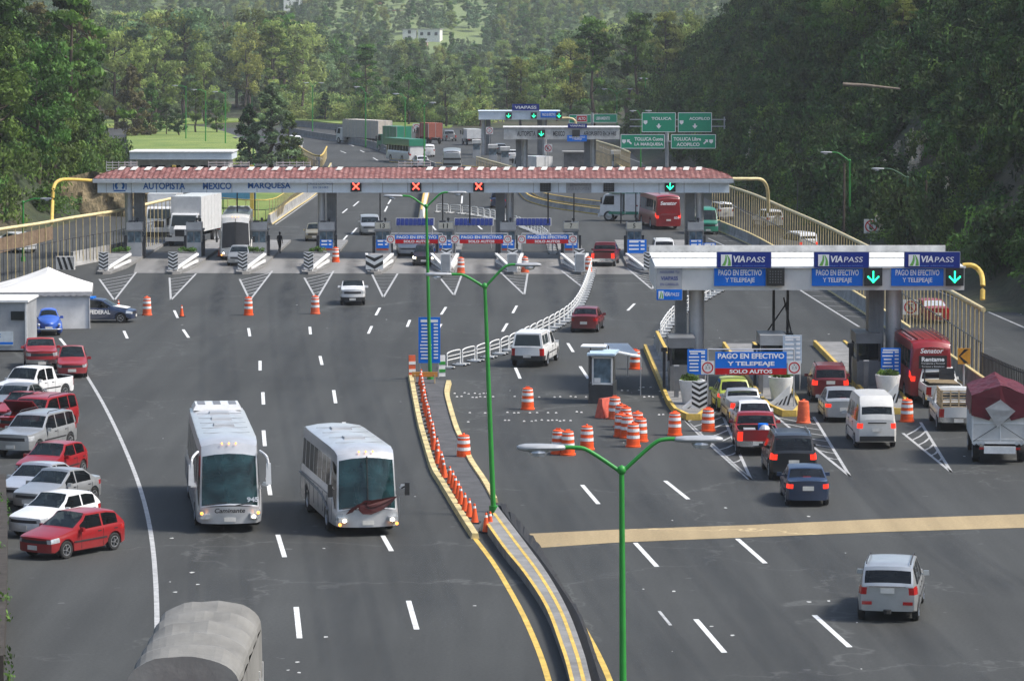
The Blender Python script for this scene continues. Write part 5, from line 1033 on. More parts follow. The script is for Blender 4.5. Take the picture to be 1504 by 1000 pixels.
A1, A2, A3, A4 = [AT(*p) for p in ((887, 504, 176), (922, 504, 177), (941, 524, 168), (893, 514, 168))]; t = thing('awning', 'tilted white awning sheet beside the dark kiosk', 'awning', (A1.x, A1.y, 0)); o0 = Vector((A1.x, A1.y, 0)); b = MB(); V = [A1 - o0, A2 - o0, A3 - o0, A4 - o0]; b.add(V + [v - Vector((0, 0, .06)) for v in V], [(0, 3, 2, 1), (4, 5, 6, 7), (0, 1, 5, 4), (1, 2, 6, 5), (2, 3, 7, 6), (3, 0, 4, 7)]); b.build('sheet', M_white, t); b = MB(); [b.tube([(v.x, v.y, 0), v], .03, 6) for v in V[1:]]; b.build('pole', M_steel, t)
# boards under the tall price board
q = G(632, 556); 
for (dx, m_, lab, nm) in ((-.95, M_orgd, 'orange and white striped board at the head of the median', 'striped_board'), (.6, M_white, 'white board with green edge leaning at the head of the median', 'leaning_board')):
    t = thing(nm, lab, 'board', (q.x + dx, q.y, .12), .3); MB().box((0, 0, .55), (.35, .08, 1.1)).build('panel', m_, t); b = MB(); [b.box((0, -.05, z), (.36, .02, .16)) for z in (.3, .7)]; b.build('stripe', M_white if m_ is M_orgd else M_grn, t)
q = G(624, 566); t = thing('plank_stop', 'low orange wooden barrier plank across the head of the median', 'plank', (q.x, q.y, .12)); MB().box((0, 0, .45), (1.3, .06, .25)).build('plank', simple('orange_plank', (.55, .25, .05), .6), t); b = MB(); [b.box((s_, 0, .22), (.06, .3, .44)) for s_ in (-.5, .5)]; b.build('leg', M_wood, t)
# ================= white tent, container, office building, houses
q = G(62, 487); t = thing('tent', 'white peaked canvas tent with side walls on the left', 'tent', (xY(58, 206), 206, 0), radians(6.5)); W_, D_ = 5.6, 7.0
hw = xY(127, 206) - xY(58, 206); b = MB(); b.add([(-hw, 0, 0), (hw, 0, 0), (hw, D_, 0), (-hw, D_, 0), (-hw, 0, 2.25), (hw, 0, 2.25), (hw, D_, 2.25), (-hw, D_, 2.25)], [(0, 1, 5, 4), (1, 2, 6, 5), (2, 3, 7, 6), (3, 0, 4, 7)])
b.build('walls', M_canv, t)
n = 14; V = []; F = []; ap = Vector((.3, D_ * .45, 4.0))
e = .2; C4 = [Vector((-hw - e, -e, 2.25)), Vector((hw + e, -e, 2.25)), Vector((hw + e, D_ + e, 2.25)), Vector((-hw - e, D_ + e, 2.25))]
b = MB(); R1, R2 = Vector((.3, 1.4, 3.3)), Vector((.3, D_ - 1.4, 3.4))
for (a, c, p, r) in ((C4[0], C4[1], R1, R1), (C4[1], C4[2], R1, R2), (C4[2], C4[3], R2, R2), (C4[3], C4[0], R2, R1)):
    for i in range(6):
        for j in range(5):
            def pt(u, v_): x = a.lerp(c, u); y = p.lerp(r, u); k_ = x.lerp(y, v_); k_.z -= .07 * sin(pi * v_) * (1 - .3 * sin(pi * u)) ; return k_
            b.quad(pt(i / 6, j / 5), pt((i + 1) / 6, j / 5), pt((i + 1) / 6, (j + 1) / 5), pt(i / 6, (j + 1) / 5))
b.build('roof', M_canv, t, smooth=40); b = MB()
for i in range(14):
    x0 = -hw - e + (2 * hw + 2 * e) * i / 14; x1 = x0 + (2 * hw + 2 * e) / 14; b.add([(x0, -e - .02, 2.27), (x1, -e - .02, 2.27), (x1, -e - .02, 2.05), ((x0 + x1) / 2, -e - .02, 1.98), (x0, -e - .02, 2.05)], [(0, 4, 3, 2, 1)])
    y0 = -e + (D_ + 2 * e) * i / 14; y1 = y0 + (D_ + 2 * e) / 14; b.add([(hw + e + .02, y0, 2.27), (hw + e + .02, y1, 2.27), (hw + e + .02, y1, 2.05), (hw + e + .02, (y0 + y1) / 2, 1.98), (hw + e + .02, y0, 2.05)], [(0, 1, 2, 3, 4)])
b.build('valance', simple('valance_canvas', (.42, .41, .40), .8), t); b = MB(); [b.tube([(x, y, 0), (x, y, 2.25)], .05, 6) for x, y in ((-hw + .02, -.03), (hw + .03, -.03), (hw + .03, D_))]; b.build('pole', M_steel, t)
t = thing('container_booth', 'pale grey cabin with a blue poster and small window at the left edge', 'cabin', (xY(10, 194), 191, 0)); hw = xY(47, 194) - xY(10, 194); b = MB(); b.box((0, 2, 1.45), (hw * 2, 4, 2.7)); b.build('shell', M_gry, t); MB().box((0, 2, 2.86), (hw * 2 + .2, 4.3, .12)).build('roof', M_white, t); b = MB(); b.box((hw * .75 - .15, -.03, 2.05), (.75, .08, .5)); b.build('window', M_glass, t); b = MB(); b.box((-.3, -.03, .75), (1.9, .04, .8)); b.box((-.3, -.055, .5), (1.9, .01, .12), mi=1); b.box((-.6, -.055, .85), (1.1, .01, .06), mi=2); b.box((-.5, -.055, 1.0), (.9, .01, .06), mi=2); b.build('poster', [simple('poster_pale', (.55, .6, .62), .5), M_blue, M_txtb], t); b = MB(); b.box((hw - .04, -.04, 1.45), (.1, .1, 2.7)); b.build('corner_post', M_white, t)
Yb = 404.; ox = xY(265, Yb); t = thing('office_building', 'low flat-roofed white toll office below the lawn', 'building', (ox, Yb, 0)); b = MB(); b.box((0, 4, zY(229, Yb)), (xY(340, Yb) - xY(190, Yb), 8, .9)); b.build('roof', M_fasc, t); MB().box((0, 4, zY(222, Yb) - .12), (xY(340, Yb) - xY(190, Yb) + .3, 8.3, .12)).build('roof_sheet', M_white, t); b = MB(); b.box((0, 5, 1.5), (11, 6, 3.0)); b.build('walls', M_whited, t); b = MB(); [b.box((-4.4 + 1.8 * i, 1.95, 1.8), (1.2, .06, 1.0)) for i in range(6)]; b.build('window', M_glass, t)
Yb = 345.; t = thing('blue_awning', 'blue banner-like awning seen under the tiled canopy, behind the dark coach', 'awning', (xY(350, Yb), Yb, 0)); MB().box((0, 0, zY(287, Yb)), (3.4, 1.2, .75)).build('cloth', simple('awning_blue', (.08, .25, .42), .7), t); b = MB(); [b.tube([(x, 0, 0), (x, 0, zY(287, Yb))], .06, 6) for x in (-1.6, 1.6)]; b.build('post', M_grn, t)
for (px, lab) in ((256, 'thick yellow post behind the white lorry'), (370, 'thick yellow post with green base behind the coach')): q = AT(px, 300, 330); tag(MB().box((0, 0, 2.6), (.35, .35, 5.2)).build('yellow_post', M_pipey, loc=(q.x, 330, 0)), lab, 'post')
def house(px, py, w_, d_, h_, Y, wall, lab, fl=1, roofm=None):
    q = AT(px, py, Y); z = tz(q.x, Y); z = min(z, q.z); z = q.z; t = thing('house', lab, 'house', (q.x, Y, z), random.uniform(-.3, .3), 'houses on the far hillside'); MB().box((0, 0, h_ / 2 - 3), (w_, d_, h_ + 6)).build('walls', wall, t); MB().box((0, 0, h_ + .15), (w_ + .6, d_ + .6, .3)).build('roof', roofm or M_concp, t); b = MB(); n = int(w_ / 3)
    for f in range(fl):
        for i in range(n): b.box((-w_ / 2 + w_ * (i + .5) / n, -d_ / 2 - .02, h_ * (f + .55) / fl), (1.2, .1, 1.3))
    b.build('window', M_glass, t)
W1 = simple('house_white', (.72, .70, .66), .7); W2 = simple('house_red', (.62, .12, .05), .7); W3 = simple('house_pink', (.5, .3, .25), .7)
house(602, 60, 5.5, 6, 4.5, 1400, W1, 'two-storey white house, left half of the hillside pair', 2); house(632, 58, 9, 7, 4, 1400, W1, 'long white house with dark window, right half of the hillside pair'); house(612, 72, 8, 6, 2.6, 1370, W3, 'low pinkish house under the white pair')
house(584, 24, 10.5, 6, 2.6, 1560, W2, 'long bright red-orange house high on the hillside'); house(545, 25, 4.5, 5, 3, 1570, W1, 'small white house left of the red-orange house'); house(552, 15, 6, 6, 3, 1590, W3, 'dull red house behind the small white one', roofm=W2); house(614, 16, 5, 5, 1.6, 1590, W2, 'small red hut right of the long red-orange house'); house(690, 32, 5.5, 5, 2.5, 1540, W1, 'isolated white house right on the bright slope'); house(430, 5, 8, 6, 3, 1500, W1, 'white house at the top edge above the pines')
# bright meadow patch on the far slope
b = MB(); P = [(560, 66), (590, 60), (640, 48), (700, 36), (720, 44), (690, 54), (650, 62), (640, 84), (600, 80)]; V = []
def hill_hit(px, py):
    for Y in range(900, 2600, 6):
        q = AT(px, py, Y)
        if tz(q.x, Y) > q.z: return q
    return q
ctr = hill_hit(640, 58)
# person crossing at the left lanes
def person(name, q, rz, lab, cloth, h=1.72, pose=0, skin=(.35, .2, .13)):
    J = {'pelvis': (0, 0, .95, .13), 'belly': (0, .0, 1.12, .13), 'chest': (0, .01, 1.34, .15), 'neck': (0, .0, 1.5, .055), 'head0': (0, -.01, 1.6, .085), 'head1': (0, -.01, 1.72, .08), 'lsh': (.19, 0, 1.42, .06), 'lel': (.25, .03, 1.15, .045), 'lwr': (.24, -.06, .92, .03), 'rsh': (-.19, 0, 1.42, .06), 'rel': (-.25, .03, 1.15, .045), 'rwr': (-.22, -.08, .93, .03), 'lhip': (.09, 0, .88, .09), 'lkn': (.1, -.06, .5, .06), 'lan': (.1, .02, .1, .04), 'lto': (.1, -.14, .04, .035), 'rhip': (-.09, 0, .88, .09), 'rkn': (-.1, .05, .5, .06), 'ran': (-.1, .12, .1, .04), 'rto': (-.1, -.02, .04, .035)}
    K = list(J); E = [('pelvis', 'belly'), ('belly', 'chest'), ('chest', 'neck'), ('neck', 'head0'), ('head0', 'head1'), ('chest', 'lsh'), ('lsh', 'lel'), ('lel', 'lwr'), ('chest', 'rsh'), ('rsh', 'rel'), ('rel', 'rwr'), ('pelvis', 'lhip'), ('lhip', 'lkn'), ('lkn', 'lan'), ('lan', 'lto'), ('pelvis', 'rhip'), ('rhip', 'rkn'), ('rkn', 'ran'), ('ran', 'rto')]
    me = bpy.data.meshes.new('person'); me.from_pydata([J[k][:3] for k in K], [(K.index(a), K.index(c)) for a, c in E], []); o = link(name, me, None, tuple(q), rz); m1 = o.modifiers.new('skin', 'SKIN')
    if not me.skin_vertices: me.skin_vertices and None
    bpy.context.view_layer.objects.active = o
    try:
        bm = bmesh.new(); bm.from_mesh(me); ly = bm.verts.layers.skin.verify(); bm.verts.ensure_lookup_table()
        for v, k in zip(bm.verts, K): v[ly].radius = (J[k][3], J[k][3] * .85); v[ly].use_root = (k == 'pelvis')
        bm.to_mesh(me); bm.free()
    except Exception as ex: print('skin', ex)
    m2 = o.modifiers.new('sub', 'SUBSURF'); m2.levels = m2.render_levels = 2; me.materials.append(cloth); tag(o, lab, 'person')
    b = MB(); b.ball((0, -.035, 1.655), (.075, .07, .1), 10); b.ball((.0, -.11, 1.65), .018, 6); b.build('face', simple('skin_' + name + str(len(bpy.data.objects)), skin, .6), o); MB().ball((0, .0, 1.7), (.09, .1, .085), 10).build('hair', M_black, o)
    b = MB()
    for s_, w_ in ((1, (.24, -.06, .92)), (-1, (-.22, -.08, .93))):
        w_ = Vector(w_); b.box(w_ + Vector((0, -.01, -.05)), (.035, .07, .09))
        for f in range(4): a = w_ + Vector((0, -.04 + f * .02, -.09)); b.tube([a, a + Vector((-.005 * s_, -.01, -.035 - .008 * (f in (1, 2)))), a + Vector((-.018 * s_, -.01, -.065))], .009, 5)
        a = w_ + Vector((0, -.05, -.03)); b.tube([a, a + Vector((-.01 * s_, -.02, -.04))], .01, 5)
    b.build('hands', bpy.data.materials[-1] if False else M_log, o); return o
person('person', G(411, 372), 2.6, 'person in dark clothes standing on the lane right of the third booth', simple('dark_uniform', (.02, .022, .03), .8))
person('person', G(203, 384), 1.2, 'person in dark clothes beside the furthest left booth', simple('dark_clothes', (.03, .03, .035), .8)) if False else None
# scrub and wall at the lower left corner
for i in range(7):
    q = G(6 - (i % 2) * 14, 770 + i * 38); tree('bush', 'mid', q.x - .5, q.y, .42, 'green shrub at the lower left edge, %s from the top' % ORD[i], 'shrubs at the lower left edge', z=0)
b = MB(); b.wall([G(2, 730), G(4, 800), G(2, 900), G(-4, 1010)], .35, 0, .9); tag(b.build('low_wall', simple('dark_stone', (.05, .042, .034), .9, var=.4)), 'low dark stone wall at the lower left edge', 'wall')
# ================= vehicles: one lofted shell per vehicle, cut into body, glass, lamps and bumpers
def lerpT(T, x):
    if x <= T[0][0]: return T[0][1]
    for (a, b), (c, d) in zip(T, T[1:]):
        if x <= c: return b + (d - b) * (x - a) / max(1e-6, c - a)
    return T[-1][1]
WHM = {}
def wheel_meshes(R, W_, kind):
    key = (R, W_, kind)
    if key not in WHM:
        a = MB().lathe([(R * .6, -W_ / 2 + .01), (R * .9, -W_ / 2), (R, -W_ / 2 + .03), (R, W_ / 2 - .03), (R * .9, W_ / 2), (R * .62, W_ / 2 - .01)], 22, axis='Y').mesh('wheel', M_tyre, 40)
        b = MB(); b.lathe([(R * .63, W_ / 2 - .012), (R * .56, W_ / 2 - .03), (R * .56, W_ / 2 - .07), (R * .1, W_ / 2 - .05 if kind else W_ / 2 - .02), (0, W_ / 2 - .05 if kind else W_ / 2 - .02)], 20, axis='Y', mi=1 if kind else 0)
        b.lathe([(R * .64, W_ / 2 - .008), (R * .56, W_ / 2 - .008), (R * .55, W_ / 2 - .04)], 20, axis='Y')
        if kind:
            for k in range(5):
                t = 2 * pi * k / 5; d = Vector((cos(t), 0, sin(t))); b.beam(Vector((0, W_ / 2 - .03, 0)) + d * R * .05, Vector((0, W_ / 2 - .02, 0)) + d * R * .6, R * .17, .02)
        b.lathe([(R * .13, W_ / 2 - .05), (R * .12, W_ / 2 - .005), (0, W_ / 2 - .005)], 10, axis='Y'); WHM[key] = (a, b.mesh('rim', [M_rim, M_black], 40))
    return WHM[key]
def wheels(t, xs, W, R, ww=.21, kind=1, dual=False):
    for x in xs:
        for s in (1, -1):
            a, b = wheel_meshes(R, ww, kind); o = link('wheel', a, t, (x, s * (W / 2 - ww / 2 - .01), R), 0 if s > 0 else pi); link('rim', b, o)
def car(lab, loc, rz, P, mat, cat='car', name='parked_car', group=None, extras=None, lights='', glassm=None):
    """P: L W prof belt wheels R zs wb(windscreen base x, roof x) rr(roof rear x, rear glass base x) wins bed ..."""
    t = thing(name, lab, cat, (loc[0], loc[1], 0), rz, group); L, W = P['L'], P['W']; hL, hW = L / 2, W / 2; prof = P['prof']; beltT = P['belt']; zs = P.get('zs', .24); R = P['R']; arch = R * 1.17; wx = P['wheels']
    xWb, xRf = P['ws']; xRr, xRb = P['rs']; wins = P['wins']; bed = P.get('bed'); cf, cr = P.get('cf', .16), P.get('cr', .12); tum = P.get('tum', .32); topm = P.get('topm', .07); ends = P.get('ends', .38); ef = P.get('ef', .12)
    xs = [-hL + cr, -hL + cr + .05, -hL + cr + .13, -hL + cr + .26, hL - cf - .3, hL - cf - .13, hL - cf - .05, hL - cf]
    n0 = -hL + .45
    while n0 < hL - .45: xs.append(n0); n0 += max(.22, L / 26)
    for w_ in wx:
        for k in range(-4, 5): xs.append(w_ + arch * sin(k / 4 * pi / 2) * 1.001)
    for q in (xWb, xWb - .06, xRf, xRf + .05, xRr, xRr - .05, xRb, xRb + .06): xs.append(q)
    for a, c in wins: xs += [a, c]
    if bed: xs += [bed[0], bed[0] + .05, bed[1], bed[1] - .05]
    xs = sorted(xs); ss = [xs[0]]
    key = {round(q, 4) for q in (xWb, xRf, xRr, xRb, xs[0], xs[-1])} | {round(q, 4) for w in wins for q in w}
    for q in xs[1:]:
        if q - ss[-1] > .022: ss.append(q)
        elif round(q, 4) in key and round(ss[-1], 4) not in key: ss[-1] = q
    xs = [q for q in ss if q <= hL - cf + 1e-6]
    K = 12; sec = []
    def cshift(x):
        if x > xWb: return cf * min(1, P.get('n0', .45) + (x - xWb) / max(.1, hL - cf - xWb) * .8)
        if x > xRf: return P.get('wsc', .1) * min(1, (x - xRf + .35) / (xWb - xRf + .35)) + 0
        if x > 0: return .1 * max(0, 1 - (xRf - x) / .8) * .26
        if x > xRr: return -.02 * max(0, 1 - (x - xRr) / .8)
        if x > xRb: return -.05
        return -cr * min(1, .4 + (xRb - x) / max(.1, hL - cr + xRb) * .8)
    for x in xs:
        e = max(0, 1 - (hL - cf - x) / ends) if x > 0 else max(0, 1 - (x + hL - cr) / ends); w_ = hW * (1 - ef * e * e) * (1 - (.02 if abs(x) > hL * .7 else 0))
        zt = lerpT(prof, x); bz = min(lerpT(beltT, x), zt - .025); g = zt - bz; zb = zs + (P.get('lift', .06) * e * e)
        for q in wx:
            if abs(x - q) < arch: zb = max(zb, R * .98 + sqrt(max(0, arch ** 2 - (x - q) ** 2)) * .98 - .02)
        fl = P.get('flare', 0); inn = 0
        for q in wx:
            if abs(x - q) < arch * 1.25: inn = fl
        z2 = max(zb + .05, zs + (bz - zs) * .42); z3 = max(z2 + .04, zs + (bz - zs) * .72); bz = max(bz, z3 + .04); g = max(.02, zt - bz); yb = w_ * .955; Y = lambda z: yb - tum * (z - bz)
        z6 = bz + min(.045, .15 * g); z7 = zt - min(topm, .35 * g); z8 = zt - min(.018, .1 * g); ye = Y(z8); cw = P.get('crown', .035) * min(1, ye / .6)
        row = [(w_ * .9, zb), (w_ * .985 + inn, zb + .035), (w_ + inn, z2), (w_ * .995 + inn * .6, z3), (w_ * .975, bz - .03), (yb, bz), (Y(z6), z6), (Y(z7), z7), (ye, z8), (ye - P.get('ap', .065), zt + .006), (ye * .5, zt + cw * .75), (0, zt + cw)]
        if bed and bed[0] < x < bed[1]: fz = P.get('floor', .62); row[9] = (ye - .06, zt); row[10] = (ye - .075, fz); row[11] = (0, fz)
        sec.append((x, w_, row))
    V = []; F = {}; 
    def vid(x, y, z, w_): V.append((x + cshift(x) * (1 - min(1, (y / w_)) ** 2), y, z)); return len(V) - 1
    idx = []
    for (x, w_, row) in sec:
        Lf = [vid(x, y, z, w_) for (y, z) in row]; Rt = [vid(x, -y, z, w_) for (y, z) in row[:-1]] + [Lf[-1]]; idx.append((Lf, Rt))
    def put(k, f): F.setdefault(k, []).append(f)
    lb = P.get('low', None)
    tlr = P.get('tl', (3,)); hlr = P.get('hl', (3, 4)); tlx = P.get('tlx', .3); hlx = P.get('hlx', .34); bmp_ = P.get('bumper', True)
    for i in range(len(sec) - 1):
        xm = (sec[i][0] + sec[i + 1][0]) / 2; g = sec[i][2][8][1] - sec[i][2][5][1]
        for s in (0, 1):
            A, B = idx[i][s], idx[i + 1][s]
            for k in range(K - 1):
                f = (A[k], B[k], B[k + 1], A[k + 1]) if s else (A[k], A[k + 1], B[k + 1], B[k]); c = 'body'
                if k == 6:
                    for q, (a, d) in enumerate(wins):
                        if a < xm < d and g > .1: c = ('side_window', q, s)
                elif k in (9, 10):
                    if xRf + .04 < xm < xWb - P.get('wm', .05): c = 'windscreen'
                    elif xRb + .05 < xm < xRr - .04 and not P.get('norear'): c = 'rear_window'
                    if bed and bed[0] < xm < bed[1]: c = 'bed_liner'
                    if k == 9 and c in ('windscreen', 'rear_window') and False: c = 'body'
                if k in tlr and xm < -hL + cr + tlx: c = ('tail_lamp', s)
                if k in hlr and xm > hL - cf - hlx: c = ('headlamp', s)
                if k <= 1 and bmp_ and (xm < -hL + cr + .3 or xm > hL - cf - .3): c = 'rear_bumper' if xm < 0 else 'front_bumper'
                if k == 0 and c == 'body' and (lb or True): c = 'sill' if lb else 'body'
                if k == 1 and lb == 2: c = 'sill'
                put(c, f)
    fr = (-1, -.8, -.4, 0, .4, .8, 1)
    for e, rear in ((0, True), (-1, False)):
        x, w_, row = sec[e]; A, B = idx[e]; grid = []
        for k in range(10):
            y, z = row[k]; grid.append([A[k] if q == 1 else B[k] if q == -1 else vid(x, y * q, z + (P.get('crown', .035) * .6 * (1 - q * q) if k == 9 else 0), w_) for q in fr])
        for k in range(9):
            for j in range(6):
                f = (grid[k][j], grid[k][j + 1], grid[k + 1][j + 1], grid[k + 1][j]); f = f[::-1] if rear else f; c = 'body'
                if rear and k in tlr and j in (0, 5): c = ('tail_lamp', 1 if j == 0 else 0)
                if not rear and k in hlr and j in (0, 5): c = ('headlamp', 1 if j == 0 else 0)
                if not rear and k in P.get('grille', (3,)) and 0 < j < 5: c = 'grille'
                if k <= 1 and bmp_: c = 'rear_bumper' if rear else 'front_bumper'
                put(c, f)
    def extract(fs):
        mp = {}; b = MB()
        for f in fs:
            o = []
            for q in f:
                if q not in mp: mp[q] = len(b.v); b.v.append(V[q])
                if mp[q] not in o: o.append(mp[q])
            if len(o) > 2: b.f.append(tuple(o)); b.m.append(0)
        return b
    MM = {'body': mat, 'windscreen': glassm or M_glassl, 'rear_window': P.get('rgm') or M_glass, 'front_bumper': P.get('bm') or mat, 'rear_bumper': P.get('bm') or mat, 'sill': P.get('sm', M_trim), 'grille': P.get('gm', M_trim), 'bed_liner': P.get('bedm', M_under)}
    for k, fs in F.items():
        if isinstance(k, tuple): nm = k[0]; m = {'side_window': M_glass, 'tail_lamp': M_brake if 'b' in lights else M_tl, 'headlamp': M_head if 'h' in lights else M_hl}[nm]
        else: nm = k; m = MM[k]
        extract(fs).build(nm, m, t, smooth=38)
    b = MB(); b.box((0, 0, (zs + .02 + R + .1) / 2 + .05), (L - .8, W * .84, R + .16 - zs)); b.build('underbody', M_under, t)
    wheels(t, wx, W, R, P.get('ww', .2), P.get('rim', 1))
    # trim
    zb_ = lerpT(beltT, 0); b = MB()
    for q in [w[0] - .04 for w in wins] + [wins[-1][1] if wins else 0]:
        if -hL + .9 < q < hL - .9 and P.get('seams', 1):
            for s in (1, -1): b.box((q, s * hW * .993, (zs + zb_) / 2 + .02), (.014, .012, zb_ - zs - .12))
    for s in (1, -1):
        if P.get('mould', 1): b.box((0, s * (hW * 1.0 + .006), zs + (zb_ - zs) * .5), (abs(wx[-1] - wx[0]) - 2 * arch - .05, .02, .05))
    if b.v: b.build('trim', M_trim, t)
    if P.get('handles', 1):
        for a, c in wins[-2:]:
            for s in (1, -1): MB().box((a + .14, s * (hW * .985), zb_ - .09), (.16, .035, .03)).build('door_handle', M_trim if P.get('hblack', 1) else mat, t)
    for s in (1, -1):
        b = MB(); mx = xWb - .28 + P.get('mirx', 0); mz = lerpT(beltT, mx) + .07 + P.get('mirz', 0); b.box((mx, s * (hW + .09), mz), (.1, .2, .14), rz=s * -.2, taper=.85); b.box((mx - .02, s * (hW - .0), mz - .04), (.06, .1, .05)); b.build('mirror', P.get('mirm', mat), t)
    if P.get('plate', 1):
        zp = P.get('pz', .62); MB().box((-hL - .012, 0, zp), (.02, .42, .16)).build('rear_plate', M_plate, t); MB().box((hL + .012, 0, P.get('pzf', .42)), (.02, .42, .15)).build('front_plate', M_plate, t)
    if P.get('rails'):
        b = MB(); zr = lerpT(prof, 0) + .09; yr = hW * .955 - tum * (lerpT(prof, 0) - zb_) - .06
        for s in (1, -1): b.tube([(xRr + .1, s * yr, zr - .07), (xRr + .25, s * yr, zr), (xRf - .25, s * yr, zr), (xRf - .1, s * yr, zr - .07)], .018, 6)
        b.build('roof_rails', P.get('railm', M_trim), t)
    if 'b' in lights and P.get('third', 1): MB().box((xRr - .02 if xRr - xRb < .6 else xRb + .1, 0, lerpT(prof, xRr) - .05 if xRr - xRb < .6 else lerpT(prof, xRb) + .06), (.05, .3, .035)).build('brake_lamp', M_brake, t)
    if P.get('ant', 0): MB().tube([(xRf - .1, .4, lerpT(prof, xRf)), (xRf - .4, .4, lerpT(prof, xRf) + .35)], .008, 5).build('antenna', M_black, t)
    b = MB(); zf = P.get('seatz', .42 if R < .34 else .52)
    def seat(x, y, w_):
        b.box((x, y, zf + .38), (.14, w_, .62)); b.box((x + .25, y, zf + .06), (.5, w_, .16)); b.box((x - .03, y, zf + .78), (.09, min(w_, .26), .17))
    xf_ = xRf - .15 if not P.get('rows') else xRf - 1.0
    for y in (-.36, .36): seat(xf_, y * (hW / .85), .48)
    if P.get('rows'):
        for i in range(P['rows']):
            for y in (-.75, -.3, .3, .75): seat(xf_ - 1.1 - i * 1.0, y, .4)
    elif not bed and xRr < xf_ - 1.2: seat(xf_ - .95, 0, W * .66)
    b.build('seats', M_seat, t); MB().box((xWb - (.35 if not P.get('rows') else .45), 0, min(lerpT(prof, xWb) - .1, lerpT(beltT, xWb) + .02)), (.3, W * .8, .14)).build('dashboard', M_under, t)
    b = MB(); b.box((xWb - .05, 0, lerpT(prof, xWb) + .03), (.03, hW * 1.3, .02)); b.build('wiper', M_black, t)
    if extras: extras(t, P)
    return t
def mkP(L, W, H, kind, **kw):
    h = L / 2; P = dict(L=L, W=W, R=.31, wheels=(-h + .75, h - .82), zs=.2)
    if kind == 'hatch': P.update(prof=[(-h, .80), (-h + .12, .92), (-h + .16, .96), (-h + .62, H - .06), (-h + 1.0, H), (.1, H), (h - 2.0, H - .05), (h - 1.22, .96), (h - .2, .76), (h, .62)], belt=[(-h, .93), (0, .88), (h - 1.2, .86), (h, .7)], ws=(h - 1.22, h - 2.0), rs=(-h + .62, -h + .17), wins=[(-h + .55, -h + 1.3), (-h + 1.38, h - 1.55)])
    elif kind == 'sedan': P.update(prof=[(-h, .86), (-h + .1, .97), (-h + .62, 1.0), (-h + 1.25, H - .05), (-h + 1.7, H), (.1, H), (h - 2.0, H - .06), (h - 1.25, .95), (h - .2, .74), (h, .62)], belt=[(-h, .9), (0, .88), (h - 1.2, .85), (h, .7)], ws=(h - 1.25, h - 2.0), rs=(-h + 1.25, -h + .64), wins=[(-h + .95, -h + 1.9), (-h + 1.98, h - 1.5)])
    elif kind == 'suv': P.update(R=.36, zs=.3, prof=[(-h, .95), (-h + .08, 1.05), (-h + .12, 1.1), (-h + .42, H - .06), (-h + .8, H), (.2, H), (h - 2.05, H - .05), (h - 1.4, 1.13), (h - .15, 1.0), (h, .8)], belt=[(-h, 1.08), (0, 1.04), (h - 1.3, 1.02), (h, .9)], ws=(h - 1.4, h - 2.05), rs=(-h + .42, -h + .12), wins=[(-h + .45, -h + 1.15), (-h + 1.23, -h + 2.1), (-h + 2.18, h - 1.65)], low=1, tum=.24, tl=(3, 4, 5), pz=.85, rails=1, pzf=.5)
    elif kind == 'pickup': P.update(R=.36, zs=.34, prof=[(-h, 1.0), (-h + .05, 1.08), (-.35, 1.08), (-.3, 1.1), (-.1, H - .04), (.15, H), (h - 2.35, H), (h - 2.1, H - .05), (h - 1.55, 1.15), (h - .15, 1.04), (h, .85)], belt=[(-h, 1.06), (h - 1.5, 1.06), (h, .95)], ws=(h - 1.55, h - 2.1), rs=(-.1, -.33), wins=[(-.02, h - 1.8)], bed=(-h + .2, -.42), tum=.22, pz=.55, tl=(2, 3), low=0, bm=M_chr, tlx=.12, floor=.68)
    elif kind == 'van': P.update(R=.33, zs=.25, prof=[(-h, 1.0), (-h + .06, 1.2), (-h + .1, 1.22), (-h + .32, H - .12), (-h + .6, H), (h - 1.5, H), (h - 1.25, H - .14), (h - .45, 1.2), (h - .1, .98), (h, .8)], belt=[(-h, 1.15), (h - .8, 1.12), (h, .9)], ws=(h - .45, h - 1.25), rs=(-h + .32, -h + .1), wins=[(-h + .35, -h + 1.5), (-h + 1.6, h - 1.9), (h - 1.8, h - .8)], tum=.13, topm=.22, tl=(3,), tlx=.15, pz=.85, wheels=(-h + 1.0, h - .85))
    P['H'] = H; P.update(kw); return P
PB_ = dict(white=paint('paint_white', (.66, .66, .65)), white2=paint('paint_dull_white', (.58, .57, .54), rough=.45), silver=paint('paint_silver', (.40, .41, .41), .55, .38), grey=paint('paint_grey', (.28, .29, .30), .5, .35), red=paint('paint_red', (.25, .005, .008)), dred=paint('paint_dark_red', (.13, .005, .008)), fred=paint('paint_faded_red', (.28, .015, .02), rough=.5), black=paint('paint_black', (.006, .0065, .008)), navy=paint('paint_navy', (.015, .03, .075)), steel=paint('paint_steel_blue', (.010, .028, .072), .2), blue=paint('paint_blue', (.03, .10, .42)), lime=paint('paint_lime', (.36, .42, .05)), beige=paint('paint_beige', (.5, .46, .36), rough=.5), green=paint('paint_green', (.02, .2, .12)), gold=paint('paint_gold', (.36, .31, .2), .5))
def face_at(px, py, ang, L, end='rear'):
    """centre of a vehicle whose near end touches the ground at a picture point; ang = heading (deg, 90 = away)"""
    q = G(px, py); a = radians(ang); d = Vector((cos(a), sin(a), 0)); return (q + d * L / 2 if end == 'rear' else q - d * L / 2), a
def away(lab, px, py, ang, P, mat, **kw): c, a = face_at(px, py, ang, P['L']); kw.setdefault('name', 'car'); return car(lab, c, a, P, mat, **kw)
def toward(lab, px, py, ang, P, mat, **kw): c, a = face_at(px, py, ang, P['L'], 'front'); kw.setdefault('name', 'car'); return car(lab, c, a, P, mat, **kw)
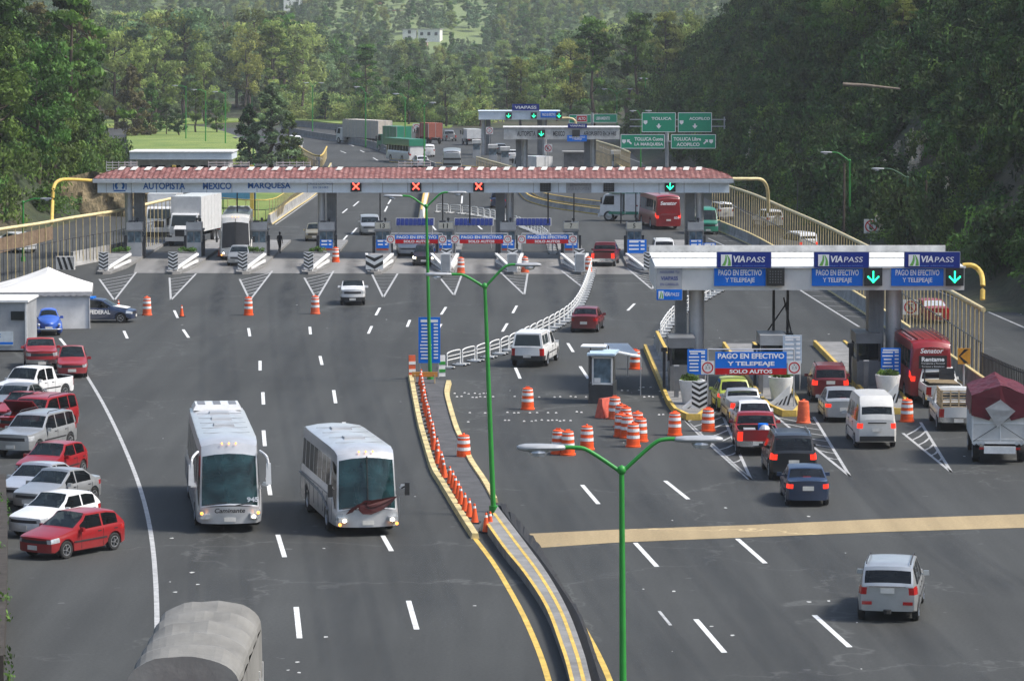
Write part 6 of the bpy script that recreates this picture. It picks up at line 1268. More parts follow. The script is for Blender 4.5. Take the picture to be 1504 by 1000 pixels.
def parked(lab, fx, fy, rx, ry, P, mat, side=-1, **kw):
    """near-side wheel contact points, front and rear"""
    a_, b_ = G(fx, fy), G(rx, ry); d = (a_ - b_); an = atan2(d.y, d.x); n_ = Vector((-sin(an), cos(an), 0)); s = 1 if n_.y < 0 else -1    # centre lies away from the camera side
    m_ = (a_ + b_) / 2 - n_ * s * (P['W'] / 2 - .05); wx = P['wheels']; off = (wx[0] + wx[1]) / 2; c = m_ - Vector((cos(an), sin(an), 0)) * off
    kw.setdefault('group', 'cars parked along the left edge'); return car(lab, c, an, P, mat, **kw)
# ---- parked row, nearest first
parked('red three-door hatchback, nearest of the parked row', 89, 822, 176, 806, mkP(4.0, 1.7, 1.42, 'hatch'), PB_['red'])
parked('white hatchback parked just behind the nearest red one', 75, 790, 140, 776, mkP(3.9, 1.66, 1.40, 'hatch', low=1), PB_['white'])
parked('silver sedan with big rear lamps behind the white hatchback', 80, 752, 141, 738, mkP(4.15, 1.67, 1.43, 'sedan'), PB_['silver'])
parked('pale silver sedan between the other silver sedan and the red coupe', 60, 742, 110, 729, mkP(4.2, 1.72, 1.43, 'sedan'), paint('paint_pale_silver', (.52, .53, .55), .5, .3))
parked('red rounded hatchback behind the pale silver sedan', 70, 712, 135, 694, mkP(3.9, 1.68, 1.40, 'hatch'), PB_['red'])
parked('silver crossover with roof rails in the middle of the parked row', 42, 675, 117, 656, mkP(4.75, 1.85, 1.7, 'suv', wheels=(-1.42, 1.47), low=0), PB_['silver'])
def hood_up(t, P):
    b = MB(); h = P['L'] / 2; b.add([(h - 1.45, -.75, 1.1), (h - 1.45, .75, 1.1), (h - .55, .7, 1.75), (h - .55, -.7, 1.75), (h - 1.45, -.75, 1.06), (h - 1.45, .75, 1.06), (h - .5, .7, 1.70), (h - .5, -.7, 1.70)], [(0, 1, 2, 3), (7, 6, 5, 4), (0, 3, 7, 4), (1, 5, 6, 2), (3, 2, 6, 7), (0, 4, 5, 1)]); b.build('raised_bonnet', PB_['dred'], t); MB().box((h - .8, 0, 1.06), (.9, 1.2, .04)).build('engine_bay', M_under, t)
parked('long red estate wagon with raised bonnet and black rear glass', 40, 650, 126, 629, mkP(5.0, 1.9, 1.72, 'suv', wheels=(-1.5, 1.5), bm=M_chr), PB_['red'], extras=hood_up)
parked('red car with pale roof behind the long red wagon', 35, 628, 82, 616, mkP(4.1, 1.68, 1.42, 'sedan'), PB_['fred'])
parked('grey-green sedan between the white pickup and the red cars', 25, 616, 75, 601, mkP(4.3, 1.7, 1.43, 'sedan'), PB_['grey'])
parked('white double-cab pickup in the parked row', 35, 597, 105, 585, mkP(4.95, 1.8, 1.72, 'pickup', prof=[(-2.475, 1.0), (-2.42, 1.08), (-.85, 1.08), (-.8, 1.1), (-.62, 1.68), (-.4, 1.72), (.35, 1.72), (.6, 1.66), (1.1, 1.13), (2.3, 1.0), (2.475, .85)], bed=(-2.27, -.93), wins=[(-.52, .03), (.11, .85)], rs=(-.62, -.84), ws=(1.1, .5), wheels=(-1.45, 1.5), R=.37, bm=M_white), PB_['white'])
toward('small red hatchback facing the camera by the start of the white line', 106, 556, -83, mkP(3.6, 1.6, 1.48, 'hatch'), PB_['fred'], group='cars parked along the left edge', glassm=M_glassl)
toward('old faded red pickup behind the small red hatchback', 62, 545, -80, mkP(4.4, 1.72, 1.6, 'pickup', wheels=(-1.3, 1.35)), PB_['fred'], group='cars parked along the left edge')
# beetle
def beetle_x(t, P):
    b = MB()
    for x in (P['wheels'][0], P['wheels'][1]):
        for s in (1, -1): b.ball((x + (.02 if x > 0 else -.02), s * .62, .40), (.52, .2, .34), 14)
    b.build('fenders', PB_['blue'], t, smooth=60)
    for s in (1, -1): b = MB(); b.ball((P['L'] / 2 - .28, s * .6, .66), (.09, .1, .1), 10); b.build('round_headlamp', M_hl, t)
    b = MB(); b.tube(smooth_line([(1.85, -.72, .42), (2.02, -.5, .42), (2.06, 0, .42), (2.02, .5, .42), (1.85, .72, .42)], 3), .05, 8); b.build('chrome_bumper', M_chr, t)
Pb = dict(L=4.0, W=1.36, R=.33, wheels=(-1.2, 1.2), zs=.3, H=1.5, prof=[(-2.0, .45), (-1.85, .75), (-1.5, 1.0), (-1.1, 1.25), (-.6, 1.44), (-.1, 1.5), (.3, 1.43), (.72, 1.02), (1.2, .93), (1.6, .78), (1.85, .55), (2.0, .4)], belt=[(-2, .5), (-1, .92), (.7, .95), (1.4, .82), (2, .4)], ws=(.72, .3), rs=(-.75, -1.2), wins=[(-1.0, -.4), (-.32, .42)], hl=(), tl=(), grille=(), cf=.3, cr=.3, ef=.4, ends=1.0, tum=.4, mould=0, crown=.09, pzf=.5)
toward('blue rounded vintage car beside the white tent', 72, 494, -82, Pb, PB_['blue'], extras=beetle_x, group='cars parked along the left edge')
def police_x(t, P):
    b = MB()
    for s in (1, -1): put_text(b, 'POLICIA FEDERAL', (-.25, s * (P['W'] / 2 + .012), .68), 2.6, .26, rz=0 if s < 0 else pi, bold=.04)
    b.build('lettering', M_txt, t); MB().box((-.25, 0, 1.5), (.3, 1.1, .1)).build('light_bar', M_blue, t)
    b = MB(); b.box((1.55, 0, .965), (1.0, 1.3, .02), M=Matrix.Rotation(.16, 3, 'Y')); b.build('white_bonnet_panel', M_white, t)
q = G(145, 478); car('dark blue and white police car beside the tent, lettered FEDERAL', (xY(136, 5000 / GS(474)), 5000 / GS(474) + .9, 0), radians(-4), mkP(5.0, 1.85, 1.45, 'sedan', mould=0), PB_['navy'], extras=police_x, name='police_car')
# ---- right queue
away('lime green hatchback stopped under the large payment banner', 1080, 606, 92.5, mkP(3.7, 1.68, 1.55, 'hatch', pz=.7), PB_['lime'], lights='b')
away('grey small pickup behind the lime hatchback', 1098, 625, 93, mkP(4.4, 1.66, 1.5, 'pickup', zs=.26, R=.31, bedm=M_gryd), PB_['silver'], lights='b')
away('white compact car just ahead of the red pickup', 1112, 641, 93, mkP(3.9, 1.66, 1.42, 'sedan'), PB_['white'])
def cargo(t, P):
    b = MB(); b.ball((-1.2, -.35, .95), .26, 10); b.build('spare_drum', M_steel, t); MB().lathe([(.22, 0), (.22, .5), (0, .5)], 12, (-.75, -.3, .7)).build('blue_bag', M_blue, t); b = MB(); b.tube([(-.42, s * .7, 1.1) for s in (-1, 1)], .03, 6); b.build('roll_bar', M_black, t); MB().box((-1.1, .3, .85), (.7, .5, .35)).build('cargo_box', M_gry, t)
away('red pickup with a blue drum and boxes in its bed', 1113, 670, 88.5, mkP(5.0, 1.85, 1.62, 'pickup'), PB_['red'], lights='b', extras=cargo)
away('large black off-road car with roof rails in the right queue', 1166, 707, 90.5, mkP(4.75, 1.95, 1.85, 'suv', R=.4, rails=1, wins=[(-1.9, -1.25), (-1.17, -.2), (-.12, .75)], railm=M_chr, plate=1, pz=.78), PB_['black'], lights='b')
away('dark blue boxy sedan, last in the right queue', 1187, 745, 89.3, mkP(4.2, 1.66, 1.38, 'sedan', low=1, pz=.72, R=.3), PB_['steel'], lights='b')
away('dark red off-road car with white roof glass in the second right lane', 1220, 592, 88.5, mkP(4.5, 1.85, 1.75, 'suv', pz=1.0), PB_['dred'], lights='b')
away('silver sedan behind the dark red off-road car', 1240, 621, 90, mkP(4.5, 1.76, 1.45, 'sedan'), PB_['silver'], lights='b')
def hiace(t, P): MB().box((-P['L'] / 2 - .02, 0, 1.15), (.04, .8, .05)).build('tailgate_handle', M_black, t); b = MB(); b.box((-P['L'] / 2 - .03, 0, .47), (.06, 1.5, .22)); b.build('rear_bumper', M_black, t)
away('tall white passenger van with black lower bumper', 1288, 660, 90.5, mkP(4.9, 1.8, 2.25, 'van', topm=.4, prof=None) | dict(prof=[(-2.45, 1.0), (-2.39, 1.22), (-2.35, 1.25), (-2.2, 1.85), (-1.9, 2.25), (.9, 2.25), (1.25, 2.05), (2.0, 1.2), (2.35, .98), (2.45, .8)], rs=(-2.16, -2.35), ws=(2.0, 1.25)), PB_['white2'], lights='b', name='van', cat='van', extras=hiace)
away('silver grey off-road car with roof rails in the right foreground', 1303, 915, 80.5, mkP(4.75, 1.87, 1.72, 'suv', pz=1.0, low=0, wins=[(-1.9, -1.25), (-1.17, -.2), (-.12, .75)]), PB_['silver'], extras=lambda t, P: [MB().box((-P['L'] / 2 - .02, s * .62, .62), (.03, .3, .1)).build('reflector', M_tl, t) for s in (1, -1)] + [MB().box((-P['L'] / 2 + .02, 0, 1.12), (.05, 1.1, .035)).build('chrome_strip', M_chr, t), MB().tube([(-2.36, 0, .3), (-2.36, 0, .42)], .12, 8).build('tow_hitch', M_black, t)])
def camper(t, P):
    h = P['L'] / 2; b = MB(); V = [(-h + .1, -.84, 1.08), (-h + .1, .84, 1.08), (-.35, .84, 1.08), (-.35, -.84, 1.08), (-h + .28, -.70, 1.84), (-h + .28, .70, 1.84), (-.25, .70, 1.88), (-.25, -.70, 1.88)]; b.add(V, [(4, 5, 6, 7), (0, 4, 7, 3), (1, 2, 6, 5), (2, 3, 7, 6), (0, 1, 5, 4)]); b.build('bed_cap', PB_['white'], t)
    MB().add([(-h + .115, -.72, 1.16), (-h + .115, .72, 1.16), (-h + .25, .62, 1.76), (-h + .25, -.62, 1.76)], [(0, 3, 2, 1)]).build('cap_rear_window', M_glass, t)
    for s in (1, -1): b = MB(); [b.add([(x0, s * .835, 1.22), (x1, s * .835, 1.22), (x1 - .02, s * .735, 1.7), (x0 + .05, s * .735, 1.7)], [(0, 1, 2, 3) if s < 0 else (3, 2, 1, 0)]) for x0, x1 in ((-h + .4, -h + 1.1), (-h + 1.2, -.5))]; b.build('cap_side_window', M_glass, t)
away('white pickup with a cap over its bed heading for the white barriers', 774, 540, 80, mkP(5.3, 1.95, 1.78, 'pickup', bm=M_black, wheels=(-1.5, 1.75), R=.37, pz=.62), PB_['white'], extras=camper)
away('dark red and black sedan driving beside the white barriers', 857, 489, 82, mkP(4.3, 1.7, 1.43, 'sedan', low=2, pz=.6), PB_['dred'])
away('dark red pickup with lit brake lamps at booth 7', 885, 392, 84, mkP(5.2, 1.92, 1.75, 'pickup', bm=M_chr), PB_['dred'], lights='b')
away('white-roofed dark off-road car with red lamps at booth 5', 976, 385, 92, mkP(4.5, 1.85, 1.75, 'suv'), PB_['white'], lights='b')
# ---- left carriageway
toward('white small pickup facing the camera below booth 13', 518, 449, -88, mkP(4.2, 1.64, 1.5, 'pickup', zs=.26, R=.3, bm=M_black), PB_['white'])
toward('black car with lit headlamps at booth 13', 622, 391, -91, mkP(4.4, 1.76, 1.5, 'sedan', low=1), PB_['black'], lights='h')
toward('white car hidden behind the black one at booth 13', 600, 377, -86, mkP(4.2, 1.72, 1.45, 'sedan'), PB_['white'])
toward('silver minivan approaching booth 13 from behind', 544, 346, -86, mkP(4.6, 1.78, 1.68, 'van', topm=.1, prof=[(-2.3, .9), (-2.2, 1.1), (-1.95, 1.6), (-1.5, 1.68), (.4, 1.66), (1.4, 1.05), (2.1, .85), (2.3, .7)], rs=(-1.95, -2.2), ws=(1.4, .55), wins=[(-1.9, -1.0), (-.92, 0), (.08, .9)]), PB_['silver'])
toward('silver car in front of the dark coach at the third booth', 349, 391, -90, mkP(4.2, 1.7, 1.45, 'hatch'), PB_['silver'])
away('dark small van seen through the canopy beyond booth 11', 731, 306, 86, mkP(4.0, 1.7, 1.7, 'hatch'), PB_['navy'])
toward('small pale car behind the fourth booth', 462, 355, -88, mkP(3.9, 1.65, 1.42, 'hatch'), PB_['gold'])
# ---- road behind the right fence
away('white jeep with covered spare wheel behind the right fence, farthest', 1068, 324, 110, mkP(4.0, 1.7, 1.7, 'suv', rails=0), PB_['white'])
away('white off-road car with spare wheel behind the right fence, middle', 1140, 337, 108, mkP(4.2, 1.8, 1.75, 'suv', rails=0), PB_['white'], extras=lambda t, P: MB().lathe([(.3, 0), (.3, .2), (0, .2)], 14, (-P['L'] / 2 - .1, -.1, 1.0), axis='X').build('spare_wheel', PB_['white'], t))
away('white van with lit red lamps behind the right fence', 1189, 376, 108, mkP(4.4, 1.75, 1.85, 'van', topm=.15), PB_['white'], lights='b')
away('red sedan with pale rear glass behind the right fence', 1378, 476, 100, mkP(4.3, 1.7, 1.43, 'sedan', rgm=M_hl), PB_['red'])
# ---- pickups at the far right
def stakes(t, P):
    h = P['L'] / 2; b = MB()
    for s in (1, -1):
        for k in range(5): b.beam((-h + .1, s * .78, 1.16 + k * .16), (-.45, s * .78, 1.16 + k * .16), .03, .07)
        for k in range(4): b.box((-h + .15 + k * .62, s * .8, 1.45), (.06, .05, .85))
    for k in range(6): b.beam((-h + .1, -.78, 1.12 + k * .14), (-h + .1, .78, 1.12 + k * .14), .03, .06)
    for k in range(5): b.box((-h + .08, -.75 + k * .375, 1.45), (.05, .06, .85))
    b.build('stake_sides', M_wood, t)
away('white pickup with wooden stake sides behind the tarpaulin lorry', 1408, 634, 88, mkP(5.2, 1.9, 1.75, 'pickup', bm=M_chr, tl=(2, 3), pz=.5), PB_['white2'], extras=stakes)
def rack(t, P):
    b = MB(); b.box((-.5, 0, 1.5), (.08, 1.5, .06)); [b.box((-.5, s * .7, 1.3), (.07, .07, 1.0)) for s in (1, -1)]; b.box((-.5, -.35, 1.45), (.05, .7, .55)); b.build('ladder_rack', M_dark, t); b = MB(); [b.beam((-2.2 + .25 * k, -.7, 1.16), (-2.1 + .25 * k, .7, 1.2), .08, .05) for k in range(7)]; b.build('timber_load', M_wood, t)
away('older white pickup loaded with timber beside the red minibus', 1388, 600, 91, mkP(5.2, 1.9, 1.75, 'pickup', bm=M_chr), PB_['white2'], extras=rack)
# ---- buses
def busP(L, W, H, **k):
    h = L / 2; P = dict(L=L, W=W, H=H, R=.5, wheels=(-h + 2.9, h - 2.4), zs=.34, prof=[(-h, 1.0), (-h + .1, H - .35), (-h + .3, H - .06), (-h + .8, H), (h - 1.6, H), (h - .9, H - .06), (h - .62, H - .17), (h - .33, .95), (h - .3, .9), (h, .8)], belt=[(-h, 1.2), (-h + .3, 1.6), (h - 1.1, 1.6), (h - .6, .93), (h, .78)], wm=0, n0=1, wsc=.3, ws=(h - .33, h - .62), rs=(-h + .28, -h + .1), wins=[(-h + .5 + i * (L - 1.9) / 7, -h + .42 + (i + 1) * (L - 1.9) / 7) for i in range(7)] + [(h - 1.32, h - .5)], tum=.06, topm=.42, ap=.05, crown=.12, ww=.28, rim=0, ends=.6, ef=.07, cf=.3, cr=.12, hl=(2, 3), hlx=.1, tl=(3,), mould=0, handles=0, seams=0, pz=.9, pzf=.5, third=0, grille=(), lift=.0, mirz=.8, mirx=.3); P.update(k); return P
def bus_stuff(num=None, word=None, mirror=PB_['white'], hatches=((-2.5, .8), (-.5, .8), (1.6, .8)), ac=True, swoosh=False, arms=True):
    def f(t, P):
        h, W, H = P['L'] / 2, P['W'], P['H']
        for (x, w_) in hatches: b = MB(); b.box((x, 0, H + .13), (w_ * .8, w_, .08), taper=.9); b.build('roof_hatch', M_gry, t)
        if ac: b = MB(); b.box((-h + 1.6, 0, H + .17), (1.7, 1.9, .2), taper=.88); o = b.build('air_conditioner', PB_['white'], t); b = MB(); [b.box((-h + 1.6, y, H + .28), (1.1, .28, .02)) for y in (-.6, 0, .6)]; b.build('vents', M_gryd, o)
        b = MB()
        for s in (1, -1):
            for i in range(int(P['L'] / 1.1)): x = -h + .7 + i * 1.1; b.box((x, s * (W / 2 + .002), .95), (.015, .02, .75))
            b.box((-.3, s * (W / 2 + .004), 1.38), (P['L'] - 2.4, .015, .03))
        b.build('panel_seams', M_gryd, t)
        b = MB(); [b.box((-h + 2.2 + i * 1.6, 0, H + .105), (.03, W * .7, .02)) for i in range(int((P['L'] - 4) / 1.6) + 1)]; b.build('roof_joints', M_gry, t)
        xf = h + .0
        if num: b = MB(); put_text(b, num, (h - .1, .82, 1.2), .42, .18, rz=pi / 2, bold=.04); b.build('fleet_number', M_txt, t)
        if word: b = MB(); put_text(b, word, (h + .035, 0, .83), 1.1, .17, rz=pi / 2, bold=.02, shear=.2); b.build('lettering', M_black, t)
        for s in (1, -1):
            b = MB(); b.box((h - .1, s * (W / 2 - .32), .62), (.3, .34, .17)); b.build('headlamp_unit', M_hl, t); b = MB(); b.ball((h + .04, s * (W / 2 - .2), .74 if arms else .46), .06, 8); b.build('indicator_lamp', M_amber, t)
            b = MB(); b.ball((h + .05, s * (W / 2 - .36), .6), .07, 8)
            if s > 0 or not arms: b.build('lit_headlamp', M_head, t)
            b = MB()
            if arms: b.tube(smooth_line([(h - .5, s * (W / 2 - .1), H - .35), (h + .12, s * (W / 2 + .12), H - .5), (h + .18, s * (W / 2 + .17), H - .9)], 4), .045, 7); b.box((h + .16, s * (W / 2 + .17), H - 1.1), (.14, .2, .75), taper=.8)
            else: b.tube([(h - .1, s * W / 2, 1.7), (h + .15, s * (W / 2 + .2), 1.85)], .03, 6); b.box((h + .12, s * (W / 2 + .16), 1.7), (.1, .16, .45))
            b.build('mirror_arm', mirror, t)
        b = MB(); b.tube([(h - .14, -.9, 1.0), (h - .04, -.1, 1.12)], .018, 5); b.tube([(h - .02, .2, 1.0), (h - .15, .9, 1.1)], .018, 5)
        if not arms: b.beam((h - .0, 0, .98), (h - .3, 0, P['H'] - .2), .04, .05)
        b.build('wiper', M_black, t); b = MB(); [b.ball((h - .5, y, H - .06), .035, 6) for y in (-.25, 0, .25)]; b.build('roof_marker', M_amber, t); b = MB()
        b.box((h - .42, -.1, 1.65), (.12, W * .7, .5)); b.build('dashboard', M_under, t) if False else None
        if swoosh:
            b = MB()
            for poly in ([(800, 375), (780, 395), (780, 412), (795, 428), (825, 430), (865, 415), (900, 390), (925, 365), (880, 385), (845, 400), (820, 403), (808, 395), (812, 382), (830, 375)], [(735, 430), (752, 408), (775, 392), (800, 382), (785, 400), (765, 412), (760, 420)]):
                pts = []
                for k in range(len(poly)):
                    a, c = poly[k], poly[(k + 1) % len(poly)]
                    for q in (0, .5): pts.append((a[0] + (c[0] - a[0]) * q, a[1] + (c[1] - a[1]) * q))
                P3 = [(h + .045 - .3 * ((u - 815) / 100 / 1.22) ** 2, (u - 815) / 100, (495 - v_) / 100 * .93 + .2) for u, v_ in pts]
                bmm = bmesh.new(); vs3 = [bmm.verts.new(p) for p in P3]; f_ = bmm.faces.new(vs3); bmesh.ops.triangulate(bmm, faces=[f_]); bmm.verts.index_update(); b.add([v.co for v in bmm.verts], [tuple(v.index for v in f.verts) for f in bmm.faces]); bmm.free()
            b.build('red_swoosh', simple('swoosh_red', (.05, .004, .004), .6), t)
            for s in (1, -1): b = MB(); b.tube(smooth_line([(-h + .4, s * (W / 2 + .005), 1.3), (-1, s * (W / 2 + .008), 1.25), (h - 2.9, s * (W / 2 + .008), 1.15), (h - 1.4, s * (W / 2 + .004), .8)], 4), .05, 5); b.build('side_stripe', M_gryd, t)
    return f
def headed(p0, p1): return math.degrees(atan2(p1[1] - p0[1], p1[0] - p0[0]))
toward('large silver coach numbered 945 in the left foreground lane', 338, 783, -82.7, busP(12.6, 2.42, 3.25, rows=8, seatz=.75, gm=M_trim), paint('coach_silver', (.48, .485, .49), .35, .35), name='coach', cat='bus', extras=bus_stuff('945', 'Caminante', PB_['white']), glassm=M_glassb)
toward('shorter silver coach with a dark red swoosh on its front', 541, 788, -78.3, busP(9.0, 2.45, 3.05, wheels=(-2.3, 2.5), rows=5, seatz=.75), paint('coach_silver_white', (.50, .505, .51), .35, .35), name='coach', cat='bus', extras=bus_stuff(None, None, M_black, ((-1.8, .8), (1.2, .8)), False, True, False), glassm=M_glassb)
toward('cream coach with huge black windscreen waiting behind the silver car', 346, 383, -87, busP(12, 2.6, 3.5, topm=.3), PB_['white2'], name='coach', cat='bus', extras=bus_stuff(None, None, M_black, (), True, False, False), glassm=M_trim)
def redbus(t, P):
    h = P['L'] / 2; b = MB(); put_text(b, 'Senator', (-h - .03, 0, 2.45), 1.5, .35, rz=-pi / 2, bold=.03, shear=.2); b.build('lettering', M_txt, t); b = MB(); put_text(b, '039', (-h - .03, -.75, 1.1), .5, .22, rz=-pi / 2, bold=.03); b.build('fleet_number', M_txt, t); b = MB(); b.box((-h - .02, 0, 1.45), (.03, 1.4, .03)); b.build('engine_grille', M_chr, t)
    for x in (-2.5, 0, 2.2): MB().box((x, 0, P['H'] + .12), (.9, .9, .12), taper=.9).build('roof_hatch', M_gry, t)
away('red coach with dark rear window leaving beyond booth 5', 982, 338, 97, busP(10.5, 2.5, 3.1), PB_['red'], name='coach', cat='bus', extras=redbus, lights='b')
def rentame(t, P):
    h = P['L'] / 2; b = MB(); put_text(b, 'Senator', (-h - .03, 0, 2.55), 1.1, .24, rz=-pi / 2, bold=.02, shear=.2); b.build('lettering', M_txt, t); MB().box((-h - .01, -.05, 2.0), (.05, 1.35, .62)).build('black_panel', M_black, t); b = MB(); put_text(b, 'Rentame', (-h - .045, -.05, 2.14), 1.1, .22, rz=-pi / 2, bold=.03); put_text(b, 'Transporte y Personal', (-h - .045, -.05, 1.93), 1.15, .09, rz=-pi / 2); put_text(b, 'Turismo y Escolares', (-h - .045, -.05, 1.78), 1.1, .09, rz=-pi / 2); b.build('panel_lettering', M_txt, t)
    b = MB(); [b.box((0, y, P['H'] + .1), (P['L'] - 1.6, .04, .05)) for y in (-.9, -.6, -.3, 0, .3, .6, .9)]; b.build('roof_ribs', PB_['dred'], t)
away('red minibus with the black Rentame panel on its back', 1368, 592, 91, busP(8.5, 2.2, 2.95, norear=1, wheels=(-2.3, 2.6), R=.42), PB_['red'], name='minibus', cat='bus', extras=rentame, lights='b')
away('distant silver coach beyond the tiled roof', 664, 262, 91, busP(11, 2.5, 3.4), PB_['silver'], name='coach', cat='bus', extras=lambda t, P: [MB().box((-P['L'] / 2 - .02, 0, z), (.05, 2.2, .25)).build('dark_band', M_black, t) for z in (1.2, 1.75, 2.4)])
away('distant white coach with green top in the far queue', 613, 240, 112, busP(10, 2.5, 3.2), PB_['white'], name='coach', cat='bus', extras=lambda t, P: MB().box((0, 0, P['H'] - .35), (P['L'] + .06, P['W'] * .99, .95)).build('green_upper', PB_['green'], t))
# ---- lorries
def truck(lab, px, py, ang, L, W, H, boxm, cabm, boxf=None, end='front', cabL=2.2, cabH=2.6, z0=1.1, name='lorry', nose=0, lights=''):
    c, a = face_at(px, py, ang, L, end); t = thing(name, lab, 'lorry', (c.x, c.y, 0), a); h = L / 2
    b = MB(); b.box((-cabL / 2 - .1, 0, z0 + (H - z0) / 2), (L - cabL - .3, W, H - z0)); body = b.build('cargo_box', boxm, t)
    b = MB(); n = int((L - cabL) / 1.2)
    for i in range(n + 1):
        for s in (1, -1): b.box((-h + .1 + i * (L - cabL - .4) / n, s * (W / 2 + .01), z0 + (H - z0) / 2), (.05, .03, H - z0 - .1))
    for y in (-W / 2 + .02, 0, W / 2 - .02): b.box((-h + .04, y, z0 + (H - z0) / 2), (.04, .06, H - z0))
    b.build('ribs', M_gry if boxm is not PB_['white'] else M_white, body)
    cx = h - nose - cabL / 2; cw = W * .93; b = MB(); V = []
    for (x, z, k) in ((cx - cabL / 2, .55, 1), (cx - cabL / 2, cabH, .95), (cx + cabL / 2 - .55, cabH, .93), (cx + cabL / 2 - .4, cabH - .12, .94), (cx + cabL / 2 - .05, 1.55, 1), (cx + cabL / 2, .55, 1)): V.append((x, cw / 2 * k, z)); V.append((x, -cw / 2 * k, z))
    n_ = 6; b.add(V, [tuple(2 * i for i in range(n_))[::-1], tuple(2 * i + 1 for i in range(n_))] + [(2 * i, 2 * i + 1, 2 * ((i + 1) % n_) + 1, 2 * ((i + 1) % n_)) for i in range(n_)]); b.build('cab', cabm, t)
    x0, x1 = cx + cabL / 2 - .06, cx + cabL / 2 - .39; z1, z2 = 1.62, cabH - .16; b = MB(); b.add([(x0 + .03, -cw * .45, z1), (x0 + .03, cw * .45, z1), (x1 + .03, cw * .42, z2), (x1 + .03, -cw * .42, z2)], [(0, 1, 2, 3)]); b.build('windscreen', M_glass, t)
    for s in (1, -1):
        MB().add([(cx - .3, s * (cw / 2 * .995 + .01), 1.6), (x0 - .25, s * (cw / 2 * .995 + .01), 1.6), (x1 - .15, s * (cw / 2 * .955 + .01), z2), (cx - .3, s * (cw / 2 * .955 + .01), z2)], [(0, 1, 2, 3), (3, 2, 1, 0)]).build('side_window', M_glass, t)
        b = MB(); b.box((h - nose - .2, s * (cw / 2 + .2), 2.0), (.1, .2, .6)); b.build('mirror', M_black, t)
    if nose:
        b = MB(); b.add([(h - nose - .05, -.8, .7), (h - nose - .05, .8, .7), (h - .1, .7, .7), (h - .1, -.7, .7), (h - nose - .05, -.75, 1.68), (h - nose - .05, .75, 1.68), (h - .05, .55, 1.45), (h - .05, -.55, 1.45)], [(4, 5, 6, 7), (0, 4, 7, 3), (1, 2, 6, 5), (2, 3, 7, 6), (0, 1, 5, 4)]); b.build('bonnet', cabm, t)
    MB().box((h - .03, 0, 1.12), (.1, .8, .55)).build('grille', M_trim, t); b = MB(); b.box((h + .06, 0, .6), (.2, cw, .32)); b.build('front_bumper', cabm, t)
    for s in (1, -1): MB().box((h - .0, s * .72, 1.0), (.14, .26, .2)).build('headlamp', M_head if 'h' in lights else M_hl, t); MB().box((-h - .01, s * (W / 2 - .3), .95), (.06, .3, .12)).build('tail_lamp', M_tl, t)
    MB().box((-.2, 0, .8), (L - 1, .9, .35)).build('chassis', M_under, t); wheels(t, [h - nose * .6 - .9, -h + 1.3] + ([-h + 2.4] if L > 9 else []), W, .5, .3, 0)
    if boxf: boxf(t, h, W, H, z0)
    return t
truck('white bonneted lorry with tall white box behind the second booth', 264, 362, -99, 9.5, 2.6, 4.1, PB_['white'], PB_['white'], cabL=2.0, cabH=2.7, nose=1.3)
truck('second white lorry waiting behind the white box lorry', 234, 348, -90, 9, 2.5, 3.7, PB_['white'], PB_['white'], cabH=2.6)
truck('long beige lorry trailer at the head of the far queue', 575, 214, -62, 15, 2.6, 4.2, PB_['beige'], PB_['white'], end='front') if False else None
truck('long beige lorry with dark wheels in the far queue', 566, 214, 120, 15, 2.6, 4.0, simple('beige_box', (.5, .45, .38), .7), PB_['white'], end='rear')
truck('dark green lorry in front of the far green-topped coach', 594, 224, 115, 8, 2.5, 3.9, PB_['green'], PB_['green'], end='rear')
truck('red canvas lorry in the far queue', 640, 212, 110, 7, 2.5, 3.4, simple('rust_canvas', (.3, .09, .06), .8), PB_['dred'], end='rear')
truck('white flatbed lorry by the far toll booths', 697, 214, 100, 6, 2.4, 2.6, PB_['white'], PB_['white'], end='rear')
def relief(t, h, W, H, z0):
    b = MB(); b.box((-1.1, 0, z0 + .12), (5.6, W + .04, .25)); b.box((-1.0, 0, H - .12), (5.4, W + .04, .22)); b.build('green_band', PB_['green'], t); b = MB(); b.lathe([(.42, 0), (.42, .03), (.3, .03), (.3, 0)], 18, (-h + .15, .2, 2.2), axis='X'); b.build('round_emblem', PB_['green'], t); b = MB(); b.lathe([(.38, 0), (.38, .03), (0, .03)], 18, (-1, -W / 2 - .02, 2.2), axis='Y'); b.build('side_emblem', PB_['green'], t)
truck('white and green box van with a round green emblem', 962, 325, 168, 5.2, 2.3, 2.9, PB_['white'], PB_['white'], relief, end='rear', name='box_van', z0=.7)
truck('white truck with blue stripe under the far white canopy', 800, 262, 120, 6, 2.3, 2.7, PB_['white'], PB_['white'], end='rear')
away('white car right behind the far green-topped coach', 622, 246, 100, mkP(4.3, 1.7, 1.45, 'sedan'), PB_['white'], lights='')
away('silver minivan beside the far green-topped coach', 631, 231, 100, mkP(4.4, 1.75, 1.8, 'van', topm=.15), PB_['white'])
away('dark pickup between the red lorry and the far booths', 663, 208, 100, mkP(5, 1.9, 1.8, 'pickup'), PB_['grey'])
away('grey car at the far left booth of the far gates', 738, 226, 100, mkP(4.3, 1.7, 1.45, 'sedan'), PB_['grey'])
away('white car under the far canopy beside the white truck', 755, 236, 100, mkP(4.3, 1.7, 1.45, 'sedan'), PB_['white'])
toward('white van coming round the bend on the left', 437, 221, -75, mkP(4.8, 1.85, 2.2, 'van'), PB_['white'], name='van', cat='van')
away('pale car behind the left barred fence', 42, 372, 120, mkP(4.4, 1.75, 1.6, 'van', topm=.12), PB_['white'])
toward('dark green and white lorry cab hidden behind the end column', 1040, 345, -88, mkP(5, 1.95, 2.3, 'van', topm=.3), PB_['green'], name='van', cat='van')
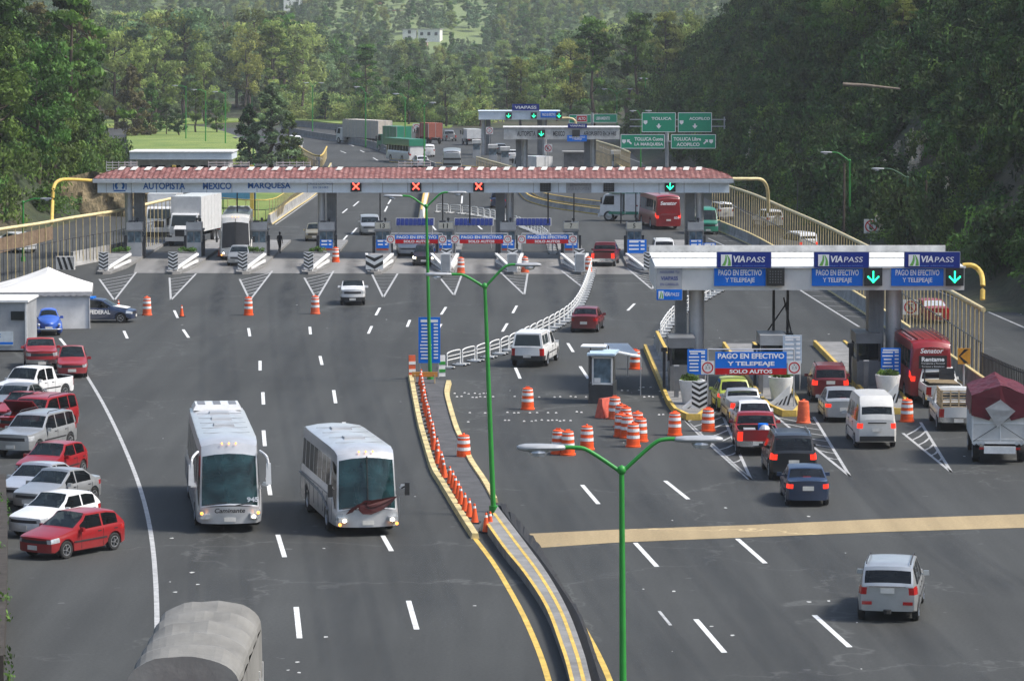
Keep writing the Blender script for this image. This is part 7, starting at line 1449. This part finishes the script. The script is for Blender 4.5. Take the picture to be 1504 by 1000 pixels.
# tarpaulin lorry on the right
c, a = face_at(1468, 682, 85, 6.0); t = thing('tarpaulin_lorry', 'white stake lorry with a maroon tarpaulin roof at the right edge', 'lorry', (c.x, c.y, 0), a); h = 3.0; W_ = 2.3
MB().box((-.75, 0, 1.72), (4.5, W_, 1.55)).build('cargo_walls', PB_['white2'], t); b = MB()
for s in (1, -1):
    for i in range(8): b.box((-h + .05 + i * .62, s * (W_ / 2 + .01), 1.72), (.05, .03, 1.5))
for y in (-W_ / 2 + .03, -.02, W_ / 2 - .03): b.box((-h - .02, y, 1.72), (.04, .05, 1.5))
for z in (1.05, 1.72, 2.4): b.box((-h - .02, 0, z), (.03, W_, .04))
b.build('wall_ribs', M_white, t)
TP = simple('maroon_tarpaulin', (.10, .006, .014), .55, var=.3, scale=1.5, bmp=.5, bs=3); b = MB(); q0 = W_ / 2 + .04; X0, X1 = -h - .06, 1.55
def ty(x, y): return 3.35 - abs(y) * .38 + .05 * sin(x * 5) * (1 - abs(y) / q0) + .03 * sin(x * 9 + y * 7)
N1, N2 = 16, 12
for i in range(N1):
    for j in range(N2): x0, x1 = X0 + (X1 - X0) * i / N1, X0 + (X1 - X0) * (i + 1) / N1; y0, y1 = -q0 + 2 * q0 * j / N2, -q0 + 2 * q0 * (j + 1) / N2; b.quad((x0, y0, ty(x0, y0)), (x1, y0, ty(x1, y0)), (x1, y1, ty(x1, y1)), (x0, y1, ty(x0, y1)))
for s in (1, -1):
    for i in range(N1): x0, x1 = X0 + (X1 - X0) * i / N1, X0 + (X1 - X0) * (i + 1) / N1; b.add([(x0, s * q0, ty(x0, q0 * s)), (x1, s * q0, ty(x1, q0 * s)), (x1, s * (q0 + .03), 2.05 + .06 * sin(x1 * 4)), (x0, s * (q0 + .03), 2.05 + .06 * sin(x0 * 4))], [(0, 1, 2, 3), (3, 2, 1, 0)])
b.add([(X0, -q0, ty(X0, q0)), (X0, 0, ty(X0, 0)), (X0, q0, ty(X0, q0)), (X0 - .02, q0, 2.05), (X0 - .03, .45, 1.85), (X0 - .05, 0, 2.75), (X0 - .03, -.45, 1.85), (X0 - .02, -q0, 2.05)], [(0, 1, 5, 6, 7), (1, 2, 3, 4, 5)]); b.build('tarpaulin', TP, t)
MB().add([(X0 - .06, -.62, 2.25), (X0 - .06, 0, 2.72), (X0 - .06, .62, 2.35), (X0 - .06, .1, 1.55)], [(0, 1, 2, 3), (3, 2, 1, 0)]).build('white_flap', M_white, t); b = MB(); b.tube([(-h - .09, -1.1, .98), (-h - .09, .6, 2.1)], .012, 5); b.tube([(-h - .09, 1.1, .98), (-h - .09, -.6, 2.1)], .012, 5); b.build('rope', M_black, t)
MB().box((2.25, 0, 1.55), (1.4, 2.0, 1.7), taper=.9).build('cab', PB_['white2'], t); MB().box((-.1, 0, .8), (5.4, 1.2, .3)).build('chassis', M_under, t); b = MB(); b.box((-h - .08, 0, .62), (.12, 1.3, .3)); b.box((-h - .02, 0, .92), (.1, W_, .1)); b.build('rear_bumper', M_white, t)
for s in (1, -1): b = MB(); [b.lathe([(.08, 0), (.08, .04), (0, .04)], 10, (-h - .1, s * (.7 + .18 * k), .9), axis='X') for k in range(3)]; b.build('tail_lamp', M_hl, t); MB().box((-h - .04, s * .75, .68), (.06, .2, .1)).build('reflector', M_tl, t)
wheels(t, [2.1, -1.9], 2.2, .42, .3, 0)
# canvas lorry in the left foreground
q = G(300, 1120); t = thing('canvas_lorry', 'lorry with a weathered grey ribbed canvas hood, cut by the lower edge', 'lorry', (-7.6, 80.2, 0), radians(-89.5)); CV = simple('weathered_canvas', (.20, .195, .178), .85, var=.28, scale=.6, bmp=.6, bs=3); h = 5.0; W_ = 2.6; b = MB()
N1, N2 = 60, 18
def cvz(x, v): 
    a = pi * v; rib = 1 - abs(sin(pi * (x + h) / 1.55)) ** 1.2; y = cos(a) * W_ / 2; z = 2.82 + (sin(a) ** .75) * (.74 - .2 * (1 - rib)); return (x, y * (1 - .03 * (1 - rib)), z + .06 * noise.noise(Vector((x * 1.5, y * 2, 1))))
for i in range(N1):
    for j in range(N2): x0, x1 = -h + 7.8 * i / N1, -h + 7.8 * (i + 1) / N1; v0, v1 = j / N2, (j + 1) / N2; b.quad(cvz(x0, v0), cvz(x1, v0), cvz(x1, v1), cvz(x0, v1))
b.f = [f[::-1] for f in b.f]
for s in (1, -1):
    for i in range(N1): x0, x1 = -h + 7.8 * i / N1, -h + 7.8 * (i + 1) / N1; b.add([(x0, s * W_ / 2, 2.84), (x1, s * W_ / 2, 2.84), (x1, s * (W_ / 2 + .02), 1.7 + .04 * sin(x1 * 3)), (x0, s * (W_ / 2 + .02), 1.7 + .04 * sin(x0 * 3))], [(0, 1, 2, 3), (3, 2, 1, 0)])
for x_, fl in ((-h, 0), (2.8, 1)):
    ring = [cvz(x_, j / N2) for j in range(N2 + 1)]; b.add([(x_, p[1], p[2]) for p in ring] + [(x_ + (.06 if fl else 0), -W_ / 2, 1.5), (x_ + (.06 if fl else 0), W_ / 2, 1.5)], [tuple(range(N2 + 3))])
b.build('canvas_hood', CV, t, smooth=60); MB().box((-1.1, 0, 1.45), (7.8, W_ - .05, .9)).build('cargo_bed', M_whited, t); b = MB(); [b.box((x, s * (W_ / 2 + .02), 1.5), (.07, .06, 1.0)) for x in (-4.9, -3.6, -2.3, -1, .3, 1.6, 2.7) for s in (1, -1)]; b.build('bed_ribs', M_whited, t)
MB().box((4.0, 0, 1.5), (1.9, 2.1, 1.9), taper=.92).build('cab', PB_['dred'], t); MB().box((0, 0, .8), (8.5, 1.1, .3)).build('chassis', M_under, t); wheels(t, [3.9, -3.2], 2.3, .5, .3, 0)
# ================= haze: one closed box round camera and scene
b = MB(); b.box((0, 2000, 110), (4400, 4300, 260)); hz = b.build('haze', None); hz.data.materials.clear()
m = bpy.data.materials.new('haze'); m.use_nodes = True; nt = m.node_tree; nt.nodes.clear(); o_ = nt.nodes.new('ShaderNodeOutputMaterial'); pv = nt.nodes.new('ShaderNodeVolumePrincipled')
pv.inputs['Density'].default_value = HAZE; pv.inputs['Color'].default_value = (.97, .99, 1, 1); pv.inputs['Anisotropy'].default_value = .3; nt.links.new(pv.outputs[0], o_.inputs['Volume']); hz.data.materials.append(m)
tag(hz, kind='stuff'); scene.cycles.volume_step_rate = 4; scene.cycles.volume_max_steps = 64
